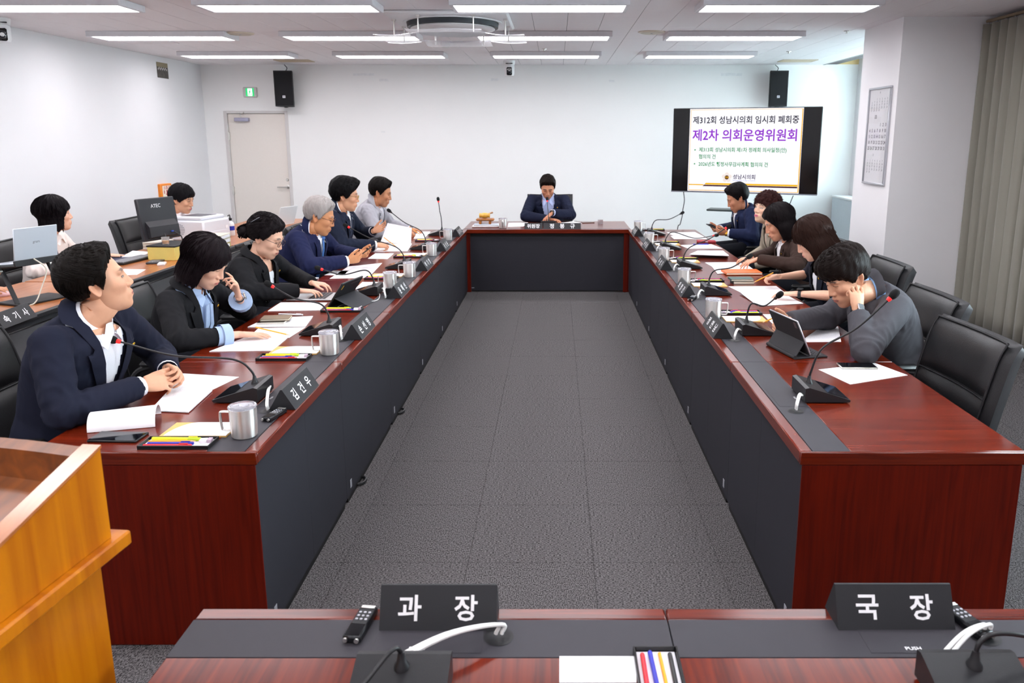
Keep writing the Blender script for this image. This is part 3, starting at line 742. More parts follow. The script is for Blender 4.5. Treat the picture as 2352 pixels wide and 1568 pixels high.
for i in range(6):
    sheet([(1584 + i % 3, 585), (1602, 577), (1661 - i % 2, 577), (1674, 588)], 'sheet in the thick paper stack, %s' % ['lowest', 'second lowest', 'third from below', 'third from the top', 'second from the top', 'topmost'][i], Zp + i * .0062, .006, M_paper if i < 5 else M_print, group='paper stack sheets')
# head desk and front table
sheet([(1166, 521), (1168, 512), (1213, 511), (1202, 520)], 'white page at the left of the head desk nameplates', Zp)
sheet([(1285, 519), (1280, 511), (1316, 512), (1337, 517)], 'white curling page at the right of the head desk nameplates', Zp, curl=lambda s, q: .02 * q * q)
sheet([(1285, 1568), (1285, 1508), (1462, 1508), (1462, 1568)], 'white blank page at the bottom edge of the front table', Zp, m=M_paper)
# note pads: white card with a tan corner
pad0 = None
def pad(loc, rz, seat):
    global pad0
    lab = 'white note pad with tan corner in front of ' + SEAT[seat]
    if pad0 is None:
        t = thing('note_pad', lab, 'note pad', loc, rz, 'note pads'); pad0 = t
        MB().box(-.115, .115, -.065, .065, 0, .006, .0006).build('tan_card', mat('tan_card', '#d8b068', .6, var=.03), t, smooth=0)
        poly = [(.114, -.064), (.114, .064), (-.03, .064)] + [(-.03 - .07 * math.sin(a), .064 - .128 * (1 - math.cos(a))) for a in [PI / 2 * i / 8 for i in range(1, 9)]]
        MB().prism(poly, .0061, .0072, 2).build('white_page', M_paper, t, smooth=0)
        return
    dup(pad0, loc=loc, rz=rz, label=lab)
for k in ('L1', 'L2', 'L4', 'L5'): pad((-1.245, seaty(k) + .185, TOPZ), 0, k)
for k in ('R2', 'R3', 'R4', 'R5'): pad((1.06, seaty(k) + .845, TOPZ), PI, k)
# ---- phones, recorders, wallets, books
def phone(loc, rz, label, m=None, L=.15, W=.072, tilt=None):
    t = thing('smartphone', label, 'phone', loc, rz)
    if tilt: t.rotation_euler = tilt
    MB().box(-L / 2, L / 2, -W / 2, W / 2, 0, .0082, .0025).build('phone_case', m or mat('phone_black', '#18181b', .35), t)
    MB().box(-L / 2 + .003, L / 2 - .003, -W / 2 + .003, W / 2 - .003, .0083, .0089).build('screen', M_screen, t, smooth=0)
    MB().box(-L / 2 - .0006, -L / 2 + .0, -.012, .012, .003, .0055).build('button', M_grey, t, smooth=0)
    return t
p = onz(272, 1006, TOPZ); phone((p.x, p.y, TOPZ), -.04, 'large black phone beside the pen tray at the near left corner', L=.17, W=.085)
p = onz(1968, 843, TOPZ); phone((p.x, p.y, TOPZ + .0018), -.03, 'silver-edged phone on the page by the empty chair', mat('phone_silver', '#c9c8bd', .25, .7), L=.16, W=.078)
p = onz(1350, 511, TOPZ); phone((p.x, 9.36, TOPZ), .2, 'brown phone at the right of the head desk', mat('phone_brown', '#5b3a2a', .4))
rec0 = None
def recorder(loc, rz, label):
    global rec0
    if rec0 is None:
        t = thing('voice_recorder', label, 'recorder', loc, rz, 'voice recorders'); rec0 = t
        MB().box(-.019, .019, -.055, .055, 0, .017, .004).build('recorder_body', mat('recorder_black', '#1b1c20', .3, .3), t)
        MB().box(-.015, .015, -.05, -.012, .0171, .0178).build('display', M_screen, t, smooth=0)
        for i in range(3):
            for j in range(3): MB().lathe([(.0032, 0), (.003, .0012), (0, .0012)], 10, (-.010 + .010 * i, .004 + .012 * j, .0171)).build('button', M_grey, t)
        MB().box(-.015, .015, .043, .053, .0171, .0185, .0005).build('chrome_bar', M_chrome, t)
        for s in (-1, 1): MB().tube([(s * .012, -.055, .009), (s * .012, -.059, .009)], .005, 10).build('capsule', M_chrome, t)
        return
    dup(rec0, loc=loc, rz=rz, label=label)
p = onz(655, 957); recorder((-1.035, p.y, TOPZ), -.25, 'small black voice recorder at the near left nameplate')
p = onz(945, 608); recorder((-1.02, seaty('L4') + .76, TOPZ), .3, 'small voice recorder beyond the nameplate of the grey-haired man')
recorder((.86, seaty('R3') + .36, TOPZ), -.4, 'small voice recorder at the nameplate before the long-haired woman')
recorder((-.41, 1.475, TOPZ), -.12, 'voice recorder left of the left front-table nameplate')
recorder((.868, 1.485, TOPZ), .28, 'voice recorder right of the right front-table nameplate')
def book(loc, rz, label, L, W, Hh, cov, name='notebook', cat='notebook', band=False):
    t = thing(name, label, cat, loc, rz)
    MB().box(-L / 2, L / 2, -W / 2, W / 2, 0, .002, .0006).build('cover', cov, t, smooth=0); MB().box(-L / 2, L / 2, -W / 2, W / 2, Hh - .002, Hh, .0006).build('cover', cov, t, smooth=0)
    MB().box(-L / 2 + .003, L / 2 - .003, -W / 2 + .003, W / 2 - .003, .0021, Hh - .0021).build('pages', mat('page_block', '#e8e0cc', .7), t, smooth=0)
    MB().box(-L / 2 - .001, -L / 2 + .002, -W / 2, W / 2, 0, Hh, .0006).build('spine', cov, t, smooth=0)
    if band: MB().box(L / 2 - .03, L / 2 - .022, -W / 2 - .0008, W / 2 + .0008, -.0, Hh + .0008).build('elastic_band', M_black, t, smooth=0)
    return t
p = onz(627, 738, TOPZ + .012); phone((p.x - .005, p.y, TOPZ + .0048), .05, 'pale phone on the booklet under a brown notebook', mat('phone_cream', '#d9d2c6', .4), L=.15)
p = onz(632, 728, TOPZ + .03); book((p.x, p.y + .02, TOPZ + .0142), .12, 'slim brown notebook lying on a pale phone', .155, .10, .012, mat('brown_cover', '#7e6a55', .6))
p = onz(668, 724); pen('white pen', (p.x, p.y, TOPZ + .0052), -.15, 'beyond the brown notebook', .15)
p = onz(713, 643); pen('white pen', (p.x, p.y, TOPZ + .0052), .9, 'between the laptop and the page of the grey-haired man', .14)
p = onz(1622, 557, TOPZ); t = thing('red_case', 'red leather case beside the far papers on the right desks', 'case', (p.x, p.y, TOPZ), -.08)
MB().box(-.09, .09, -.045, .045, 0, .022, .006).build('case_body', mat('red_leather', '#a82c38', .5, bump=.3, bscale=400), t); MB().box(-.012, .012, -.047, -.044, .008, .018, .001).build('clasp', M_grey, t)
p = onz(1600, 560, TOPZ); pen('blue pen', (p.x + .03, p.y - .06, TOPZ + .0052), .02, 'beside the red leather case', .15)
p = onz(1706, 628, TOPZ); book((p.x - .01, p.y, TOPZ + .0044), .03, 'orange folder under the ringed hand', .27, .17, .016, mat('orange_cover', '#dd6a24', .5), 'folder', 'folder')
p = onz(1705, 650, TOPZ); book((p.x, p.y, TOPZ + .0), .05, 'black leather pouch under a green notebook', .15, .085, .022, mat('black_leather_case', '#1b1b1e', .5), 'pouch', 'pouch'); book((p.x - .01, p.y + .005, TOPZ + .0221), .02, 'green notebook with cream edge near the pencil hand', .16, .10, .014, mat('green_cover', '#3d5a55', .5))
# ---- gavel set on the head desk
gp = onz(1118, 517, TOPZ)
t = thing('gavel_cushion', 'folded white cloth under the gavel stand', 'cloth', (gp.x, 8.93, TOPZ)); MB().box(-.15, .15, -.08, .08, 0, .022, .01).build('folded_cloth', mat('folded_cloth', '#e6e2e2', .8), t); MB().box(-.13, .155, -.075, .07, .0221, .034, .006).build('folded_cloth', mat('pale_blue_cloth', '#ccd6e0', .8), t)
t = thing('gavel_stand', 'brown wooden stand carrying the gavel', 'stand', (gp.x, 8.93, TOPZ + .0342)); Mg = wood('gavel_brown', '#8a4a12', '#b06a1e', .3, (40, 3, 40))
MB().box(-.105, .105, -.05, .05, .035, .065, .015).build('stand_top', Mg, t)
for s in (-1, 1): MB().box(s * .055 - .014, s * .055 + .014, -.045, .045, 0, .036, .005).build('stand_leg', Mg, t)
t = thing('gavel', 'pale turned-wood gavel resting on its stand', 'gavel', (gp.x - .005, 8.92, TOPZ + .0994)); Mgl = wood('gavel_pale', '#cf962f', '#e8b651', .3, (40, 3, 40))
MB().lathe([(.0, -.06), (.026, -.06), (.028, -.05), (.024, -.042), (.03, -.02), (.031, 0), (.03, .02), (.024, .042), (.028, .05), (.026, .06), (0, .06)], 20).xf(Matrix.Translation((0, 0, .031)) @ Matrix.Rotation(PI / 2, 4, 'Y')).build('gavel_head', Mgl, t)
MB().tube([(0, .02, .035), (.05, .1, .045), (.075, .14, .05)], [.009, .008, .011], 10).build('handle', mat('gavel_handle', '#9c6b3a', .4), t)
t = thing('clip_stand', 'small clear acrylic holder at the right of the head desk', 'holder', (onz(1382, 512).x - .02, 9.25, TOPZ))
MB().prism([(-.03, 0), (.03, 0), (.025, .003), (0, .05), (-.003, .05), (.018, .004), (-.03, .003)], -.03, .03, 0).build('holder', mat('acrylic', '#f4f6fa', .08, trans=.8, var=0), t)
# ---- tablet of the woman typing, laptop, cable
M_silver = mat('laptop_silver', '#c6c6c8', .35, .6)
p0 = onz(743, 711, TOPZ); 
tb = thing('tablet', 'black tablet propped on a folded kickstand cover', 'tablet', (-1.45, 4.79, TOPZ), 0)
bl_, br_ = onz(746, 711), onz(805, 686)
ax = (br_ - bl_).normalized(); tb.location = (bl_ + br_) / 2; 
nrm = Vector((0, 0, 1)).cross(ax); nrm.normalize()
if nrm.x < 0: nrm = -nrm
up_ = (Vector((0, 0, 1)) * .82 + nrm * .57).normalized()
Lh = .135; Ht = .19
fm_ = frame(Vector((0, 0, .002)), ax, up_)
MB().box(-Lh, Lh, 0, Ht, -.006, .006, .004).xf(fm_).build('tablet_body', M_black, tb)
MB().box(-Lh + .006, Lh - .006, .006, Ht - .006, *( (-.0068, -.0061) if fm_.to_3x3().col[2].dot(nrm) > 0 else (.0061, .0068))).xf(fm_).build('screen', M_screen, tb, smooth=0)
back = 1 if fm_.to_3x3().col[2].dot(nrm) > 0 else -1
MB().box(-Lh + .025, -Lh + .035, Ht - .05, Ht - .02, back * .0061, back * .0068).xf(fm_).build('yellow_sticker', mat('yellow_sticker', '#e8b420', .5), tb, smooth=0)
MB().box(-.01, Lh - .02, Ht - .028, Ht - .022, back * .0061, back * .0075).xf(fm_).build('camera_bar', mat('camera_bar_grey', '#3a3a3f', .3), tb, smooth=0)
q = fm_ @ Vector((0, Ht * .42, back * .007)); foot = Vector((0, 0, .001)) + nrm * .185
k_ = MB(); 
for (a, b) in ((q, foot),):
    rows = [[a + ax * s, (a + b) / 2 + ax * s, b + ax * s] for s in (-Lh, 0, Lh)]
    k_.sheet(rows, .003, tuple(nrm))
k_.build('kickstand_cover', mat('charcoal_cover', '#303136', .7), tb)
k_ = MB(); rows = [[foot + ax * s, foot * .5 + Vector((0, 0, .001)) + ax * s, ax * s + Vector((0, 0, .001))] for s in (-Lh, 0, Lh)]; k_.sheet(rows, .003); k_.build('cover_base', mat('charcoal_cover', '#303136', .7), tb)
lp = thing('laptop', 'open silver laptop under the typing hands', 'laptop', (0, 0, 0))
a = onz(684, 692); b = onz(752, 690); lp.location = (a.x + .08, a.y + .115, TOPZ + .0013)
MB().box(-.155, .155, -.11, .11, 0, .012, .004).build('base', M_silver, lp)
kb = MB()
for i in range(12):
    for j in range(5): kb.box(-.135 + i * .0225, -.135 + i * .0225 + .019, .0 - .005 - j * 0 - .02 + (j) * .0, 0, 0, 0) if False else kb.box(-.02 + j * .022, -.002 + j * .022, -.10 + i * .0165, -.0865 + i * .0165, .0121, .0136)
kb.build('keyboard', mat('key_black', '#2b2a30', .5), lp, smooth=0, kind='stuff')
ld = MB(); ld.box(0, .10, -.11, .11, 0, .006, .002); ld.xf(Matrix.Translation((.15, 0, .012)) @ Matrix.Rotation(-math.radians(35), 4, 'Y')); ld.build('lid', M_silver, lp)
c_ = [onz(*q, TOPZ + .004) for q in ((744, 707), (748, 714), (765, 713), (781, 702), (797, 700), (823, 706), (838, 697), (850, 693), (868, 688), (872, 675), (862, 660), (877, 668), (889, 672))]
MB().tube(bez([c - c_[0] for c in c_], 5), .0026, 8).build('charging_cable', M_cable, None, tuple(c_[0]), label='white charging cable looping round the kickstand of the black tablet', cat='cable')
ch = onz(893, 676); t = thing('charger', 'black charging block beside the third mug', 'charger', (ch.x, ch.y, TOPZ)); MB().box(-.016, .016, -.02, .02, 0, .045, .003).build('charger_body', M_black, t); MB().box(-.021, -.016, -.006, .006, .026, .036, .001).build('plug', M_cable, t)
# ---- tablet of the man in grey
tb = thing('tablet', 'black tablet in a keyboard case held by the man in grey', 'tablet', (0, 0, 0))
A, B, C_ = onz(1763, 793), onz(1826, 826), onz(1905, 818)
org = B; ax = (A - B).normalized(); Lh = (A - B).length
nrm = Vector((-ax.y, ax.x, 0));  nrm = nrm if nrm.x > 0 else -nrm      # toward the man
tb.location = org
MB().box(0, Lh, 0, .17, 0, .008, .003).xf(frame((0, 0, 0), ax, nrm) if ax.cross(nrm).z > 0 else frame((0, 0, .008), ax, nrm)).build('keyboard_base', mat('case_charcoal', '#2a2a2d', .75), tb)
kb = MB(); FK = frame((0, 0, .0081), ax, nrm)
sg = 1 if ax.cross(nrm).z > 0 else -1
for i in range(12):
    for j in range(5): kb.box(.02 + i * (Lh - .04) / 12, .02 + i * (Lh - .04) / 12 + .014, .07 + j * .017, .083 + j * .017, 0, sg * .0014)
kb.xf(FK).build('keyboard', mat('key_black', '#2b2a30', .5), tb, smooth=0, kind='stuff')
MB().tube([Vector((0, 0, .010)), ax * Lh + Vector((0, 0, .010))], .009, 12).build('hinge_roll', mat('case_charcoal', '#2a2a2d', .75), tb)
up1 = (Vector((0, 0, 1)) * .86 + nrm * .5).normalized(); 
k_ = MB(); k_.sheet([[up1 * s + ax * q + Vector((0, 0, .012)) for s in (0, .04, .08)] for q in (0, Lh / 2, Lh)], .004, tuple(nrm)); k_.build('stand_flap', mat('case_charcoal', '#2a2a2d', .75), tb)
up2 = (Vector((0, 0, 1)) * .90 - nrm * .43).normalized(); o2 = up1 * .08 + Vector((0, 0, .012)) - up2 * .075
fm_ = frame(o2, ax, up2); sg2 = 1 if fm_.to_3x3().col[2].dot(nrm) > 0 else -1
MB().box(0, Lh, 0, .185, -.004, .004, .003).xf(fm_ @ Matrix.Translation((0, 0, sg2 * .008))).build('tablet_body', mat('tablet_rim', '#d5d3d8', .3, .6), tb)
MB().box(0, Lh, 0, .185, -.0015, .0015, .001).xf(fm_ @ Matrix.Translation((0, 0, sg2 * .002))).build('back_cover', mat('case_charcoal', '#2a2a2d', .75), tb)
MB().box(.004, Lh - .004, .004, .181, -.0004, .0004).xf(fm_ @ Matrix.Translation((0, 0, sg2 * .0126))).build('screen', M_screen, tb, smooth=0)
MB().box(.012, .034, .145, .175, -.001, .001, .0008).xf(fm_ @ Matrix.Translation((0, 0, sg2 * -.0003))).build('camera_bump', mat('camera_bump', '#4a4347', .3), tb)
# ================================================================== chairs
M_leather = mat('black_leather', '#161618', .4, var=.1, scale=30, bump=.35, bscale=320)
M_leather2 = mat('black_leather_side', '#17171a', .42, var=.1, scale=30, bump=.35, bscale=320)
def pillow(w, h, bulge, n=10, ex=4):
    """front surface rows: local x = out, y across, z up; origin at the bottom centre"""
    rows = []
    for i in range(n + 1):
        t = i / n; r = []
        for k in range(n + 1):
            s = k / n
            b = bulge * (1 - abs(2 * s - 1) ** ex) * (1 - abs(2 * t - 1) ** ex)
            r.append((b, (s - .5) * w, t * h))
        rows.append(r)
    return rows
chair0 = None
def chair(loc, rz, label):
    global chair0
    if chair0: return dup(chair0, loc=loc, rz=rz, label=label)
    t = thing('office_chair', label, 'chair', loc, rz, 'black leather office chairs'); chair0 = t
    # five-star base
    for i in range(5):
        a = 2 * PI * i / 5 + .3; c, s = math.cos(a), math.sin(a)
        MB().tube([(0, 0, .085), (c * .15, s * .15, .085), (c * .29, s * .29, .07)], [.03, .024, .018], 8, ry=[.02, .018, .014]).build('base_leg', M_black, t)
        w = MB(); w.tube([(c * .29 - s * .022, s * .29 + c * .022, .03), (c * .29 + s * .022, s * .29 - c * .022, .03)], .029, 14); w.tube([(c * .29, s * .29, .03), (c * .29, s * .29, .075)], .008, 8); w.build('caster', M_black, t)
    MB().tube([(0, 0, .06), (0, 0, .24), (0, 0, .24), (0, 0, .38)], [.034, .034, .02, .02], 16).build('gas_lift', M_black, t)
    MB().box(-.14, .14, -.12, .12, .375, .405, .01).build('seat_mechanism', M_black, t)
    b = MB(); b.box(-.24, .26, -.26, .26, .40, .46, .03); b.build('seat_shell', M_leather2, t)
    s_ = MB(); s_.grid(pillow(.50, .50, .035, 10, 6)); s_.xf(Matrix.Translation((.26, 0, .458)) @ Matrix(((0, 0, -1, 0), (0, 1, 0, 0), (1, 0, 0, 0), (0, 0, 0, 1)))); s_.build('seat_pad', M_leather, t)
    # backrest: slab curved round the sitter, leaning back
    lean = math.radians(13)
    W, Hh, T = .57, .50, .10
    def place(p):
        x, y, z = p
        x = x + .16 * (y * y) / (.28 * .28) * .28 - .05 * max(0, (z - .40) / .13) ** 2 * .6 - .02 * (z / Hh - .5) ** 2
        return Vector((-.25, 0, .435)) + Vector((x * math.cos(lean) - z * math.sin(lean), y, x * math.sin(lean) + z * math.cos(lean)))
    def slab_(y0, y1, z0, z1, xf, xb, ex, name, m, n=14, rim=.03):
        v = []; 
        rows = []
        for i in range(n + 1):
            q = i / n; z = z0 + (z1 - z0) * q; r = []
            fz = 1 - abs(2 * q - 1) ** ex
            prof = []
            for k in range(n + 1):
                s = k / n; y = y0 + (y1 - y0) * s; f = (1 - abs(2 * s - 1) ** ex) * fz
                prof.append((y, z, f))
            rows.append(prof)
        front = [[place((xf * max(f, 0) ** .35 if f > 0 else 0, y, z)) for y, z, f in r] for r in rows]
        back = [[place((xb * max(f, 0) ** .35 if f > 0 else 0, y, z)) for y, z, f in r] for r in rows]
        m_ = MB(); m_.grid(front); m_.grid([list(reversed(r)) for r in back])
        return m_.build(name, m, t, smooth=1.2)
    slab_(-W / 2, W / 2, 0, Hh, .045, -.055, 10, 'back_shell', M_leather2, 18)
    def pad_(z0, z1, w, bulge, name):
        rows = pillow(w, z1 - z0, bulge, 12, 6)
        m_ = MB(); m_.grid([[place((.043 + b, y, z0 + z)) for b, y, z in r] for r in rows]); return m_.build(name, M_leather, t, smooth=1.2)
    pad_(.255, .485, .51, .022, 'upper_pad'); pad_(.02, .245, .51, .020, 'lower_pad')
    pc = MB()
    for y in (-.252, .252): pc.tube([place((.046, y, .02 + .47 * i / 12)) for i in range(13)], .005, 6)
    pc.tube([place((.046, -.252 + .504 * i / 12, .25)) for i in range(13)], .004, 6); pc.tube([place((.046, -.252 + .504 * i / 12, .490)) for i in range(13)], .005, 6)
    pc.build('piping', M_leather2, t)
    for s in (-1, 1):
        MB().tube(bez([(-.16, s * .27, .43), (-.15, s * .315, .52), (-.10, s * .315, .585), (.02, s * .315, .605), (.13, s * .315, .58), (.15, s * .30, .5), (.10, s * .27, .43)], 5), .016, 8).build('armrest_frame', M_black, t)
        MB().box(-.10, .14, s * .315 - .028, s * .315 + .028,   .602, .63, .012).build('armrest_pad', M_leather, t)
    return t
LCH = {'L1': (-2.04, 3.02, .08), 'L2': (-1.97, 4.07, .03), 'L3': (-2.00, 5.10, .02), 'L4': (-2.02, 6.20, -.04), 'L5': (-2.05, 7.22, .0), 'L6': (-2.03, 8.22, 0)}
for k, (x, y, a) in LCH.items(): chair((x, y, 0), a, 'black leather office chair under ' + SEAT[k])
chair((onz(1262, 515).x - .0, 9.83, 0), -PI / 2, 'black leather office chair behind the head desk').scale = (1, 1.02, 1.07)
RCH = {'R1': (1.45, 3.20, PI + .06), 'R2': (1.66, 4.0, PI + .02), 'R3': (1.87, 5.08, PI), 'R4': (1.91, 6.12, PI), 'R5': (2.10, 7.17, PI), 'R6': (2.07, 8.22, PI)}
for k, (x, y, a) in RCH.items(): chair((x, y, 0), a, 'black leather office chair under ' + SEAT[k] if k != 'R1' else 'empty black leather office chair at the near right corner')
chair((-3.98, 6.02, 0), .05, 'black leather office chair behind the bob-haired woman at the wall')
chair((-3.93, 7.80, 0), .0, 'black leather office chair beside the monitor near the orange sign')
chair((-4.05, 4.70, 0), .0, 'black leather office chair of the person at the stand-mounted laptop')
# ================================================================== ceiling and wall things
# round-outlet cassette air conditioner
ac = thing('ceiling_air_conditioner', 'square white ceiling air conditioner with round outlet and clear deflectors', 'air conditioner', (-.88, 7.06, CEIL - .0005))
M_acw = mat('ac_white', '#ededee', .4, var=.01)
MB().box(-.50, .50, -.50, .50, -.035, 0, .015).build('panel', M_acw, ac)
MB().lathe([(.42, -.0345), (.42, -.042), (.395, -.042), (.395, -.0345)], 48).build('outlet_ring', M_acw, ac)
MB().lathe([(.39, -.0355), (.385, -.078), (0, -.079)], 48, cap=False).build('outlet_slot', mat('ac_slot', '#2b3036', .5), ac)
MB().lathe([(.0, -.0795), (.355, -.0795), (.36, -.088), (.30, -.110), (0, -.116)], 48, cap=False).build('centre_disc', M_acw, ac)
g = MB()
for k in range(-12, 13):
    y = k * .022; w = math.sqrt(max(0, .28 ** 2 - y * y)); g.box(-w, w, y - .003, y + .003, -.121, -.110)
g.build('grille', mat('ac_grille', '#d9d9dc', .5), ac, smooth=0, kind='stuff')
M_acry = mat('acrylic_clear', '#f1f3fb', .08, trans=.7, var=0, alpha=.55)
for i in range(4):
    a = PI / 2 * i; R = Matrix.Rotation(a, 4, 'Z')
    rows = []
    for p in range(7):
        q = p / 6; rows.append([(-.30 + .6 * k / 12, .36 + .26 * q - .10 * (abs(k / 6 - 1)) ** 2 * (1 - q), -.145 - .015 * math.sin(PI * q) - .02 * q) for k in range(13)])
    MB().sheet(rows, .003).xf(R).build('wind_deflector', M_acry, ac)
    for s in (-1, 1):
        b = MB(); b.tube([(s * .22, .46, -.035), (s * .22, .46, -.165)], .006, 8); b.box(s * .22 - .015, s * .22 + .015, .445, .475, -.05, -.035); b.xf(R).build('bracket', M_chrome, ac)
def ceil_disc(u, v, r, label, name='ceiling_speaker'):
    p = onz(u, v, CEIL); t = thing(name, label, 'speaker', (p.x, p.y, CEIL - .0005))
    MB().lathe([(0, -.012), (r * .8, -.012), (r * .97, -.008), (r, -.002), (r, 0)], 28, cap=False).build('rim', mat('cream_plastic', '#dcd2bf', .5), t); MB().lathe([(0, -.016), (r * .78, -.0145), (r * .78, -.0121), (0, -.0121)], 28, cap=False).build('grille', mat('cream_grille', '#cfc6b6', .6), t)
    MB().lathe([(0, -.02), (.012, -.019), (.012, -.0161)], 12, cap=False).build('centre_cap', M_grey, t)
ceil_disc(1024, 76, .14, 'round cream ceiling speaker behind the air conditioner'); ceil_disc(552, 76, .13, 'round cream ceiling speaker between the left light panels'); ceil_disc(1497, 73, .13, 'round cream ceiling speaker between the right light panels')
p = onz(1023, 98, CEIL); t = thing('smoke_detector', 'white domed smoke detector on the ceiling', 'detector', (p.x, p.y, CEIL - .0005))
MB().lathe([(.055, 0), (.055, -.018), (.045, -.028), (.045, -.045), (.03, -.055), (0, -.055)], 24, cap=False).build('housing', M_white, t); MB().lathe([(.047, -.031), (.048, -.034), (.047, -.041)], 24, cap=False).build('sensor_ring', M_grey, t)
def vent(u, v, w, d, label, m):
    p = onz(u, v, CEIL); t = thing('ceiling_vent', label, 'vent', (p.x, p.y, CEIL - .0005)); w /= 2; d /= 2
    b = MB(); e = .02; b.box(-w, w, -d, -d + e, -.008, 0, .002); b.box(-w, w, d - e, d, -.008, 0, .002); b.box(-w, -w + e, -d + e, d - e, -.008, 0, .002); b.box(w - e, w, -d + e, d - e, -.008, 0, .002); b.build('vent_frame', m, t, smooth=0)
    for k in range(8):
        y = -d + e + (2 * d - 2 * e) * (k + .5) / 8; MB().box(-w + e, w - e, y - .012, y + .012, -.005, -.001).build('slat', m, t, smooth=0)
M_tanv = mat('tan_vent', '#c3b096', .5)
vent(676, 139, .46, .30, 'tan ceiling vent above the left loudspeaker', M_tanv); vent(1832, 139, .46, .30, 'tan ceiling vent above the right loudspeaker', M_tanv)
vent(335, 95, .55, .35, 'flush ceiling hatch near the left wall', M_ceil)
for i, (u, v) in enumerate(((1250, 112), (1945, 71), (1812, 118))):
    p = onz(u, v, CEIL); t = thing('sprinkler', ['small chrome sprinkler head near the middle back lights', 'small chrome sprinkler head near the pillar', 'small chrome sprinkler head over the screen'][i], 'sprinkler', (p.x, p.y, CEIL - .0005))
    MB().lathe([(.03, 0), (.028, -.006), (.01, -.008), (.008, -.02), (0, -.02)], 16, cap=False).build('sprinkler_head', M_chrome, t); MB().lathe([(0, -.024), (.014, -.024), (.014, -.0226), (0, -.0226)], 14, cap=False).build('deflector', M_chrome, t)
def ptz(loc, rz, label):
    t = thing('ptz_camera', label, 'camera', loc, rz)
    MB().lathe([(.075, 0), (.075, -.02), (.068, -.05), (.066, -.055)], 28).build('camera_base', M_white, t)
    MB().lathe([(.062, -.056), (.066, -.08), (.066, -.17), (.055, -.195), (0, -.2)], 28, cap=False).build('camera_body', M_white, t)
    MB().box(-.036, .036, -.074, -.05, -.19, -.085, .012).build('lens_face', M_screen, t)
    MB().lathe([(.026, 0), (.026, .01), (.020, .012), (.018, .004), (0, .004)], 20).xf(Matrix.Translation((0, -.073, -.14)) @ Matrix.Rotation(PI / 2, 4, 'X')).build('lens', mat('lens_glass', '#20242c', .05), t)
    MB().box(-.045, .045, -.071, -.055, -.045, -.034, .003).build('status_window', M_black, t)
p = ony(1170, 138, 10.9); ptz((p.x, 10.9, CEIL - .0005), 0, 'white dome camera hanging from the ceiling before the back wall')
p = onx(-8, 45, -4.75); ptz((-4.72, p.y, CEIL - .0005), .6, 'white dome camera at the left edge under the ceiling')
# wall loudspeakers
def speaker(x, label, rz):
    t = thing('wall_loudspeaker', label, 'loudspeaker', (x, YB - .17, 2.12), rz)
    M_sp = mat('speaker_black', '#15151a', .6, var=.1, bump=.2, bscale=500)
    b = MB(); b.prism([(-.125, -.10), (.125, -.10), (.09, .11), (-.09, .11)], 0, .48, 2); b.build('cabinet', M_sp, t, smooth=0)
    MB().box(-.118, .118, -.108, -.101, .02, .46, .003).build('front_grille', mat('speaker_grille', '#101014', .8, var=.3, scale=500), t)
    MB().box(-.019, .019, -.1105, -.1085, .115, .148, .002).build('badge', mat('badge_grey', '#c9c9cf', .3, .3), t)
    text('JBL', .016, M_black, t, frame((0, -.1108, .131), (1, 0, 0), (0, 0, 1)))
    MB().box(-.03, .03, .10, .168, .2, .3, .004).build('wall_bracket', M_black, t)
    MB().box(-.02, .02, -.05, .03, -.012, -.0005, .002).build('foot_plate', M_black, t)
    MB().tube(bez([(.0, .08, .482), (.02, .1, .53), (-.02, .13, .575)], 6), .005, 8).build('cable', M_black, t)
speaker(-3.77, 'black loudspeaker on the back wall above the door', .10); speaker(3.08, 'black loudspeaker on the back wall above the screen', -.06)
# emergency exit sign
p = ony(576, 212, YB); t = thing('exit_sign', 'small lit green exit sign on the back wall above the door', 'sign', (p.x, YB - .0005, p.z))
MB().box(-.10, .10, -.035, 0, -.07, .07, .012).build('sign_housing', mat('sign_housing', '#d7d4d2', .5), t)
MB().box(-.058, .058, -.0375, -.0355, -.055, .055).build('lit_face', mat('exit_green', '#1fae62', .4, emit=1.1, var=0), t, smooth=0)
mw = mat('exit_white', '#f2fff6', .4, emit=1.2, var=0)
pic = MB(); pic.prism([(-.03, -.05), (.034, -.05), (.034, .05), (-.03, .05)], -.0383, -.0377, 1); pic.build('pictogram_field', mw, t, smooth=0)
mg = mat('exit_green', '#1fae62'); run = MB(); run.sphere((.004, -.0388, .032), (.008, .0006, .008), 10, 6); run.prism([(-.004, .022), (.014, .018), (.006, -.006), (-.010, -.004)], -.0392, -.0386, 1); run.prism([(-.008, -.004), (.002, -.006), (-.014, -.044), (-.022, -.042)], -.0392, -.0386, 1); run.prism([(.0, -.004), (.008, -.006), (.024, -.026), (.014, -.044), (.008, -.040), (.014, -.026)], -.0392, -.0386, 1); run.prism([(-.004, .02), (-.02, .006), (-.016, .002), (0, .012)], -.0392, -.0386, 1); run.build('running_figure', mg, t, smooth=0)
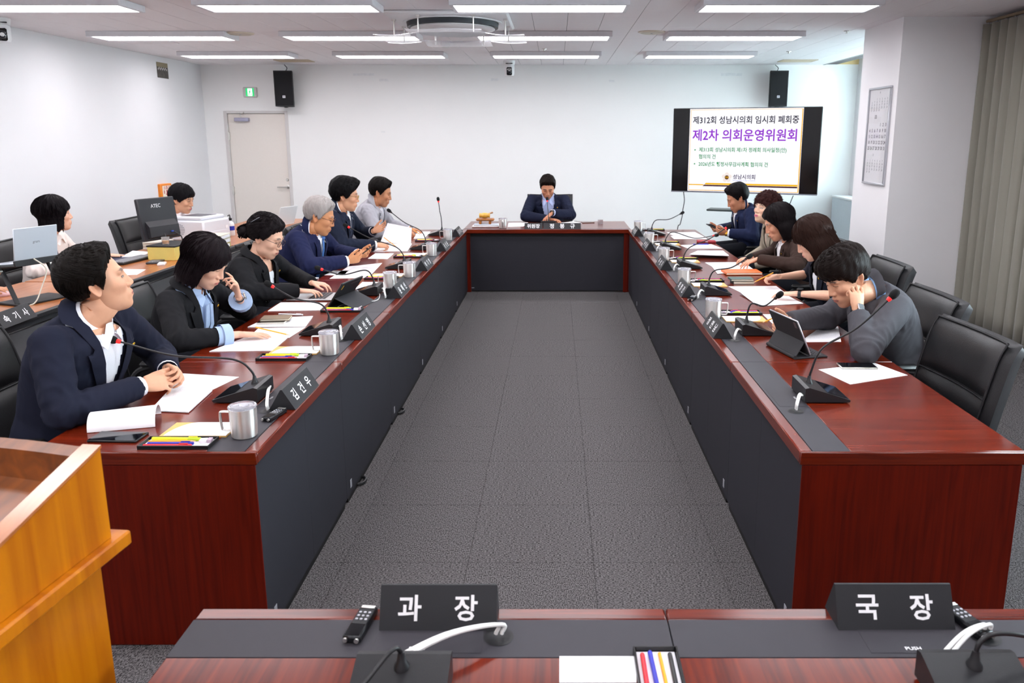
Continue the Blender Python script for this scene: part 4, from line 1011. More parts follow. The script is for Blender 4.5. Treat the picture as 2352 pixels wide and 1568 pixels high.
# photo print and orange extinguisher sign on the left wall
t = thing('photo_print', 'small photo print of a crowd taped high on the left wall', 'photo', (XL + .0005, 10.385, 2.535))
MB().box(0, .002, -.145, .145, -.095, .095).build('photo_paper', mat('photo_dark', '#4a4440', .4, var=.9, scale=22), t, smooth=0); MB().box(.0021, .0026, -.145, .145, .04, .095).build('photo_sky', mat('photo_tan', '#8c8064', .4, var=.1), t, smooth=0)
for k in range(9): MB().sphere((.0026, -.11 + .027 * k, .012 + .014 * (k % 2)), (.0008, .011, .013), 8, 6).build('face_spot', mat('photo_face', '#c9c4c6', .5), t)
t = thing('extinguisher_sign', 'orange framed fire extinguisher sign leaning out from the left wall', 'sign', (XL + .002, 10.08, .93), -.12)
Mo = mat('orange_plastic', '#e88420', .4)
MB().box(0, .05, -.12, .12, 0, .20, .008).build('sign_body', Mo, t); MB().box(.051, .053, -.085, .085, .025, .175).build('sign_face', mat('sign_cream', '#f2e4d2', .5), t, smooth=0)
Mr = mat('sign_red', '#b02238', .5); F_ = lambda y, z: frame((.0536, y, z), (0, 1, 0), (0, 0, 1))
text('소화기', .05, Mr, t, F_(0, .15))
a_ = MB(); a_.prism([(-.010, .125), (.010, .125), (.010, .075), (.026, .075), (0, .04), (-.026, .075), (-.010, .075)], .0532, .0538, 0); a_.build('arrow', Mr, t, smooth=0)
for s in (-1, 1): MB().box(.0532, .0538, s * .055 - .008, s * .055 + .008, .075, .12).build('red_mark', Mr, t, smooth=0)
# framed three-month calendar on the pillar
cy0, cy1, cz0, cz1 = 7.045, 7.535, 1.285, 2.15
t = thing('wall_calendar', 'tall silver-framed three-month calendar on the white pillar', 'calendar', (2.9195, (cy0 + cy1) / 2, cz0))
hw = (cy1 - cy0) / 2; hh = cz1 - cz0; b = MB(); e = .018
b.box(-.022, 0, -hw, hw, 0, e, .003); b.box(-.022, 0, -hw, hw, hh - e, hh, .003); b.box(-.022, 0, -hw, -hw + e, e, hh - e, .003); b.box(-.022, 0, hw - e, hw, e, hh - e, .003)
b.build('frame', mat('silver_frame', '#bfc0c6', .3, .7), t)
MB().box(-.008, -.001, -hw + e, hw - e, e, hh - e).build('calendar_sheet', mat('calendar_paper', '#f1f0f3', .6, var=.01), t, smooth=0)
MB().box(-.0145, -.0125, -hw + e, hw - e, e, hh - e).build('glazing', mat('frame_glazing', '#ffffff', .03, trans=1, var=0, ior=1.1), t, smooth=0)
def month(z0, size, sx, sz, start, days, m, name):
    mb = MB()
    for d in range(1, days + 1):
        c, r = (d - 1 + start) % 7, (d - 1 + start) // 7
        v, f = _txt[str(d), True]; F2 = frame((-.0086, (3 - c) * sx, z0 - r * sz), (0, -1, 0), (0, 0, 1))
        mb.add([F2 @ Vector(q) for q in (v * size)], f)
    me = bpy.data.meshes.new(name); me.from_pydata(mb.v, [], mb.f); me.update(); return link(name, me, m, t, smooth=0, recalc=False)
Mk = mat('calendar_ink', '#4a4452', .6); Mk2 = mat('calendar_grey_ink', '#9a98a0', .6)
month(.535, .042, .058, .052, 4, 31, Mk, 'month_numerals'); month(.76, .026, .056, .024, 2, 30, Mk2, 'month_numerals'); month(.215, .026, .056, .026, 0, 30, Mk2, 'month_numerals')
text('10', .05, Mk, t, frame((-.0086, .06, .605), (0, -1, 0), (0, 0, 1))); text('9', .03, Mk2, t, frame((-.0086, 0, .815), (0, -1, 0), (0, 0, 1))); text('11', .03, Mk2, t, frame((-.0086, .05, .265), (0, -1, 0), (0, 0, 1)))
# curtain with rail
cu = thing('curtain', 'grey-beige pleated curtain hanging at the right edge', 'curtain', (3.62, 6.15, 0))
M_cur = mat('curtain_cloth', '#8f8b80', .85, var=.08, scale=8, bump=.3, bscale=900, stretch=(1, 1, .1), sheen=.2)
N_ = 150; rows = []
for iz in range(13):
    z = .10 + (CEIL - .07 - .10) * iz / 12; sp = 1.0
    r = []
    for k in range(N_ + 1):
        s = k / N_; ph = s * 2 * PI * 12 + .5 * math.sin(s * 17) + .25 * math.sin(z * 2 + s * 9)
        r.append((.042 * math.sin(ph) + .012 * math.sin(2.1 * ph + 1) , -.80 + 1.585 * s + .018 * math.cos(ph), z))
    rows.append(r)
MB().sheet(rows, .002, (1, 0, 0)).build('curtain_cloth', M_cur, cu, smooth=2)
rl = MB(); rl.tube([(0, -.85, CEIL - .04), (0, .79, CEIL - .04)], .014, 10); rl.build('curtain_rail', mat('rail_brown', '#8a7a63', .4), cu)
for k in range(13): MB().tube([(0, -.79 + .13 * k, CEIL - .075), (0, -.79 + .13 * k, CEIL - .025)], .006, 6).build('glider', M_grey, cu)
MB().box(.03, .06, .765, .795, .08, CEIL - .07, .002).build('leading_edge', mat('curtain_liner', '#4a4848', .8), cu)
# ================================================================== screen on its stand
TL, TR = ony(1546, 250, 10.25), ony(1890, 243, 9.55); BL, BR = ony(1543, 441, 10.25), ony(1877, 448, 9.55)
ctr = (TL + TR + BL + BR) / 4; axx = Vector((TR.x - TL.x, TR.y - TL.y, 0)); Wt = ((TR - TL).length + (BR - BL).length) / 2; Ht = ((TL - BL).length + (TR - BR).length) / 2
tv = thing('television', 'large wall-wide screen on a wheeled stand showing a purple-titled slide', 'television', (ctr.x, ctr.y, 0), math.atan2(axx.y, axx.x))
hw, zc = Wt / 2, ctr.z; hh = Ht / 2
MB().box(-hw, hw, 0, .05, zc - hh, zc + hh, .006).build('screen_housing', M_black, tv)
MB().box(-hw, hw, -.004, .0, zc - hh, zc - hh + .014, .001).build('bottom_bezel', mat('bezel_grey', '#8f8f98', .35, .6), tv)
MB().box(-hw + .008, hw - .008, -.003, -.0005, zc - hh + .015, zc + hh - .008).build('panel', mat('screen_black', '#08080a', .12, var=0), tv, smooth=0)
sw = Ht * 2 / 3 * .985; x0, x1 = -sw, sw; z0, z1 = zc - hh + .018, zc + hh - .010
def em(name, c, s=1.0):
    if name in _M: return _M[name]
    m = mat(name, '#050505', .25, var=0); b = m.node_tree.nodes['Principled BSDF']; b.inputs['Emission Color'].default_value = lin(c); b.inputs['Emission Strength'].default_value = s
    return m
SL = thing  # slide pieces are flat print on the panel
slide = MB().box(x0, x1, -.0036, -.0031, z0, z1).build('slide', em('slide_white', '#f3f1fb', 1.0), tv, smooth=0)
def SX(s): return x0 + (x1 - x0) * s
def SZ(q): return z0 + (z1 - z0) * q
def rect(a, b, c, d, m, name='slide_band', y=-.0042): return MB().box(SX(a), SX(b), y, -.0037, SZ(c), SZ(d)).build(name, m, slide, smooth=0)
My = em('slide_gold', '#f0b818', .9); Mm = em('slide_maroon', '#4a0f22', .6); Mp = em('slide_purple', '#8f1fc9', .9); Mgk = em('slide_green', '#1f9a4c', .8); Mb = em('slide_black', '#1c1830', .5)
for r_ in ((.008, .992, .985, .99), (.008, .012, .01, .985), (.988, .997, .01, .985), (.008, .992, .008, .016)): rect(*r_, My, 'slide_border')
rect(.012, .15, .072, .086, My); 
pb = MB(); pb.prism([(SX(.155), SZ(.082)), (SX(.985), SZ(.082)), (SX(.985), SZ(.104)), (SX(.17), SZ(.104))], -.0042, -.0037, 1); pb.build('slide_band', My, slide, smooth=0)
pb = MB(); pb.prism([(SX(.14), SZ(.062)), (SX(.985), SZ(.062)), (SX(.985), SZ(.08)), (SX(.155), SZ(.08))], -.0042, -.0037, 1); pb.build('slide_band', Mm, slide, smooth=0)
def line(s, xa, xb, q, size, m, bold=True): return text(s, size, m, slide, frame((SX((xa + xb) / 2), -.0046, SZ(q)), (1, 0, 0), (0, 0, 1)), bold, SX(xb) - SX(xa))
hS = z1 - z0
line('제312회 성남시의회 임시회 폐회중', .03, .965, .865, hS * .098, Mb); line('제2차 의회운영위원회', .03, .955, .685, hS * .15, Mp)
line('제313회 성남시의회 제1차 정례회 의사일정(안)', .095, .875, .505, hS * .060, Mgk); line('협의의 건', .095, .25, .425, hS * .060, Mgk); line('2026년도 행정사무감사계획 협의의 건', .095, .72, .335, hS * .060, Mgk)
rect(.052, .064, .497, .513, Mgk, 'bullet'); rect(.052, .064, .327, .343, Mgk, 'bullet')
line('성남시의회', .415, .615, .185, hS * .062, em('slide_ink', '#3a2350', .6)); line('Seongnam City Council', .415, .615, .14, hS * .024, em('slide_blue_ink', '#7d86c9', .8), False)
fl = MB(); cx_, cz_ = SX(.36), SZ(.175)
for k in range(5):
    a = PI / 2 + 2 * PI * k / 5; fl.sphere((cx_ + .038 * math.cos(a) * hS, -.0042, cz_ + .038 * math.sin(a) * hS), (.026 * hS, .0005, .026 * hS), 14, 6)
fl.build('emblem_petals', em('emblem_petal', '#efe3dd', .9), slide)
MB().sphere((cx_, -.0048, cz_), (.026 * hS, .0005, .026 * hS), 18, 6).build('emblem_centre', em('emblem_brown', '#5c2412', .7), slide)
text('의회', hS * .026, My, slide, frame((cx_, -.0055, cz_), (1, 0, 0), (0, 0, 1)))
st_ = MB(); st_.box(-.045, .045, .06, .11, .10, zc + .1, .006); st_.build('stand_column', M_black, tv); MB().box(-.25, .25, .05, .065, zc - .2, zc + .2, .004).build('mount_plate', M_black, tv)
MB().box(-.42, .42, .02, .15, .05, .10, .01).build('stand_base', M_black, tv)
for s in (-1, 1):
    MB().box(s * .42 - .03, s * .42 + .03, -.30, .45, .06, .10, .01).build('stand_leg', M_black, tv)
    for y in (-.27, .42): MB().tube([(s * .42 - .015, y, .03), (s * .42 + .015, y, .03)], .03, 14).build('caster', M_black, tv)
MB().box(-.40, -.05, -.16, .07, .80, .825, .006).build('accessory_shelf', mat('shelf_grey', '#3b4443', .4), tv)
W_ = Matrix.Translation(tv.location) @ Matrix.Rotation(tv.rotation_euler.z, 4, 'Z')
for j, (pa) in enumerate((((1570, 440), (1572, 460), (1569, 478), (1567, 495), (1562, 515), (1556, 527)), ((1822, 449), (1815, 466), (1808, 482), (1800, 505)))):
    P_ = [ony(u, v, 10.15 if j == 0 else 9.6) for u, v in pa]; P_ = P_ + [Vector((P_[-1].x - .02, P_[-1].y, .02))]
    Wi = W_.inverted(); MB().tube([Wi @ q for q in bez(P_, 5)], .0055, 8).build('power_cable', M_black, tv)
# ================================================================== people
def V(*a): return Vector(a)
def smoothstep(a, b, x):
    t = np.clip((x - a) / (b - a), 0, 1); return t * t * (3 - 2 * t)
def smin(a, b, k):
    h = np.clip(.5 + .5 * (b - a) / k, 0, 1); return b * (1 - h) + a * h - k * h * (1 - h)
def ell(p, c, r):
    qx = (p[0] - c[0]) / r[0]; qy = (p[1] - c[1]) / r[1]; qz = (p[2] - c[2]) / r[2]
    k0 = np.sqrt(qx * qx + qy * qy + qz * qz); k1 = np.sqrt((qx / r[0]) ** 2 + (qy / r[1]) ** 2 + (qz / r[2]) ** 2)
    return k0 * (k0 - 1) / np.maximum(k1, 1e-9)
def cap_(p, a, b, ra, rb):
    ab = (b[0] - a[0], b[1] - a[1], b[2] - a[2]); L2 = ab[0] ** 2 + ab[1] ** 2 + ab[2] ** 2
    x, y, z = p[0] - a[0], p[1] - a[1], p[2] - a[2]
    t = np.clip((x * ab[0] + y * ab[1] + z * ab[2]) / L2, 0, 1)
    return np.sqrt((x - t * ab[0]) ** 2 + (y - t * ab[1]) ** 2 + (z - t * ab[2]) ** 2) - (ra + (rb - ra) * t)
def head_sdf(p, F):
    """F: face parameters (jaw width, cheek, chin, nose)"""
    jw, ck, nz = F.get('jaw', 1), F.get('cheek', 1), F.get('nose', 1)
    d = ell(p, (-.014, 0, .030), (.099, .078, .086))
    d = smin(d, ell(p, (.028, 0, -.032), (.062, .066 * ck, .084)), .03)
    d = smin(d, ell(p, (.026, 0, -.078), (.060, .053 * jw, .045)), .025)
    d = smin(d, ell(p, (.066, 0, -.106), (.024, .024 * jw, .019)), .022)
    if F.get('_coarse'): return d
    q = (p[0], np.abs(p[1]), p[2])
    d = smin(d, ell(q, (.060, .043 * ck, -.026), (.024, .022, .020)), .022)
    d = smin(d, ell(q, (.080, .026, .020), (.014, .026, .009)), .018)
    d = -smin(-d, ell(q, (.103, .031, .002), (.017, .019, .013)), .012)
    d = smin(d, ell(q, (.0765, .0305, .0005), (.0125, .0155, .0115)), .004)
    d = smin(d, cap_(p, (.0865, 0, .013), (.1010 + .003 * nz, 0, -.034), .0065, .0112), .012)
    d = smin(d, ell(q, (.0945, .0125, -.0395), (.011, .0088, .0078)), .006)
    d = smin(d, ell(p, (.082, 0, -.070), (.020, .030, .020)), .014)
    d = smin(d, ell(p, (.0955, 0, -.0655), (.0075, .0225, .0048)), .004)
    d = smin(d, ell(p, (.0935, 0, -.0765), (.0080, .0190, .0058)), .004)
    d = -smin(-d, ell(p, (.1045, 0, -.0708), (.0085, .024, .0012)), .004)
    return d
HC = np.array([0, 0, -.012])
def head_radius(dirs, F, it=46):
    t = np.full(len(dirs), .155); dx, dy, dz = [np.ascontiguousarray(dirs[:, i]) for i in range(3)]
    for k in range(it):
        d = head_sdf((HC[0] + dx * t, HC[1] + dy * t, HC[2] + dz * t), F); t = t - d * .85
    return t
def dirs_of(az, el): return np.stack([np.cos(el) * np.cos(az), np.cos(el) * np.sin(az), np.sin(el)], 1)
def head_grid(res):
    """azimuth columns dense at the face, elevation rows dense at the features"""
    n = res; u = np.linspace(-1, 1, n, endpoint=False); az = PI * (u * .62 + .38 * u ** 3)
    v = np.linspace(0, 1, int(res * .72)); el = -PI / 2 + PI * v + .20 * np.sin(2 * PI * v) * -.55 * 0
    return az, el
def head_mesh(F, res):
    az, el = head_grid(res); A, E_ = np.meshgrid(az, el[1:-1])
    D = dirs_of(A.ravel(), E_.ravel()); r = head_radius(D, F); P = HC + D * r[:, None]
    n = len(az); m = len(el) - 2
    bot = HC + np.array([0, 0, -1]) * head_radius(np.array([[0, 0, -1.]]), F)[0]; top = HC + np.array([0, 0, 1]) * head_radius(np.array([[0, 0, 1.]]), F)[0]
    v = np.vstack([P, bot, top]); f = []
    for i in range(m - 1):
        for k in range(n):
            k2 = (k + 1) % n; f.append((i * n + k, i * n + k2, (i + 1) * n + k2, (i + 1) * n + k))
    f += [(m * n, (k + 1) % n, k) for k in range(n)] + [(m * n + 1, (m - 1) * n + k, (m - 1) * n + (k + 1) % n) for k in range(n)]
    return v, f
def skin_lin(F): return np.array(lin(F.get('skin', '#e0ab87'))[:3]) * np.array([.90, .81, .785])
def face_colours(v, F):
    skin = skin_lin(F); C = np.tile(skin, (len(v), 1))
    x, y, z = v[:, 0], np.abs(v[:, 1]), v[:, 2]
    def blend(mask, col, s=1.0):
        m = np.clip(mask, 0, 1)[:, None] * s; C[:] = C * (1 - m) + np.array(lin(col)[:3]) * m
    front = (x > .03)
    blend(front * np.exp(-(((y - .045) / .02) ** 2 + ((z + .035) / .02) ** 2)), F.get('blush', '#d98a70'), .28)
    blend(front * np.exp(-(((y) / .014) ** 2 + ((z + .035) / .014) ** 2)), '#d88a70', .22)
    lips = front * (x > .07) * (smoothstep(.026, .019, y) * smoothstep(.0100, .0070, np.abs(z + .0708) + .16 * y))
    blend(lips, F.get('lip', '#c47068'), .9)
    blend(front * (x > .07) * smoothstep(.024, .018, y) * smoothstep(.0022, .0006, np.abs(z + .0710)), '#5e2c2a', .8)
    bz = .0235 + .004 * np.sin((y - .012) / .036 * PI) - F.get('browdrop', 0)
    brow = front * smoothstep(.010, .014, y) * smoothstep(.054, .046, y) * smoothstep(.0052, .0028, np.abs(z - bz))
    blend(brow, F.get('brow', '#2a211f'), .85)
    # eyes: lid line, opening, iris
    op = F.get('eye', .0018); ez = .0005 - .06 * (y - .0305) ** 2 / .0155
    e = front * (x > .05) * smoothstep(.0165, .0145, np.abs(y - .0305))
    blend(e * smoothstep(op + .0022, op + .0006, np.abs(z - ez - .0004)), '#2c1f1d', .9)
    if op > .003:
        blend(e * smoothstep(.0135, .0115, np.abs(y - .0305)) * smoothstep(op + .0002, op - .0012, np.abs(z - ez)), '#e9e2de', 1)
        blend(e * smoothstep(.0062, .0048, np.abs(y - .0305 - F.get('gaze', 0))) * smoothstep(op + .001, op - .001, np.abs(z - ez)), '#23140f', 1)
    if F.get('stubble'): blend(front * smoothstep(-.045, -.065, z) * (1 - lips), '#9c7a68', .22)
    blend(smoothstep(.055, .04, np.abs(x + .005)) * smoothstep(.05, .065, y) * smoothstep(-.045, -.01, z) * F.get('fade', 0), F.get('brow', '#2a211f'), .6)
    return C
def ear(side):
    """outer ear as a dished shell, head coordinates"""
    rows = []
    for i in range(9):
        q = i / 8; r = []
        for k in range(18):
            a = 2 * PI * k / 18
            lob = 1 - .28 * max(0, -math.sin(a)) + .12 * max(0, math.sin(a))
            R = math.sin(PI / 2 * q)
            lift = .013 * (1 - (1 - q) ** 2) if q < .8 else .013 - .010 * (q - .8) / .2
            h = .006 + .010 * math.sin(PI * min(q * 1.05, 1)) * (.6 + .4 * math.cos(a - 2.4)) - .004 * (1 - q)
            r.append((-.014 + .0190 * R * lob * math.cos(a) - .006 * math.sin(a) * R, side * (.069 + h + .007 * R * (-math.cos(a))), -.010 + .0335 * R * math.sin(a)))
        r.append(r[0]); rows.append(r)
    back = [[(-.006, side * .066, -.008)] * 19]
    m = MB(); m.grid(rows[::-1]); m.grid([rows[-1], [(x * .6 - .006, side * .060, z * .7) for x, y, z in rows[-1]]]); return m.v, m.f
# ---------------------------------------------------------------- hair
def interp(x, xs, ys): return np.interp(x, xs, ys)
def hair_mesh(style, F, HSd, seed, res=1.0):
    """shell over the scalp plus strand clumps; head coordinates; returns MB"""
    rng = np.random.RandomState(seed); n, m = int(120 * res), int(84 * res)
    az = np.linspace(-PI, PI, n, endpoint=False); el = np.linspace(math.radians(-78), PI / 2 - .02, m)
    A, E_ = np.meshgrid(az, el); a = np.abs(np.degrees(A)).ravel(); sgn = np.sign(A).ravel(); e = np.degrees(E_).ravel(); D = dirs_of(A.ravel(), E_.ravel())
    rh = head_radius(D, dict(F, _coarse=1), 30)
    line = interp(a, *HSd['line']); 
    if HSd.get('part'): line = line + HSd['part'] * np.sin(np.radians(np.clip(a, 0, 60)) * 3) * sgn
    wob = 2.0 * np.sin(A.ravel() * 23 + seed) + 1.5 * np.sin(A.ravel() * 41 + 2 * seed)
    mask = smoothstep(line - 1 + wob * HSd.get('wob', 1), line + HSd.get('soft', 9) + wob * HSd.get('wob', 1), e)
    th = interp(a, *HSd['side']) * (1 - smoothstep(10, 65, e)) + smoothstep(10, 65, e) * HSd['top']
    th = th + HSd.get('quiff', 0) * np.exp(-((a / 55) ** 2)) * np.exp(-(((e - 48) / 22) ** 2))
    th = th * (1 + .09 * np.sin(A.ravel() * 9 + e / 11 + seed) * np.cos(e / 9 + seed) + .04 * np.sin(A.ravel() * 19 - e / 7))
    r = rh + th * mask - .005 * (1 - mask)
    if 'hang' in HSd:      # hair hanging below the jaw: vertical curtain of radius R down to zb
        R = interp(a, *HSd['hang']); zb = HSd['zb']
        rc = R / np.maximum(np.cos(np.radians(e)), .12)
        low = smoothstep(12, -12, e) * smoothstep(HSd['face'] - 7, HSd['face'] + 7, a)
        r = np.where(low > .02, r * (1 - low) + np.maximum(rc, rh + .006) * low, r)
        mask = np.maximum(mask, low * (HC[2] + D[:, 2] * r > zb + .012 * np.sin(A.ravel() * 13 + seed) - .0))
        tuck = smoothstep(zb + .055, zb, HC[2] + D[:, 2] * r) * low
        r = r - tuck * HSd.get('tuck', .012)
    P = HC + D * r[:, None]; ok = (mask > .03).reshape(m, n)
    if HSd.get('curl'): P = P + D * (HSd['curl'] * np.sin(P[:, 0:1] * 160 + seed) * np.sin(P[:, 1:2] * 150) * np.sin(P[:, 2:3] * 170)) * mask[:, None]
    inner = HC + D * (r - np.where(mask > .2, HSd.get('thick', .012), .004))[:, None]
    mb = MB(); base = list(map(tuple, P)) + list(map(tuple, inner)); N = n * m; f = []
    cell = np.zeros((m - 1, n), bool)
    for i in range(m - 1):
        for k in range(n):
            k2 = (k + 1) % n
            cell[i, k] = ok[i, k] and ok[i, k2] and ok[i + 1, k] and ok[i + 1, k2]
    for i in range(m - 1):
        for k in range(n):
            if not cell[i, k]: continue
            k2 = (k + 1) % n; q = (i * n + k, i * n + k2, (i + 1) * n + k2, (i + 1) * n + k)
            f.append(q); f.append(tuple(j + N for j in reversed(q)))
            if i == 0 or not cell[i - 1, k]: f.append((q[1], q[0], q[0] + N, q[1] + N))
            if i == m - 2 or not cell[min(i + 1, m - 2), k]: f.append((q[3], q[2], q[2] + N, q[3] + N))
            if not cell[i, (k - 1) % n]: f.append((q[0], q[3], q[3] + N, q[0] + N))
            if not cell[i, k2]: f.append((q[2], q[1], q[1] + N, q[2] + N))
    top = len(base); base.append(tuple(HC + np.array([0, 0, 1]) * (rh[-1] + HSd['top']))); f += [((m - 1) * n + k, (m - 1) * n + (k + 1) % n, top) for k in range(n)]
    used = sorted({j for q in f for j in q}); mp = {j: i for i, j in enumerate(used)}
    mb.add([base[j] for j in used], [tuple(mp[j] for j in q) for q in f])
    # strand clumps riding on the shell
    rg = r.reshape(m, n); mg = mask.reshape(m, n)
    def surf(aa, ee):
        i = np.clip((ee - el[0]) / (el[-1] - el[0]) * (m - 1), 0, m - 1); k = ((aa + PI) / (2 * PI) * n) % n
        return rg[int(i), int(k) % n], mg[int(i), int(k) % n]
    cnt = int(HSd.get('strands', 420) * 3.0 * res)
    for s in range(cnt):
        aa = rng.uniform(-PI, PI); ee = math.asin(rng.uniform(math.sin(math.radians(-20 if 'hang' not in HSd else 0)), 1))
        if surf(aa, ee)[1] < .35: continue
        L = HSd.get('slen', .05) * rng.uniform(.6, 1.3); npt = 6; pts = []; step = L / npt / .11
        fa, fe = HSd['flow'](aa, ee); lift = HSd.get('lift', .006) * rng.uniform(-.3, 1.3)
        jit = rng.uniform(-.5, .5) * HSd.get('jit', .6)
        for q in range(npt):
            rr, mm = surf(aa, ee)
            if mm < .1 and q > 1: break
            d = dirs_of(np.array([aa]), np.array([ee]))[0]; pts.append(HC + d * (rr + .0005 + lift * (q / (npt - 1)) ** 1.6))
            ca, sa = math.cos(jit), math.sin(jit); ga, ge = fa * ca - fe * sa, fa * sa + fe * ca
            aa += step * ga / max(.35, math.cos(ee)); ee += step * ge
            if ee > PI / 2 - .05: ee = PI / 2 - .05; 
            aa = (aa + PI) % (2 * PI) - PI
        if len(pts) > 3:
            w = HSd.get('sw', .0015) * rng.uniform(.6, 1.2); k = len(pts)
            mb.tube(pts, [w * (.5 + .5 * math.sin(PI * min(1, .25 + .75 * q / (k - 1)))) * (1 - .75 * (q / (k - 1)) ** 2) for q in range(k)], 3, cap=False, ry=[w * .6] * k)
    return mb
def flow_back(aa, ee): return (.9 * np.sign(aa) if abs(aa) > .25 else .1, .45 if abs(aa) < 1.3 and ee < 1.0 else -.7)
def flow_fwd(aa, ee): return (-.8 * np.sign(aa), -.35) if abs(aa) > .3 else (.35, -.9)
def flow_down(aa, ee): return (.12 * math.sin(aa * 3), -1.0)
def flow_side(aa, ee): return (.9, -.25) if ee > .5 else (.25 * np.sign(aa), -.95)
MEN = dict(soft=16, line=([0, 30, 45, 57, 67, 76, 84, 97, 112, 130, 180], [45, 43, 38, 29, 16, -4, -13, 5, -10, -32, -38]), side=([0, 60, 90, 180], [.022, .016, .014, .018]), top=.030, strands=420, slen=.05, lift=.0014, flow=flow_side, wob=.6, jit=.35)
def men(**k): d = dict(MEN); d.update(k); return d
BOB = dict(line=([0, 28, 45, 60, 70, 180], [18, 16, 9, -14, -50, -50]), side=([0, 60, 90, 180], [.022, .024, .026, .030]), top=.030, hang=([0, 60, 90, 130, 180], [.098, .098, .106, .112, .116]), zb=-.135, face=63, tuck=.016, strands=520, slen=.11, lift=.0016, jit=.12, flow=flow_down, wob=.3, sw=.0020)
def bob(**k): d = dict(BOB); d.update(k); return d
# ---------------------------------------------------------------- hands
def rot_about(v, ax, a): return Matrix.Rotation(a, 3, ax) @ v
def hand(W, Fd, Nn, side, curls, spread=.10, thumb=(38, 14, 10, .25), sc=1.0, fore=None):
    """five-fingered hand; W wrist, Fd finger direction, Nn out of the palm, side +1 left -1 right; curls = 4 x (mcp, pip, dip) degrees"""
    F_ = Vector(Fd).normalized(); N_ = Vector(Nn); N_ = (N_ - F_ * N_.dot(F_)).normalized(); T = F_.cross(N_) * (-side)
    m = MB(); W = Vector(W)
    st = W - F_ * .05 if fore is None else Vector(fore)
    wp = [(0, .0255, .0205), (.02, .030, .0175), (.045, .037, .016), (.07, .040, .0145), (.088, .039, .012), (.096, .034, .009)]
    m.tube([st, W * .6 + st * .4, W] if fore is None else [st, st.lerp(W, .4), st.lerp(W, .8), W], [.030, .027, .025] if fore is None else [.042 * sc, .040 * sc, .029 * sc, .0255 * sc], 14, ry=[.026, .023, .020] if fore is None else [.040 * sc, .036 * sc, .024 * sc, .020 * sc], up=tuple(N_))
    m.tube([W + F_ * (a * sc) for a, _, _ in wp], [b * sc for _, b, _ in wp], 14, ry=[c * sc for _, _, c in wp], up=tuple(N_))
    roots = [(.090, .0285), (.094, .0095), (.091, -.0095), (.083, -.0275)]; lens = [.074, .082, .076, .060]; rad = [.0088, .0092, .0088, .0078]
    ax0 = F_.cross(N_).normalized()
    for i in range(4):
        b, t = roots[i]; p = W + (F_ * (b - .012) + T * t) * sc; d = (F_ + T * (spread * (1.5 - i))).normalized()
        pts = [p, p + d * .012 * sc]; rr = [rad[i] * sc, rad[i] * sc]
        for j, (c, fr) in enumerate(zip(curls[i], (.46, .30, .24))):
            d = rot_about(d, ax0, math.radians(c)); q = pts[-1] + d * lens[i] * fr * sc; k = (1 - .11 * (j + 1))
            pts += [pts[-1].lerp(q, .5), q]; rr += [rad[i] * (k + .03) * sc, rad[i] * (k + .05 if j < 2 else k - .1) * sc]
        pts.append(pts[-1] + d * .0045 * sc); rr.append(rr[-1] * .55)
        m.tube(pts, rr, 8)
    a0, a1, a2, up = thumb
    p = W + (F_ * .022 + T * .024) * sc; d = (F_ * math.cos(math.radians(a0)) + T * math.sin(math.radians(a0)) + N_ * up).normalized()
    pts = [p]; rr = [.0145 * sc]
    for j, (c, l, r_) in enumerate(((0, .042, .0115), (a1, .034, .0098), (a2, .026, .0085))):
        d = (d * math.cos(math.radians(c)) + (F_ * .8 - T * .6).normalized() * math.sin(math.radians(c))).normalized()
        q = pts[-1] + d * l * sc; pts += [pts[-1].lerp(q, .5), q]; rr += [r_ * 1.04 * sc, r_ * sc]
    pts.append(pts[-1] + d * .005 * sc); rr.append(rr[-1] * .55)
    m.tube(pts, rr, 9)
    return m
FLAT = [(8, 12, 8)] * 4; RELAX = [(18, 30, 18), (20, 34, 20), (22, 36, 22), (24, 38, 24)]; CURL = [(40, 60, 40), (45, 65, 40), (48, 68, 42), (50, 70, 42)]; HOOK = [(22, 104, 62), (24, 106, 62), (26, 106, 62), (28, 102, 60)]; FIST = [(75, 95, 60), (78, 98, 60), (80, 98, 60), (82, 95, 60)]
TYPE = [(20, 35, 20), (15, 30, 18), (22, 38, 20), (26, 40, 22)]; PENH = [(45, 45, 20), (50, 60, 35), (58, 75, 40), (62, 78, 42)]; POINT = [(10, 14, 8), (40, 60, 35), (55, 75, 40), (60, 78, 42)]
def remesh(mb, vox, it=2, fac=.5):
    me = bpy.data.meshes.new('form'); me.from_pydata(mb.v, [], mb.f); me.update(); fixnormals(me)
    o = bpy.data.objects.new('form', me)
    r = o.modifiers.new('r', 'REMESH'); r.mode = 'VOXEL'; r.voxel_size = vox
    if it:
        s = o.modifiers.new('s', 'SMOOTH'); s.factor = fac; s.iterations = it
    out = evaluated(o); bpy.data.meshes.remove(me)
    return out
def mesh_arrays(me):
    co = np.empty(len(me.vertices) * 3); me.vertices.foreach_get('co', co)
    return co.reshape(-1, 3), [tuple(p.vertices) for p in me.polygons]
def wrinkle(me, cen, amp, seed):
    """cloth folds: noise across the limb, strongest near the given points"""
    co, _ = mesh_arrays(me); nr = np.empty(len(me.vertices) * 3); me.vertices.foreach_get('normal', nr); nr = nr.reshape(-1, 3)
    w = np.full(len(co), .22)
    for c, r_ in cen: w += np.exp(-((np.linalg.norm(co - np.array(c), axis=1) / r_) ** 2))
    w = np.clip(w, 0, 1.2); x, y, z = co.T; s = seed
    f = (np.sin(38 * x + 22 * z + 9 * np.sin(13 * y + s) + s) + np.sin(46 * y - 31 * z + 8 * np.sin(15 * x + s)) + .7 * np.sin(70 * z + 24 * x - 30 * y + 6 * np.sin(21 * y))) / 2.7
    f = 1 - np.abs(f) * 1.6
    co = co + nr * (f * w * amp)[:, None]; me.vertices.foreach_set('co', co.ravel()); me.update()
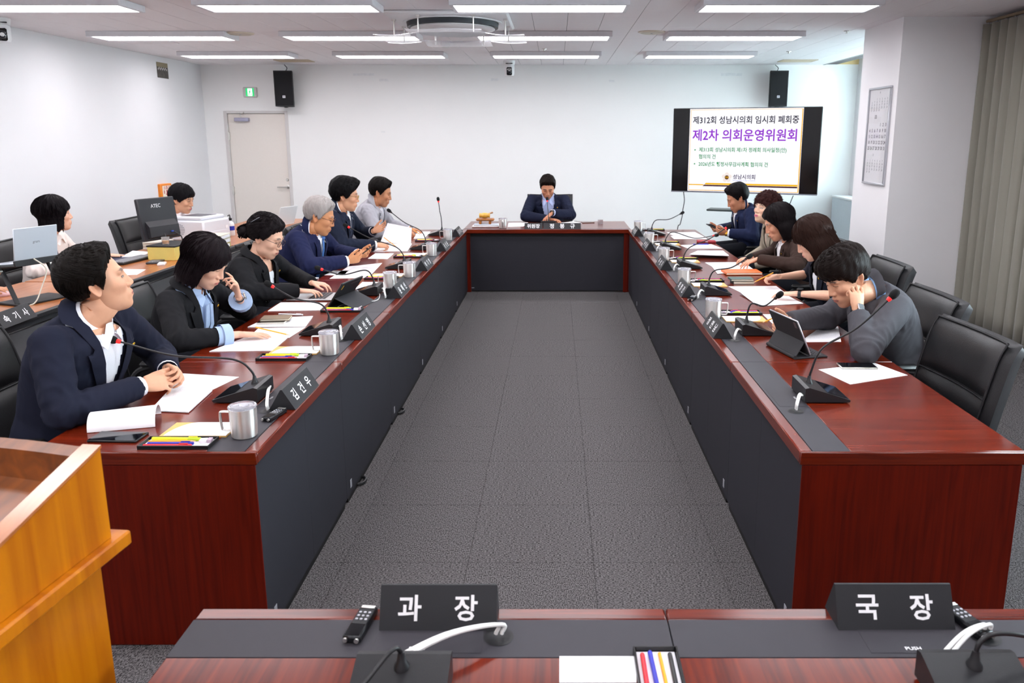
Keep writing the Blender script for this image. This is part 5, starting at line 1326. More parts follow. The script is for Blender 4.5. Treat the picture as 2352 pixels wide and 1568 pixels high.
M_skinbase = mat('skin', '#ffffff', .48, attr='col', var=.05, scale=60, bump=.08, bscale=500)
def hairmat(name, c, r=.48):
    m = mat(name, c, r, var=.3, scale=14, bump=.5, bscale=60, stretch=(5, 5, 1), spec=.09); return m
def cloth(name, c, r=.85, sheen=0): return mat(name, c, r, var=.10, scale=300, bump=.3, bscale=1400, spec=.2)
M_gold = mat('gold_pin', '#d9a93c', .25, 1)
def person(key, label, hip, yaw, neck, head, hyp, arms, jacket=None, shirt='#eef0f5', hairs=None, hcol='#17130f', F=None, female=False, tie=None, glasses=None, pin=True, open_=.20, res=130, HS=1.06, cuffs=True, watch=None, sw=1.0, sleeve=1.0, extra=None, lap=.075, loose=1.0, collar=True, mat_jacket=None, seed=1, vlow=.28):
    F = dict(F or {}); root = thing('person', label, 'person', (hip[0], hip[1], 0)); O = Vector((hip[0], hip[1], 0))
    yaw = math.radians(yaw); left = V(-math.sin(yaw), math.cos(yaw), 0); fwd0 = V(math.cos(yaw), math.sin(yaw), 0)
    neck = Vector(neck) - O; head = Vector(head) - O; P0 = V(0, 0, .50)
    mid = P0.lerp(neck, .5) - fwd0 * .035
    fs = (.90 if female else 1.0) * sw
    # --- torso
    tab = [(0, .178, .128), (.12, .182, .135), (.3, .168, .125), (.5, .178, .128), (.68, .190, .128), (.82, .194, .118), (.92, .178, .100), (.98, .130, .082), (1.03, .086, .068)]
    def spine(t): return P0 * (1 - t) ** 2 + mid * 2 * t * (1 - t) + neck * t * t
    def tangent(t): return (2 * (1 - t) * (mid - P0) + 2 * t * (neck - mid)).normalized()
    def ring(t, gw=1.0, off=0.0, n=28):
        w = np.interp(t, [a[0] for a in tab], [a[1] for a in tab]) * fs * gw + off; d = np.interp(t, [a[0] for a in tab], [a[2] for a in tab]) * fs * gw + off
        up = tangent(t); f = left.cross(up).normalized(); c = spine(t); out = []
        for k in range(n):
            a = 2 * PI * k / n; ca, sa = math.cos(a), math.sin(a); ex = 2 / 2.5
            bx = abs(ca) ** ex * (1 if ca > 0 else -1); by = abs(sa) ** ex * (1 if sa > 0 else -1)
            dd = d
            if female and ca > 0 and .45 < t < .85: dd = d + .022 * math.exp(-((t - .64) / .1) ** 2) * (.6 + .4 * abs(math.sin(2 * a)))
            drop = -.045 * (abs(by) ** 2) * smoothstep(.85, 1, np.array([t]))[0]
            out.append(c + f * (bx * dd) + left * (by * w) + up * drop)
        return out
    def torso(gw=1.0, off=0.0, n=28, ts=None):
        m = MB(); ts = ts or [0, .04, .1, .2, .3, .4, .5, .6, .68, .75, .82, .87, .91, .94, .97, 1.0, 1.03]; rows = [ring(t, gw, off, n) for t in ts]
        for r in rows: r.append(r[0])
        m.grid(rows); k = len(m.v); n1 = n + 1
        m.f.append(tuple(range(n - 1, -1, -1))); m.f.append(tuple(range((len(ts) - 1) * n1, (len(ts) - 1) * n1 + n)))
        return m
    tors = torso(1.04)
    bvh = BVHTree.FromPolygons([Vector(p) for p in tors.v], tors.f)
    upn = tangent(.85); shw = .186 * fs
    form = MB(); form.add(tors.v, tors.f)
    folds = []
    armdata = []
    for s, nm in ((1, 'L'), (-1, 'R')):
        el, wr, hd = arms[nm]; el = Vector(el) - O; wr = Vector(wr) - O
        shl = neck + left * (s * shw) - upn * .058
        inn = neck + left * (s * shw * .55) - upn * .075
        full = wr if sleeve >= 1 else el.lerp(wr, max(0, sleeve - .5) * 2) if sleeve > .5 else shl.lerp(el, .75)
        dfore = (wr - el).normalized()
        if sleeve >= 1: full = wr - dfore * .012
        pts = [inn, shl.lerp(inn, .35), shl, shl.lerp(el, .25), shl.lerp(el, .55), shl.lerp(el, .85)]
        rr = [.056, .062, .065, .063, .060, .057]
        if sleeve > .5:
            pts += [el, el.lerp(full, .15), el.lerp(full, .5), full]; rr += [.057, .056, .051, .044]
        rr = [r_ * fs * loose for r_ in rr]
        form.tube(pts, rr, 16); form.sphere(shl, .063 * fs * loose, 14, 8)
        if sleeve > .5: form.sphere(el, .057 * fs * loose, 12, 8)
        folds += [(el, .11), (shl - V(0, 0, .08), .09)]
        armdata.append((s, nm, shl, el, wr, dfore, hd))
    jm = remesh(form, .0085, 3, .5)
    wrinkle(jm, folds, .0075 if not female else .006, seed * 1.7)
    jco, jfc = mesh_arrays(jm); bvj = BVHTree.FromPolygons([Vector(p) for p in jco], jfc)
    if collar != 'blouse':      # open the jacket front: neck hole and the V down to the button
        bm = bmesh.new(); bm.from_mesh(jm); Lsp = (neck - P0).length; axd = (neck - P0).normalized(); kill = []
        for fc in bm.faces:
            p = fc.calc_center_median(); t = (p - P0).dot(axd) / Lsp
            if t < 1 - vlow / Lsp: continue
            sp_ = spine(min(t, 1)); f_ = left.cross(tangent(min(t, 1))).normalized(); u = abs((p - sp_).dot(left)); k = min(1, max(0, (1 - t) * Lsp / vlow))
            if ((.02 < (p - sp_).dot(f_) < .165 * fs) and u < open_ * .36 * (1 - k ** 1.15) + .004) or ((p - neck).length < .09 and (p - neck).dot(upn) > -.005 and ((p - neck) - upn * (p - neck).dot(upn)).length < .064): kill.append(fc)
        bmesh.ops.delete(bm, geom=kill, context='FACES'); bm.to_mesh(jm); bm.free()
    jmat = mat_jacket or cloth('jacket_' + jacket.lstrip('#'), jacket)
    jo = link('jacket' if collar != 'blouse' else 'blouse', jm, jmat, root, smooth=1.2)
    # --- body: head, neck, core, arms and hands in one mesh
    hy, hp, hr = [math.radians(a) for a in hyp]
    MH = Matrix.Translation(head) @ Matrix.Rotation(hy, 4, 'Z') @ Matrix.Rotation(hp, 4, 'Y') @ Matrix.Rotation(hr, 4, 'X') @ Matrix.Diagonal((HS, HS, HS, 1))
    hv, hf = head_mesh(F, res); hc = face_colours(hv, F)
    body = MB(); cols = []
    def put(v, f, c): body.add(v, f); cols.append(np.array(c) if np.ndim(c) == 2 else np.tile(np.array(c), (len(v), 1)))
    MHn = np.array(MH); put((hv @ MHn[:3, :3].T + MHn[:3, 3]), hf, hc)
    skin = skin_lin(F); warm = np.clip(skin * np.array([1.02, .93, .9]), 0, 1)
    for s in (-1, 1):
        if F.get('ears', True): v, f = ear(s); v = np.array(v); put(v @ MHn[:3, :3].T + MHn[:3, 3], f, warm)
    nk = MB(); b0 = MH @ V(-.018, 0, -.055); b1 = MH @ V(-.012, 0, -.10); nr_ = .054 if female else .064
    nk.tube([b0, b1, b1.lerp(neck, .55), neck - upn * .0, neck - upn * .05], [nr_ * .88, nr_ * .92, nr_ * .92, nr_ * .98, nr_ * 1.12], 24, up=tuple(left)); put(nk.v, nk.f, skin)
    core = torso(.90, 0, 20, [0, .2, .4, .6, .8, .9, .95, .98, 1.0]); put(core.v, core.f, skin)
    parts = []
    for s, nm, shl, el, wr, df, hd in armdata:
        a = MB(); a.tube([shl, shl.lerp(el, .5), el], [.045 * fs, .042 * fs, .038 * fs], 10); put(a.v, a.f, skin)
        Fd, Nn, cu, th = hd
        h = hand(wr, Fd, Nn, s, cu, thumb=th or (38, 14, 10, .25), sc=.98 if not female else .88, fore=tuple(el))
        hm = remesh(h, .0034 if res > 100 else .0042, 2, .5); v, f = mesh_arrays(hm); bpy.data.meshes.remove(hm)
        tip = np.linalg.norm(v - np.array(wr), axis=1); k = smoothstep(.13, .18, tip)[:, None]
        put(v, f, skin * (1 - .35 * k) + warm * np.array([1.0, .86, .84]) * .35 * k)
    bme = bpy.data.meshes.new('body'); bme.from_pydata([tuple(p) for p in body.v], [], body.f); bme.update()
    ca = bme.color_attributes.new('col', 'FLOAT_COLOR', 'POINT'); cc = np.vstack(cols); ca.data.foreach_set('color', np.hstack([cc, np.ones((len(cc), 1))]).ravel())
    link('body', bme, M_skinbase, root, smooth=1.6)
    # --- hair
    hm_ = hair_mesh(None, F, hairs, seed, 1.0 if res > 100 else .8)
    hm_.v = [tuple(p) for p in (np.array(hm_.v) @ MHn[:3, :3].T + MHn[:3, 3])]
    hm_.build('hair', hairmat('hair_' + hcol.lstrip('#'), hcol), root, smooth=1.4)
    # --- clothes in front: shirt, lapels, tie, pin, laid on the torso
    def on(u, w, off):
        """point on the chest; u across (m, to the left), w down the front from the neck base (m)"""
        Lsp = (neck - P0).length; t = 1 - w / Lsp; t = min(max(t, .02), 1.025)
        up = tangent(t); f = left.cross(up).normalized(); c = spine(t) + left * u
        hit = bvh.ray_cast(c + f * .5, -f)
        if hit[0] is None:
            q = bvh.find_nearest(c + f * .2); return q[0] + q[1] * off
        h2 = bvj.ray_cast(c + f * .24, -f)
        if h2[0] is not None and abs((h2[0] - hit[0]).dot(f)) < .03: return h2[0] + f * off
        return hit[0] + f * off
    def lie(p, off):
        """push a point out of the jacket so that it lies off above it"""
        q, nn, _, dist = bvj.find_nearest(p)
        return q + nn * off if (p - q).dot(nn) < off else p
    Rn = .066 if female else .070
    nax = (b1 - neck).normalized()
    nf = left.cross(nax).normalized()
    def ringpt(a, r_, h_): return neck + nax * h_ + nf * (math.cos(a) * r_) + left * (math.sin(a) * r_)
    if shirt and collar != 'blouse':
        rows = []; n = 10; m = 12
        for i in range(m + 1):
            w0 = -.012 if collar else .075; w = w0 + (vlow + .02 - w0) * i / m; hwd = open_ * .36 * (1 - max(0, w / (vlow + .02)) ** 1.15) + .014
            if not collar and i < 3: hwd *= (.55, .8, .95)[i]
            rows.append([on(-hwd + 2 * hwd * k / n, w, -.001) for k in range(n + 1)])
        MB().grid(rows).build('shirt_front', cloth('shirt_' + shirt.lstrip('#'), shirt, .75, .05), root, smooth=1.4)
    if shirt and collar is True or collar == 'blouse':
        sm = cloth('shirt_' + (shirt or jacket).lstrip('#'), shirt or jacket, .75, .05)
        g = .035 if not female else .045
        rows = []
        for h_, r_ in ((-.012, Rn * 1.16), (.012, Rn * 1.08), (.036, Rn * 1.0), (.036, Rn * 1.05), (.008, Rn * 1.22), (-.016, Rn * 1.36)):
            rows.append([ringpt(.30 + (2 * PI - .60) * k / 30, r_, h_ - .022 * (1 + math.cos(.30 + (2 * PI - .60) * k / 30)) / 2) for k in range(31)])
        MB().grid(rows).build('collar', sm, root, smooth=1.3)
        for s in (-1, 1):
            p0 = ringpt(s * .32, Rn * 1.10, -.002); p1 = ringpt(s * 1.15, Rn * 1.24, -.012); p2 = on(s * .052, .062, .014); p3 = on(s * .014, .020, .014)
            MB().sheet([[p0, p0.lerp(p1, .5), p1], [p3, p3.lerp(p2, .5), p2]], .002, tuple(left.cross(upn))).build('collar_tip', sm, root)
    if collar != 'blouse' and jacket:
        # lapels: collar roll behind the neck, running down to the button
        for s in (-1, 1):
            inn, out = [], []
            for q in range(7):
                a = s * (PI - (PI - 1.05) * q / 6)
                inn.append(lie(ringpt(a, Rn * 1.18, .030 - .014 * q / 6), .010)); out.append(lie(ringpt(a, Rn * 1.62, -.010 - .012 * q / 6), .008))
            m = 12
            for i in range(1, m + 1):
                k = i / m; w = .004 + (vlow - .004) * k; u = open_ * .36 * (1 - k ** 1.15) + .006
                lw_ = lap * (1 - k) ** .55 * (.72 if k < .16 else 1.0) + .004
                inn.append(on(s * u, w, .012)); out.append(on(s * (u + lw_), w - .018 * (1 - k), .0105))
            rows = [[a_, a_.lerp(b_, .5) + (fwd0 * .004 if i_ > 6 else V(0, 0, .004)), b_] for i_, (a_, b_) in enumerate(zip(inn, out))]
            MB().sheet(rows, .003, tuple((left.cross(upn)).normalized())).build('lapel', jmat, root, smooth=1.2)
        if pin:
            pp = on(.105 * fs, .085, .019); fr_ = frame(pp, left, upn)
            pm = MB()
            for k in range(5): pm.sphere((.0052 * math.cos(2 * PI * k / 5 + PI / 2), .0052 * math.sin(2 * PI * k / 5 + PI / 2), 0), (.0042, .0042, .002), 8, 6)
            pm.sphere((0, 0, .001), (.004, .004, .002), 8, 6); pm.xf(fr_).build('lapel_pin', M_gold, root)
    if tie:
        m_ = mat('tie_' + tie.lstrip('#'), tie, .5, var=.1, scale=200); rows = []
        for i in range(11):
            k = i / 10; w = .03 + (vlow + .0) * k; hw_ = (.016 + .016 * smoothstep(.1, .9, np.array([k]))[0]); rows.append([on(-hw_, w, .011), on(0, w, .016), on(hw_, w, .011)])
        MB().sheet(rows, .003, tuple(left.cross(upn))).build('tie', m_, root)
        kp = on(0, .022, .018); MB().sphere(kp, (.017, .017, .016), 10, 8).build('tie_knot', m_, root)
    # --- cuffs and watch
    for s, nm, shl, el, wr, df, hd in armdata:
        if cuffs and shirt and sleeve >= 1:
            MB().tube([wr - df * .035, wr - df * .004, wr + df * .004], [.038 * fs, .037 * fs, .036 * fs], 16, cap=False).build('shirt_cuff', cloth('shirt_' + shirt.lstrip('#'), shirt, .75, .05), root)
        if watch and watch[0] == nm:
            wc = wr + df * (.012 if sleeve >= 1 else -.022); Nn = Vector(hd[1]); bk = -(Nn - df * Nn.dot(df)).normalized()
            MB().tube([wc - df * .010, wc + df * .010], .029 * (.9 if female else 1), 18, cap=False, ry=.025).build('watch_strap', watch[1], root)
            fr_ = frame(wc + bk * .026, df, df.cross(bk)); 
            if fr_.to_3x3().col[2].dot(bk) < 0: fr_ = frame(wc + bk * .026, df, -df.cross(bk))
            MB().box(-.019, .019, -.017, .017, 0, .009, .004).xf(fr_).build('watch_case', watch[2], root); MB().box(-.015, .015, -.0135, .0135, .0091, .0098).xf(fr_).build('watch_face', watch[3], root, smooth=0)
    # --- glasses
    if glasses:
        gm = mat('glasses_' + glasses.lstrip('#'), glasses, .3, .6)
        for s in (-1, 1):
            loop = [MH @ V(.104 - .10 * (yy - .032) ** 2 * 20 * .3, s * (.032 + .0215 * math.cos(t)), -.004 + .0185 * math.sin(t)) for t in [2 * PI * k / 20 for k in range(21)] for yy in (.032,)]
            MB().tube(loop, .0016, 6).build('glasses_rim', gm, root)
            MB().tube([MH @ V(.101, s * .053, 0), MH @ V(.092, s * .070, .003), MH @ V(.045, s * .0765, .004), MH @ V(-.008, s * .0785, .004), MH @ V(-.022, s * .076, -.012)], .0016, 6).build('glasses_temple', gm, root)
        MB().tube([MH @ V(.106, -.0105, .002), MH @ V(.111, 0, .005), MH @ V(.106, .0105, .002)], .0016, 6).build('glasses_frame', gm, root)
    # --- legs and shoes under the desk
    lg = MB()
    for s in (-1, 1):
        h0 = V(0, 0, .575) + left * (s * .085); kn = h0 + fwd0 * .40 + V(0, 0, -.005) + left * (s * .03); an = V(kn.x, kn.y, .09) - fwd0 * .02
        lg.tube([h0 - fwd0 * .06, h0, h0.lerp(kn, .5), kn], [.082, .085, .075, .060], 12); lg.tube([kn + V(0, 0, .02), kn.lerp(an, .35), an], [.062, .056, .042], 12); lg.sphere(kn, .062, 10, 8)
    link('trousers', remesh(lg, .016, 2), cloth('trousers_dark', '#1d1f26'), root, smooth=1.4)
    for s in (-1, 1):
        kn = V(0, 0, .50) + left * (s * .115) + fwd0 * .38; MB().tube([V(kn.x, kn.y, .045) - fwd0 * .05, V(kn.x, kn.y, .05), V(kn.x, kn.y, .04) + fwd0 * .12, V(kn.x, kn.y, .03) + fwd0 * .19], [.04, .044, .042, .025], 12, ry=[.044, .05, .039, .022]).build('shoe', mat('shoe_black', '#121214', .3), root)
    ctx = dict(root=root, O=O, MH=MH, on=on, left=left, upn=upn, fwd=fwd0, ringpt=ringpt, Rn=Rn, neck=neck, arms=armdata, jmat=jmat)
    if extra: extra(ctx)
    return root
DN = (0, 0, -1)
# ---------------------------------------------------------------- the people in the photograph
SK1, SK2, SK3 = '#e6b594', '#d9a17a', '#eec3a8'
M_strapb = mat('watch_strap_black', '#1a1a1c', .5); M_wface = mat('watch_glass', '#20242b', .1)
def P_(key, *a, **k): return person(key, *a, **k)
# left row, near to far
P_('L1', 'man in navy jacket and open white shirt looking up with clasped hands', (-1.97, 2.95), -6, (-1.785, 2.940, 1.040), (-1.755, 2.955, 1.176), (34, -12, 0),
   {'R': ((-1.74, 2.63, .765), (-1.605, 2.905, .775), ((.75, .62, .05), (-.3, .6, -.5), [(40, 48, 20), (42, 50, 22), (44, 50, 22), (46, 52, 24)], (20, 10, 5, .1))),
    'L': ((-1.74, 3.34, .775), (-1.585, 3.085, .785), ((.78, -.55, .0), (-.4, -.6, -.3), [(45, 55, 20), (48, 58, 22), (50, 58, 22), (52, 60, 24)], (20, 10, 5, .2)))},
   '#1b1e2e', '#eceef6', men(quiff=.022, top=.030, line=([0, 25, 45, 57, 67, 76, 84, 97, 112, 130, 180], [50, 47, 41, 33, 22, -2, -12, 8, -6, -30, -38]), flow=flow_side, slen=.06), '#15110f', dict(skin=SK1, eye=.0032, gaze=.005, lip='#c4736a', fade=.35), open_=.21, vlow=.33, res=150, seed=1, HS=1.04, sw=1.06)
def cuffs_blue(c):
    m = cloth('shirt_a9bede', '#a9bede', .75, .05)
    for s, nm, shl, el, wr, df, hd in c['arms']:
        p = wr - df * (.075 if nm == 'R' else .085)
        MB().tube([p - df * .045, p - df * .01, p + df * .02, p + df * .025, p - df * .02], [.050, .052, .056, .060, .060], 16, cap=False).build('rolled_cuff', m, c['root'])
    bow = MB(); p = c['on'](0, .10, .02)
    for s in (-1, 1): bow.sheet([[c['on'](s * .004, .05, .02), c['on'](s * .03, .06, .02)], [c['on'](s * .006, .16, .02), c['on'](s * .038, .17, .018)], [c['on'](s * .010, .27, .018), c['on'](s * .04, .27, .016)]], .003, tuple(c['fwd']))
    bow.build('bow_ribbon', m, c['root'])
P_('L2', 'woman in black jacket with short dark bob touching her forehead', (-2.02, 4.02), -8, (-1.885, 4.000, 0.965), (-1.800, 3.995, 1.090), (-2, 30, 0),
   {'R': ((-1.80, 3.63, .765), (-1.60, 3.845, .742), ((.98, .17, -.05), DN, [(6, 10, 6)] * 4, (22, 6, 4, .1))),
    'L': ((-1.76, 4.36, .745), (-1.690, 4.10, .885), ((-.02, -.22, .97), (-.75, -.55, -.1), [(14, 22, 12), (38, 50, 28), (48, 60, 34), (55, 65, 36)], (35, 12, 8, .5)))},
   '#19191c', '#a9bede', bob(line=([0, 20, 38, 52, 64, 72, 180], [26, 20, 9, -2, -24, -50, -50]), part=6), '#1a1316', dict(skin=SK3, eye=.0006, ears=False, lip='#c65f60'), True, open_=.19, vlow=.36, res=150, seed=2, cuffs=False, sleeve=.86, loose=1.08, extra=cuffs_blue, watch=('L', M_strapb, mat('watch_steel', '#b9b4ac', .25, 1), M_wface), HS=1.02)
def bun(c):
    m = MB(); MH = c['MH']; m.sphere((-.125, -.02, -.02), (.040, .045, .042), 16, 12)
    for k in range(26):
        a = 2 * PI * k / 26; m.tube([(-.125 + .038 * math.cos(a), -.02 + .02 * math.sin(3 * a), -.02 + .044 * math.sin(a)), (-.130 + .03 * math.cos(a + .5), -.02 + .046 * math.sin(a * 2), -.02 + .04 * math.sin(a + .5)), (-.128 + .02 * math.cos(a + 1), -.02 + .03 * math.cos(a * 3), -.02 + .048 * math.sin(a + 1))], .005, 5)
    m.v = [tuple(MH @ Vector(p)) for p in m.v]; m.build('hair_bun', hairmat('hair_161113', '#161113'), c['root'], smooth=1.4)
    h = MB(); h.tube([MH @ V(-.085, -.075, .065), MH @ V(-.065, -.082, .09), MH @ V(-.05, -.070, .112)], .008, 8, ry=.004); h.build('hair_clip', mat('clip_grey', '#4a4a52', .2, .3), c['root'])
P_('L3', 'woman in black jacket and round glasses typing on a laptop', (-2.06, 5.06), -6, (-1.935, 5.050, 0.973), (-1.868, 5.05, 1.088), (-4, 24, 0),
   {'R': ((-1.86, 4.70, .79), (-1.615, 4.870, .765), ((.97, .12, -.06), DN, TYPE, (30, 10, 6, .3))), 'L': ((-1.86, 5.40, .79), (-1.610, 5.11, .770), ((.96, -.12, -.08), DN, TYPE, (30, 10, 6, .3)))},
   '#17171a', '#e9ebf0', men(line=([0, 30, 50, 65, 78, 95, 120, 180], [43, 40, 30, 10, -6, 2, -28, -34]), side=([0, 60, 90, 180], [.020, .020, .022, .024]), top=.030, flow=flow_back, slen=.09, strands=520, lift=.002, jit=.18), '#161113', dict(skin=SK3, eye=.0008, cheek=1.07, jaw=1.18, lip='#b96a66'), True, sw=1.12, glasses='#3c2a30', open_=.15, vlow=.30, res=140, seed=3, cuffs=False, collar=None, extra=bun, HS=1.05)
P_('L4', 'grey-haired man in glasses, navy suit and blue tie holding a phone', (-2.07, 6.12), -4, (-1.920, 6.120, 1.009), (-1.838, 6.12, 1.112), (8, 20, 0),
   {'R': ((-1.83, 5.75, .775), (-1.60, 5.945, .785), ((.90, .30, .18), (-.25, .75, .4), [(30, 42, 25), (40, 50, 28), (46, 56, 30), (50, 60, 32)], (35, 15, 10, .3))), 'L': ((-1.83, 6.46, .785), (-1.575, 6.20, .80), ((.92, -.25, .12), (-.3, -.6, .6), [(30, 42, 25), (40, 50, 28), (46, 56, 30), (50, 60, 32)], (35, 15, 10, .3)))},
   '#1c2142', '#eef0f6', men(top=.026, side=([0, 60, 90, 180], [.016, .011, .010, .013]), flow=flow_fwd, slen=.04, quiff=.008), '#a19a97', dict(skin='#d69a6c', eye=.0012, jaw=1.1, brow='#6a5c55', fade=.0), tie='#3f6aa8', glasses='#4a2f34', open_=.17, vlow=.34, res=130, seed=4, sw=1.13, pin=False, HS=1.10)
P_('L5', 'man with thick black hair and gold-rimmed glasses leafing through pages', (-2.10, 7.17), -2, (-1.965, 7.160, 1.074), (-1.905, 7.16, 1.198), (10, 9, 0),
   {'R': ((-1.86, 6.83, .785), (-1.615, 6.985, .765), ((.96, .24, -.02), (.0, .5, -.85), PENH, (22, 20, 15, .45))), 'L': ((-1.86, 7.52, .80), (-1.70, 7.30, .855), ((.92, -.05, .35), (.1, -.75, .5), [(14, 20, 12), (20, 28, 16), (26, 32, 18), (30, 36, 20)], (30, 10, 6, .3)))},
   '#1b2132', '#f0f2f7', men(top=.042, quiff=.024, side=([0, 60, 90, 180], [.026, .026, .022, .026]), line=([0, 25, 45, 60, 70, 82, 97, 112, 130, 180], [40, 36, 26, 12, -8, -14, 4, -12, -36, -42]), slen=.06), '#0e0d0f', dict(skin='#e0ac88', eye=.0014, jaw=1.06), tie='#1d2740', glasses='#b9975a', open_=.15, vlow=.30, res=110, seed=5, sw=1.12, pin=False, HS=1.10)
P_('L6', 'man in light grey jacket and open grey shirt with cropped black hair', (-2.07, 8.22), 0, (-1.885, 8.200, 1.039), (-1.818, 8.20, 1.150), (8, 17, 0),
   {'R': ((-1.80, 7.86, .775), (-1.56, 8.02, .755), ((.96, .22, -.03), DN, PENH, (22, 16, 12, .4))), 'L': ((-1.80, 8.55, .775), (-1.55, 8.36, .748), ((.95, -.25, -.04), DN, RELAX, None))},
   '#a3a1a8', '#d9dae2', men(top=.030, quiff=.012, side=([0, 60, 90, 180], [.014, .008, .007, .010]), flow=flow_fwd, slen=.035), '#14100f', dict(skin='#c98f68', eye=.0012, fade=.6, stubble=1), open_=.19, vlow=.33, res=110, seed=6, sw=1.10, pin=False, HS=1.10)
# head desk
hx = ony(1258, 428, 9.62).x
P_('CH', 'man in dark navy jacket and pale blue shirt at the head desk reading', (hx, 9.88), -90, (hx + .005, 9.700, 1.003), (hx, 9.63, 1.115), (-90, 30, 0),
   {'R': ((hx - .27, 9.50, .775), (hx + .02, 9.34, .755), ((.86, -.5, -.03), DN, RELAX, None)), 'L': ((hx + .28, 9.50, .79), (hx + .06, 9.30, .835), ((-.72, -.35, -.55), (.25, .1, -.9), [(8, 18, 10), (10, 20, 12), (14, 24, 14), (18, 28, 16)], (30, 10, 6, .3)))},
   '#171c31', '#b7c3ea', men(top=.028, quiff=.014, side=([0, 60, 90, 180], [.016, .012, .012, .014])), '#1c1512', dict(skin='#d59a78', eye=.0008, stubble=1), open_=.22, vlow=.36, res=110, seed=7, sw=1.08, watch=('L', mat('watch_strap_olive', '#4a4a40', .5), M_chrome, M_wface), HS=1.06)
# right row, near to far
P_('R2', 'man in grey jacket leaning his cheek on his fist over a tablet', (1.80, 4.00), 184, (1.585, 3.86, 0.963), (1.425, 3.80, 1.045), (196, 27, 6),
   {'L': ((1.415, 3.47, .765), (1.425, 3.625, .905), ((.0, .30, .95), (-.25, .92, -.28), HOOK, (14, 14, 12, .5))), 'R': ((1.46, 4.10, .775), (1.175, 3.885, .80), ((-.84, -.52, .12), (.62, -.7, -.3), [(25, 42, 25), (30, 46, 28), (34, 50, 30), (36, 52, 32)], (35, 15, 8, -.1)))},
   '#4c4b50', '#8fb0dc', men(top=.042, quiff=.02, side=([0, 60, 90, 180], [.028, .022, .016, .018]), line=([0, 28, 45, 60, 72, 82, 97, 112, 130, 180], [17, 19, 18, 8, -6, -10, 8, -4, -28, -36]), flow=flow_fwd, slen=.07, strands=520), '#1d1614', dict(skin=SK1, eye=.0008, browdrop=.002, lip='#b8706a'), open_=.14, vlow=.30, res=150, seed=8, sw=1.05, cuffs=False, loose=1.08, watch=('L', M_strapb, mat('watch_silver', '#cfd0d4', .3, .8), mat('watch_face_grey', '#6d7478', .2)), HS=1.06)
def pocket(c):
    MB().sheet([[c['on'](.06, .185, .014), c['on'](.12, .165, .013)], [c['on'](.06, .193, .014), c['on'](.12, .174, .013)]], .002, tuple(c['fwd'])).build('pocket_trim', M_paper, c['root'])
P_('R3', 'woman with long brown hair in navy short-sleeved jacket holding a pencil', (1.90, 5.02), 182, (1.735, 5.010, 0.965), (1.640, 5.00, 1.082), (168, 31, 0),
   {'L': ((1.74, 4.69, .765), (1.50, 4.815, .758), ((-.97, .10, -.03), DN, [(10, 20, 12)] * 4, (25, 8, 5, .2))), 'R': ((1.76, 5.36, .785), (1.52, 5.27, .785), ((-.93, .05, -.08), (.05, -.6, -.75), PENH, (22, 18, 14, .45)))},
   '#1d212d', '#e7e8ee', bob(zb=-.185, hang=([0, 60, 90, 130, 180], [.100, .104, .118, .128, .128]), face=52, tuck=.02, slen=.14, line=([0, 25, 42, 55, 64, 180], [12, 10, 2, -26, -50, -50]), strands=620), '#2a1a15', dict(skin=SK3, eye=.0008, ears=False, lip='#c8555c'), True, open_=.20, vlow=.34, res=130, seed=9, cuffs=False, sleeve=.62, collar=None, extra=pocket, watch=('L', M_strapb, M_black, M_wface), HS=1.04)
P_('R4', 'woman with black bob in brown jacket and white shirt reaching over papers', (1.95, 6.12), 182, (1.815, 6.100, 0.959), (1.728, 6.10, 1.066), (178, 25, 0),
   {'L': ((1.78, 5.72, .785), (1.545, 5.955, .80), ((-.90, -.08, -.30), (-.15, .0, -.95), [(10, 14, 8), (14, 18, 10), (20, 22, 12), (26, 26, 14)], (35, 8, 5, .2))), 'R': ((1.80, 6.46, .775), (1.56, 6.22, .765), ((-.95, -.2, -.05), DN, RELAX, None))},
   '#3b2c27', '#f1eff1', bob(zb=-.15, hang=([0, 60, 90, 130, 180], [.098, .102, .112, .118, .118]), face=66, line=([0, 22, 40, 55, 66, 74, 180], [40, 36, 24, 8, -18, -50, -50])), '#151012', dict(skin='#e3ac8c', eye=.0008, ears=False, lip='#b9655f'), True, open_=.18, vlow=.34, res=120, seed=10, cuffs=False, sw=1.04, HS=1.04)
P_('R5', 'woman with short curled brown hair in beige jacket looking up', (2.14, 7.15), 184, (1.975, 7.150, 0.965), (1.905, 7.15, 1.078), (208, -8, -4),
   {'L': ((2.00, 6.86, .66), (1.78, 6.98, .585), ((-.8, .5, -.1), DN, RELAX, None)), 'R': ((1.99, 7.44, .66), (1.78, 7.30, .585), ((-.8, -.5, -.1), DN, RELAX, None))},
   '#a89c8c', '#dcc3b0', men(line=([0, 28, 45, 60, 74, 90, 110, 180], [24, 20, 12, -4, -16, -20, -34, -40]), top=.044, side=([0, 60, 90, 180], [.030, .034, .036, .038]), curl=.010, slen=.05, lift=.012, jit=1.4, strands=520, flow=flow_side), '#3a201f', dict(skin='#f0cdb2', eye=.0034, ears=False, lip='#d0487c', blush='#e08a7a'), True, open_=.14, vlow=.34, res=110, seed=11, cuffs=False, collar=None, HS=1.04)
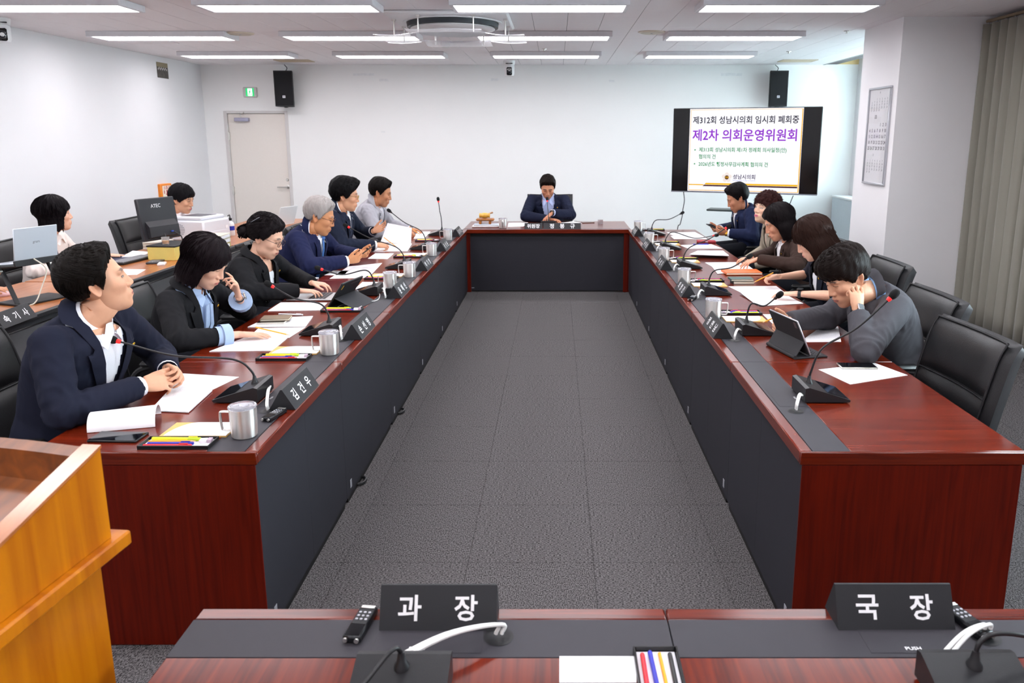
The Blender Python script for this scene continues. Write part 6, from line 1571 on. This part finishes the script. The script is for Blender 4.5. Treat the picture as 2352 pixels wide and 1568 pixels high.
P_('R6', 'man in navy suit and gold watch looking down at his phone', (2.10, 8.20), 184, (1.935, 8.150, 1.007), (1.868, 8.14, 1.098), (174, 27, 0),
   {'L': ((1.96, 7.80, .745), (1.735, 7.885, .765), ((-.93, .18, .05), (.1, .75, .5), [(30, 42, 25), (38, 48, 28), (44, 52, 30), (48, 56, 30)], (35, 15, 10, .3))), 'R': ((1.96, 8.48, .76), (1.70, 8.16, .775), ((-.85, -.45, .05), (.1, -.7, .6), [(30, 42, 25), (38, 48, 28), (44, 52, 30), (48, 56, 30)], (35, 15, 10, .3)))},
   '#1b2340', '#eef0f5', men(top=.030, quiff=.016, side=([0, 60, 90, 180], [.014, .012, .012, .014]), flow=flow_back), '#141012', dict(skin='#cb9270', eye=.0008, jaw=1.05, fade=.3), open_=.14, vlow=.33, res=110, seed=12, sw=1.12, watch=('L', M_gold, M_gold, mat('watch_gold_face', '#caa25a', .2, .7)), HS=1.08)
# staff at the left wall
def straps(c):
    m = cloth('pinafore_grey', '#5c5c66')
    for s in (-1, 1):
        MB().sheet([[c['on'](s * u, w, .014), c['on'](s * (u + .012), w, .014)] for u, w in ((.105, .03), (.10, .08), (.085, .14), (.07, .18))], .002, tuple(c['fwd'])).build('strap', m, c['root'])
    MB().sheet([[c['on'](-.10 + .2 * k / 8, w, .016 + .008 * math.sin(PI * k / 8)) for k in range(9)] for w in (.17, .22, .28, .34, .40)], .003, tuple(c['fwd'])).build('pinafore', m, c['root'])
P_('A', 'woman with dark bob in cream blouse and grey pinafore by the left wall', (-4.0, 6.02), 8, (-3.885, 6.010, 0.998), (-3.822, 6.00, 1.140), (40, -2, 0),
   {'R': ((-3.84, 5.70, .745), (-3.60, 5.80, .75), ((.98, .1, 0), DN, RELAX, None)), 'L': ((-3.86, 6.30, .75), (-3.745, 6.46, .752), ((.72, .62, -.03), DN, [(4, 8, 5)] * 4, (22, 6, 4, .1)))},
   '#e8dcd6', '#efe6e2', bob(zb=-.135, hang=([0, 60, 90, 130, 180], [.094, .094, .100, .106, .108])), '#151114', dict(skin=SK3, eye=.0032, ears=False), True, collar='blouse', pin=False, res=110, seed=13, cuffs=False, extra=straps, mat_jacket=cloth('blouse_cream', '#e8dcd6'), HS=1.03)
P_('B', 'woman with short black hair in white shirt behind the monitor', (-3.9, 7.87), -4, (-3.785, 7.860, 0.993), (-3.712, 7.85, 1.108), (-6, 14, 0),
   {'R': ((-3.86, 7.56, .68), (-3.82, 7.74, .665), ((.75, .6, 0), DN, RELAX, None)), 'L': ((-3.86, 8.18, .68), (-3.82, 8.00, .665), ((.75, -.6, 0), DN, RELAX, None))},
   '#f0e6e8', '#f3ecee', men(line=([0, 28, 45, 60, 72, 85, 97, 112, 130, 180], [26, 22, 14, 2, -14, -10, 2, -12, -34, -42]), top=.034, side=([0, 60, 90, 180], [.026, .024, .020, .026]), flow=flow_side, slen=.07), '#121013', dict(skin='#dba886', eye=.001, lip='#b95a68'), True, collar='blouse', pin=False, res=100, seed=14, cuffs=False, mat_jacket=cloth('blouse_white', '#f0e6e8'), HS=1.05)
P_('C', 'person at the left edge whose hand rests on a pink mouse', (-4.10, 4.72), 0, (-4.02, 4.72, 0.978), (-3.98, 4.72, 1.12), (0, 12, 0),
   {'R': ((-3.95, 4.40, .745), (-3.72, 4.50, .75), ((.98, .1, 0), DN, RELAX, None)), 'L': ((-3.86, 5.02, .75), (-3.625, 4.945, .768), ((.98, .05, -.08), DN, [(14, 24, 14)] * 4, (26, 8, 5, .2)))},
   '#2a2a30', '#efe6e2', bob(zb=-.145), '#151114', dict(skin=SK2, eye=.002, ears=False), True, pin=False, res=90, seed=15, cuffs=False, HS=1.03)
# ---- things held in hands
t = phone((-1.475, 6.075, .842), 0, 'dark phone held by the grey-haired man', mat('phone_bronze', '#3a3128', .35), tilt=(math.radians(18), math.radians(-32), math.radians(-30)))
t = phone((1.605, 8.01, .812), 0, 'black phone held over the far right desk', tilt=(math.radians(-5), math.radians(24), math.radians(30)))
def held_pencil(a, b, where):
    a, b = Vector(a), Vector(b); L = (b - a).length; p = pen('orange pencil', (a + b) / 2, 0, where, L); d = (b - a).normalized()
    p.rotation_euler = d.to_track_quat('X', 'Z').to_euler(); return p
held_pencil((-1.535, 6.985, .835), (-1.435, 7.10, .722), 'in the hand of the man leafing through pages')
held_pencil((-1.50, 8.03, .815), (-1.40, 8.10, .722), 'in the hand of the man in light grey')
held_pencil(ony(1776, 626, 5.25), ony(1730, 649, 5.20), 'in the hand of the long-haired woman')
held_pencil((1.14, 3.86, .845), (1.02, 3.79, .815), 'in the hand holding the black tablet')
held_pencil((-1.52, 3.865, .775), (-1.36, 3.90, .724), 'under the resting hand of the woman in black')
# page raised by the man leafing
A_, B_, C2, D2 = ony(874, 556, 7.18), ony(944, 561, 7.10), ony(946, 523, 7.12), ony(890, 512, 7.20)
sheet(None, 'white page raised upright from its booklet', pts=[A_, B_, C2, D2], curl=None, m=M_paper, th=.0008, name='raised_page')
# ================================================================== staff desks along the left wall
M_sdtop = wood('orange_wood', '#9a5527', '#bd7640', .3, (40, 2.5, 40), .2)
M_sdbody = mat('staff_desk_grey', '#6d6d70', .5)
SDZ = .72
def sdesk(y0, y1, label):
    t = thing('staff_desk', label, 'desk', (-3.37, (y0 + y1) / 2, 0), 0, 'staff desks'); h = (y1 - y0) / 2 - .003
    MB().box(-.37, .345, -h, h, SDZ - .03, SDZ, .003).build('desk_top', M_sdtop, t); MB().box(.3452, .375, -h, h, SDZ - .034, SDZ + .0005, .008).build('edge_band', mat('edge_black', '#2a2a2c', .4), t)
    MB().box(.26, .28, -h + .03, h - .03, .18, SDZ - .10, .002).build('modesty_panel', M_sdbody, t, smooth=0)
    MB().box(.20, .30, -h + .05, h - .05, SDZ - .085, SDZ - .035, .004).build('cable_tray', mat('tray_grey', '#4c4c50', .5), t, smooth=0)
    for s in (-1, 1): MB().box(-.33, .30, s * h - s * .035, s * h - s * .003, 0, SDZ - .031, .003).build('leg_panel', M_sdbody, t, smooth=0)
sdesk(3.7, 5.42, 'orange-topped staff desk carrying the stand-mounted laptop'); sdesk(5.44, 7.30, 'orange-topped staff desk carrying the keyboard and monitor'); sdesk(7.32, 9.75, 'orange-topped staff desk carrying the printer')
def W(u, v, z=SDZ): return onz(u, v, z)
# laptop on an articulated stand
yl = -.35
ls = thing('laptop_stand', 'black folding laptop stand on the nearest staff desk', 'stand', (-3.28, 4.80, SDZ), yl)
MB().box(-.15, .17, -.17, .17, .222, .235, .004).xf(Matrix.Rotation(math.radians(-6), 4, 'Y')).build('stand_plate', M_black, ls)
MB().box(.165, .178, -.17, .17, .222, .26, .003).xf(Matrix.Rotation(math.radians(-6), 4, 'Y')).build('stop_lip', M_black, ls)
for s in (-1, 1):
    MB().tube([(.10, s * .15, .012), (.04, s * .15, .14), (.0, s * .15, .222)], .016, 10, ry=.008).build('stand_arm', M_black, ls)
    MB().lathe([(.018, -.012), (.018, .012), (.010, .014), (0, .014)], 16).xf(Matrix.Translation((.0, s * .165, .205)) @ Matrix.Rotation(s * -PI / 2, 4, 'X')).build('pivot_knob', M_chrome, ls)
MB().box(-.06, .15, -.17, .17, 0, .014, .004).build('stand_foot', M_black, ls)
lt = thing('laptop', 'pale silver laptop raised on a black stand', 'laptop', (-3.28, 4.80, SDZ + .2375), yl)
RL = Matrix.Rotation(math.radians(-6), 4, 'Y')
Mgr = mat('laptop_pale', '#d3d9e2', .35, .3, var=.01)
MB().box(-.12, .11, -.14, .14, 0, .012, .004).xf(RL).build('base', Mgr, lt)
ML = RL @ Matrix.Translation((.108, 0, .012)) @ Matrix.Rotation(math.radians(14), 4, 'Y')
MB().box(-.005, .003, -.14, .14, 0, .205, .003).xf(ML).build('lid', Mgr, lt); MB().box(-.0062, -.0052, -.13, .13, .01, .195).xf(ML).build('screen', M_screen, lt, smooth=0)
text('gram', .022, mat('logo_grey', '#8a8f98', .4), lt, ML @ frame((.0036, 0, .11), (0, 1, 0), (0, 0, 1)))
kb = MB()
for i in range(12):
    for j in range(4): kb.box(-.10 + j * .03, -.075 + j * .03, -.125 + i * .021, -.107 + i * .021, .0121, .0135)
kb.xf(RL).build('keyboard', mat('key_grey', '#9aa0a8', .5), lt, smooth=0, kind='stuff')
p = [Vector(q) for q in ((-3.14, 4.68, 1.0), (-3.10, 4.72, .93), (-3.13, 4.70, .82), (-3.16, 4.66, .73), (-3.22, 4.62, .725))]
MB().tube(bez([q - p[0] for q in p], 6), .004, 8).build('laptop_cable', mat('cream_cable', '#d9d5c6', .5), None, tuple(p[0]), label='cream cable hanging from the stand-mounted laptop', cat='cable')
ms = W(22, 682); t = thing('mouse', 'pink computer mouse under a hand at the left edge', 'mouse', (-3.535, 4.93, SDZ)); MB().sphere((0, 0, .012), (.052, .03, .022), 16, 10).build('mouse_body', mat('pink_plastic', '#e5b9bb', .4), t); MB().box(.02, .03, -.004, .004, .028, .034, .002).build('scroll_wheel', M_grey, t)
t = thing('steno_keyboard', 'grey shorthand keyboard at the left edge', 'keyboard', (-3.42, 4.40, SDZ), -.1); MB().box(-.09, .09, -.16, .16, 0, .025, .006).build('keyboard_body', mat('kb_silver', '#8d8f96', .4, .3), t)
kb = MB()
for i in range(11):
    for j in range(4): kb.box(-.07 + j * .034, -.045 + j * .034, -.14 + i * .0258, -.12 + i * .0258, .0251, .031)
kb.build('keys', mat('key_black', '#2b2a30'), t, smooth=0, kind='stuff')
nameplate((-2.985, 4.20, SDZ), PI / 2 + .06, .30, [('속', -.085, None), ('기', 0, None), ('사', .085, None)], 'black nameplate at the left edge on the nearest staff desk')
# monitor seen from behind
mo = thing('monitor', 'black monitor seen from behind on the staff desk', 'monitor', (-3.50, 6.97, SDZ), -.30)
MB().box(-.08, .11, -.09, .09, 0, .012, .005).build('monitor_foot', M_black, mo); MB().tube([(.01, 0, .01), (.015, 0, .20)], .03, 10, ry=.012).build('monitor_neck', M_black, mo)
TM = Matrix.Translation((-.01, 0, .10)) @ Matrix.Rotation(math.radians(-7), 4, 'Y')
MB().box(-.02, .02, -.21, .21, 0, .37, .008).xf(TM).build('monitor_housing', mat('monitor_black', '#26262b', .45, bump=.2, bscale=600), mo)
mb = MB(); mb.prism([(.02, .02), (.055, .03), (.055, .12), (.02, .17)], -.17, .17, 1); mb.xf(TM).build('rear_bulge', mat('monitor_black', '#26262b'), mo, smooth=0)
MB().box(-.0215, -.0202, -.2, .2, .01, .36).xf(TM).build('screen', M_screen, mo, smooth=0)
text('ATEC', .045, M_ink, mo, TM @ frame((.0206, -.02, .30), (0, 1, 0), (0, 0, 1)), False)
MB().box(.056, .068, .06, .085, .055, .068, .002).xf(TM).build('video_plug', mat('plug_blue', '#2343a8', .4), mo)
for s, pts in ((0, ((.06, -.04, .16), (.10, -.06, .10), (.11, -.07, .02), (.16, -.1, .01), (.24, -.14, .012))), (1, ((.066, .07, .165), (.12, .09, .12), (.10, .12, .03), (.05, .16, .008)))):
    MB().tube(bez(pts, 6), .005, 8).build('monitor_cable', M_black, mo)
# keyboard, calculator, mouse, papers
def flat(u, v, label, cat, L, Wd, rz, h, m, name, z=SDZ):
    p = W(u, v, z); t = thing(name, label, cat, (p.x, p.y, z), rz); MB().box(-Wd / 2, Wd / 2, -L / 2, L / 2, 0, h, min(.004, h * .3)).build(name + '_body', m, t); return t
t = flat(0, 0, 'black keyboard on the staff desk beside a navy folder', 'keyboard', .42, .14, -.12, .02, M_black, 'keyboard'); t.location = (-3.465, 6.36, SDZ)
kb = MB()
for i in range(17):
    for j in range(5): kb.box(-.055 + j * .024, -.036 + j * .024, -.195 + i * .0232, -.176 + i * .0232, .0201, .025)
kb.build('keys', mat('keys_pale', '#8f8f94', .5), t, smooth=0, kind='stuff')
t = flat(357, 603, 'dark calculator on the staff desk near its front edge', 'calculator', .17, .10, .2, .014, mat('calc_dark', '#3a3a3e', .4), 'calculator')
for i in range(4):
    for j in range(4): MB().box(-.035 + i * .019, -.021 + i * .019, -.07 + j * .022, -.053 + j * .022, .0141, .018).build('button', mat('calc_key', '#7d7d80', .5), t, smooth=0)
t = flat(372, 608, 'small white mouse at the front edge of the staff desk', 'mouse', .10, .055, .3, .018, M_white, 'mouse'); MB().box(.01, .02, -.004, .004, .0181, .022, .001).build('scroll_wheel', M_grey, t)
flat(283, 592, 'navy folder lying under a hand on the staff desk', 'folder', .34, .17, .0, .01, mat('navy_cover', '#272a4c', .5), 'navy_folder').location = (-3.65, 6.52, SDZ)
sheet([(262, 633), (285, 618), (335, 619), (315, 631)], 'white page near the front edge of the staff desk', SDZ, m=M_paper)
sheet([(280, 591), (305, 577), (345, 580), (325, 590)], 'white pages beside the keyboard on the staff desk', SDZ + .0105, .006, m=M_paper)
for i in range(5):
    t = thing('paper_bundle', 'paper bundle in the stack behind the monitor, %s' % ['lowest', 'second lowest', 'middle', 'second from the top', 'topmost'][i], 'paper', (-3.645, 7.165 + .004 * (i % 2), SDZ + i * .0125), .02 * (i % 3))
    MB().box(-.085, .085, -.12, .12, 0, .012, .002).build('bundle_sheets', mat('bundle_cream', '#e6dfd3', .7), t)
p = W(392, 600); t = thing('box_file', 'yellow paper-wrapped box with black lid on the staff desk', 'box', (-3.22, 6.56, SDZ), -.1); MB().box(-.12, .12, -.17, .17, 0, .11, .004).build('box_body', mat('yellow_paper', '#e3cf74', .6, var=.08, scale=15), t); MB().box(-.125, .125, -.175, .175, .1102, .122, .003).build('box_lid', M_black, t); MB().box(-.1215, .1215, -.012, -.006, 0, .1105).build('string', mat('twine', '#a8863c', .7), t, smooth=0)
t = thing('plastic_cup', 'clear cup of orange drink on the yellow box', 'cup', (-3.24, 6.49, SDZ + .1222)); MB().lathe([(.025, 0), (.032, .06), (.030, .06), (.024, .003)], 20).build('cup_wall', mat('cup_clear', '#f2f2f2', .1, trans=.8, var=0), t); MB().lathe([(0, .004), (.025, .004), (.028, .03), (0, .03)], 20).build('drink', mat('orange_drink', '#f0a020', .2), t)
# printer
pr = thing('printer', 'white laser printer with round side vent', 'printer', (-3.52, 7.78, SDZ + .001), -.25)
Mpw = mat('printer_white', '#dfe0e6', .45, var=.01)
MB().box(-.19, .19, -.20, .20, 0, .20, .015).build('printer_body', Mpw, pr); MB().box(-.17, .15, -.18, .18, .2002, .235, .01).build('printer_top', Mpw, pr); MB().box(-.12, .10, -.12, .12, .2352, .238).build('output_tray', mat('printer_slot', '#5a5860', .5), pr, smooth=0)
g = MB(); g.lathe([(0, 0), (.055, 0), (.055, .002), (0, .002)], 28); g.xf(Matrix.Translation((-.08, -.2002, .11)) @ Matrix.Rotation(PI / 2, 4, 'X')); g.build('vent_disc', mat('vent_shadow', '#8e8c96', .6), pr)
for k in range(7):
    z = .065 + k * .015; w = math.sqrt(max(.0001, .054 ** 2 - (z - .11) ** 2)); MB().box(-.08 - w, -.08 + w, -.2045, -.2023, z - .004, z + .004).build('vent_slat', Mpw, pr, smooth=0)
MB().box(.19, .196, -.15, .15, .02, .09, .003).build('paper_drawer', Mpw, pr); MB().box(.191, .1925, .12, .16, .10, .13).build('status_label', M_paper, pr, smooth=0)
# hand-sanitiser bottle, cup, papers, white laptop at the far end
p = W(528, 546); bt = thing('pump_bottle', 'white pump bottle with blue label on the staff desk', 'bottle', (-3.34, 8.06, SDZ))
MB().lathe([(.034, 0), (.037, .006), (.037, .11), (.030, .135), (.016, .145), (.015, .155)], 24).build('bottle_body', M_white, bt); MB().lathe([(.0375, .055), (.0376, .056), (.0376, .098), (.0375, .099)], 24, cap=False).build('label', mat('label_blue', '#2a35a8', .5), bt)
cp = MB(); cp.lathe([(.018, .155), (.018, .178), (.006, .18), (.005, .205)], 16, cap=True); cp.tube([(0, 0, .205), (0, -.012, .212), (0, -.045, .206)], .006, 8); cp.build('pump', M_black, bt)
t = thing('paper_cup', 'cream paper cup between printer and pump bottle', 'cup', (-3.42, 8.02, SDZ)); MB().lathe([(.028, 0), (.037, .085), (.039, .088), (.034, .086), (.027, .004)], 22).build('cup_wall', mat('cup_cream', '#dccbb6', .5), t); MB().lathe([(.0318, .03), (.0336, .05)], 22, cap=False).build('cup_print', mat('cup_print', '#7a3c34', .5), t)
sheet([(545, 540), (552, 526), (590, 526), (583, 540)], 'white page on the far staff desk', SDZ, m=M_paper)
lt = thing('laptop', 'small white laptop on the far staff desk', 'laptop', (-3.22, 9.10, SDZ), -.35)
MB().box(-.11, .11, -.15, .15, 0, .012, .003).build('base', M_white, lt); MB().box(-.004, .003, -.15, .15, 0, .21, .002).xf(Matrix.Translation((.11, 0, .012)) @ Matrix.Rotation(math.radians(18), 4, 'Y')).build('lid', M_white, lt)
MB().tube(bez([(.11, -.1, .01), (.17, -.14, .02), (.20, -.15, .006), (.13, -.2, .006)], 6), .003, 6).build('charging_cable', M_cable, lt)
for i in range(3):
    t = thing('binder', 'binder in the pile on the staff desk behind the bun-haired woman, %s' % ['lowest', 'middle', 'topmost'][i], 'binder', (-3.12 + .006 * i, 7.12, SDZ + i * .0425), .05 * i - .05)
    MB().box(-.10, .10, -.13, .13, 0, .042, .003).build('binder_cover', mat('binder_%d' % i, ['#b9a86a', '#d8d4c0', '#cfc9b8'][i], .6), t); MB().box(.1002, .102, -.10, .10, .008, .034).build('spine_label', M_paper, t, smooth=0)
# cable loops peeping out under the left row
for i, (u, v) in enumerate(((921, 947), (832, 1108))):
    p = onz(u, v, 0); MB().tube(bez([(-.03, -.05, .012), (.015, -.035, .012), (.028, .0, .012), (.015, .035, .012), (-.03, .05, .012)], 6), .008, 8).build('floor_cable', M_black, None, (-.995, p.y, 0), label='black cable loop on the carpet under the left desks, %s' % ['farther one', 'nearer one'][i], cat='cable')
# ================================================================== sub-parts: pieces that belong to a part hang under that part
NEST = {
 'person': {'lapel': 'jacket', 'lapel_pin': 'jacket', 'pocket_trim': 'jacket', 'collar_tip': 'collar', 'tie_knot': 'tie', 'watch_case': 'watch_strap', 'watch_face': 'watch_strap', 'glasses_rim': 'glasses_frame', 'glasses_temple': 'glasses_frame', 'hair_clip': 'hair', 'hair_bun': 'hair', 'bow_ribbon': 'shirt_front', 'strap': 'pinafore'},
 'office_chair': {'caster': 'base_leg', 'upper_pad': 'back_shell', 'lower_pad': 'back_shell', 'piping': 'back_shell', 'seat_pad': 'seat_shell', 'armrest_pad': 'armrest_frame'},
 'microphone': {'touch_screen': 'mic_base', 'base_foot': 'mic_base', 'stem_socket': 'mic_base', 'ring': 'gooseneck', 'foam_head': 'gooseneck'},
 'mug': {'base_ring': 'mug_body'}, 'desk': {'lettering': 'cable_lid', 'panel_clip': 'front_panel'}, 'nameplate': {'lettering': 'plate'}, 'pen_tray': {'paper_liner': 'tray_body'},
 'pen': {'clip': 'cap'}, 'highlighter': {'clip': 'cap'}, 'pencil': {'lead': 'sharpened_wood'}, 'smartphone': {'screen': 'phone_case', 'button': 'phone_case'},
 'voice_recorder': {'display': 'recorder_body', 'button': 'recorder_body', 'chrome_bar': 'recorder_body', 'capsule': 'recorder_body'},
 'door_1': {'lever_handle': 'door_leaf', 'lock_cylinder': 'door_leaf', 'door_closer': 'door_leaf', 'closer_arm': 'door_leaf', 'hinge': 'door_frame'},
 'window_1': {'pane': 'window_frame'}, 'window_2': {'pane': 'window_frame'}, 'ceiling_light': {'diffuser': 'lamp_body'},
 'ceiling_air_conditioner': {'grille': 'centre_disc', 'bracket': 'panel'}, 'ptz_camera': {'lens': 'lens_face'}, 'wall_loudspeaker': {'badge': 'front_grille', 'lettering': 'front_grille'},
 'exit_sign': {'pictogram_field': 'lit_face', 'running_figure': 'lit_face'}, 'extinguisher_sign': {'lettering': 'sign_face', 'arrow': 'sign_face', 'red_mark': 'sign_face'},
 'monitor': {'rear_bulge': 'monitor_housing', 'screen': 'monitor_housing', 'lettering': 'monitor_housing', 'video_plug': 'monitor_housing'},
 'laptop': {'screen': 'lid', 'lettering': 'lid', 'keyboard': 'base'}, 'tablet': {'yellow_sticker': 'tablet_body', 'camera_bar': 'tablet_body', 'camera_bump': 'back_cover', 'screen': 'tablet_body', 'keyboard': 'keyboard_base'},
 'printer': {'vent_slat': 'vent_disc', 'output_tray': 'printer_top'}, 'pump_bottle': {'label': 'bottle_body'}, 'wall_calendar': {'month_numerals': 'calendar_sheet', 'lettering': 'calendar_sheet'},
 'lectern': {'rim_cap': 'side_rim'}, 'steno_keyboard': {'keys': 'keyboard_body'}, 'keyboard': {'keys': 'keyboard_body'}, 'calculator': {'button': 'calculator_body'}, 'television': {'caster': 'stand_leg', 'bottom_bezel': 'screen_housing'}, 'photo_print': {'photo_sky': 'photo_paper', 'face_spot': 'photo_paper'}, 'binder': {'spine_label': 'binder_cover'},
}
def base(n): return n.split('.')[0]
for o in [q for q in COL.objects if q.parent is None and base(q.name) in NEST]:
    kids = {}
    for c in sorted(o.children, key=lambda q: q.name): kids.setdefault(base(c.name), []).append(c)
    for cn, pn in NEST[base(o.name)].items():
        cs, ps = kids.get(cn, []), kids.get(pn, [])
        for i, c in enumerate(cs):
            if ps: c.parent = ps[min(i * len(ps) // len(cs), len(ps) - 1)]
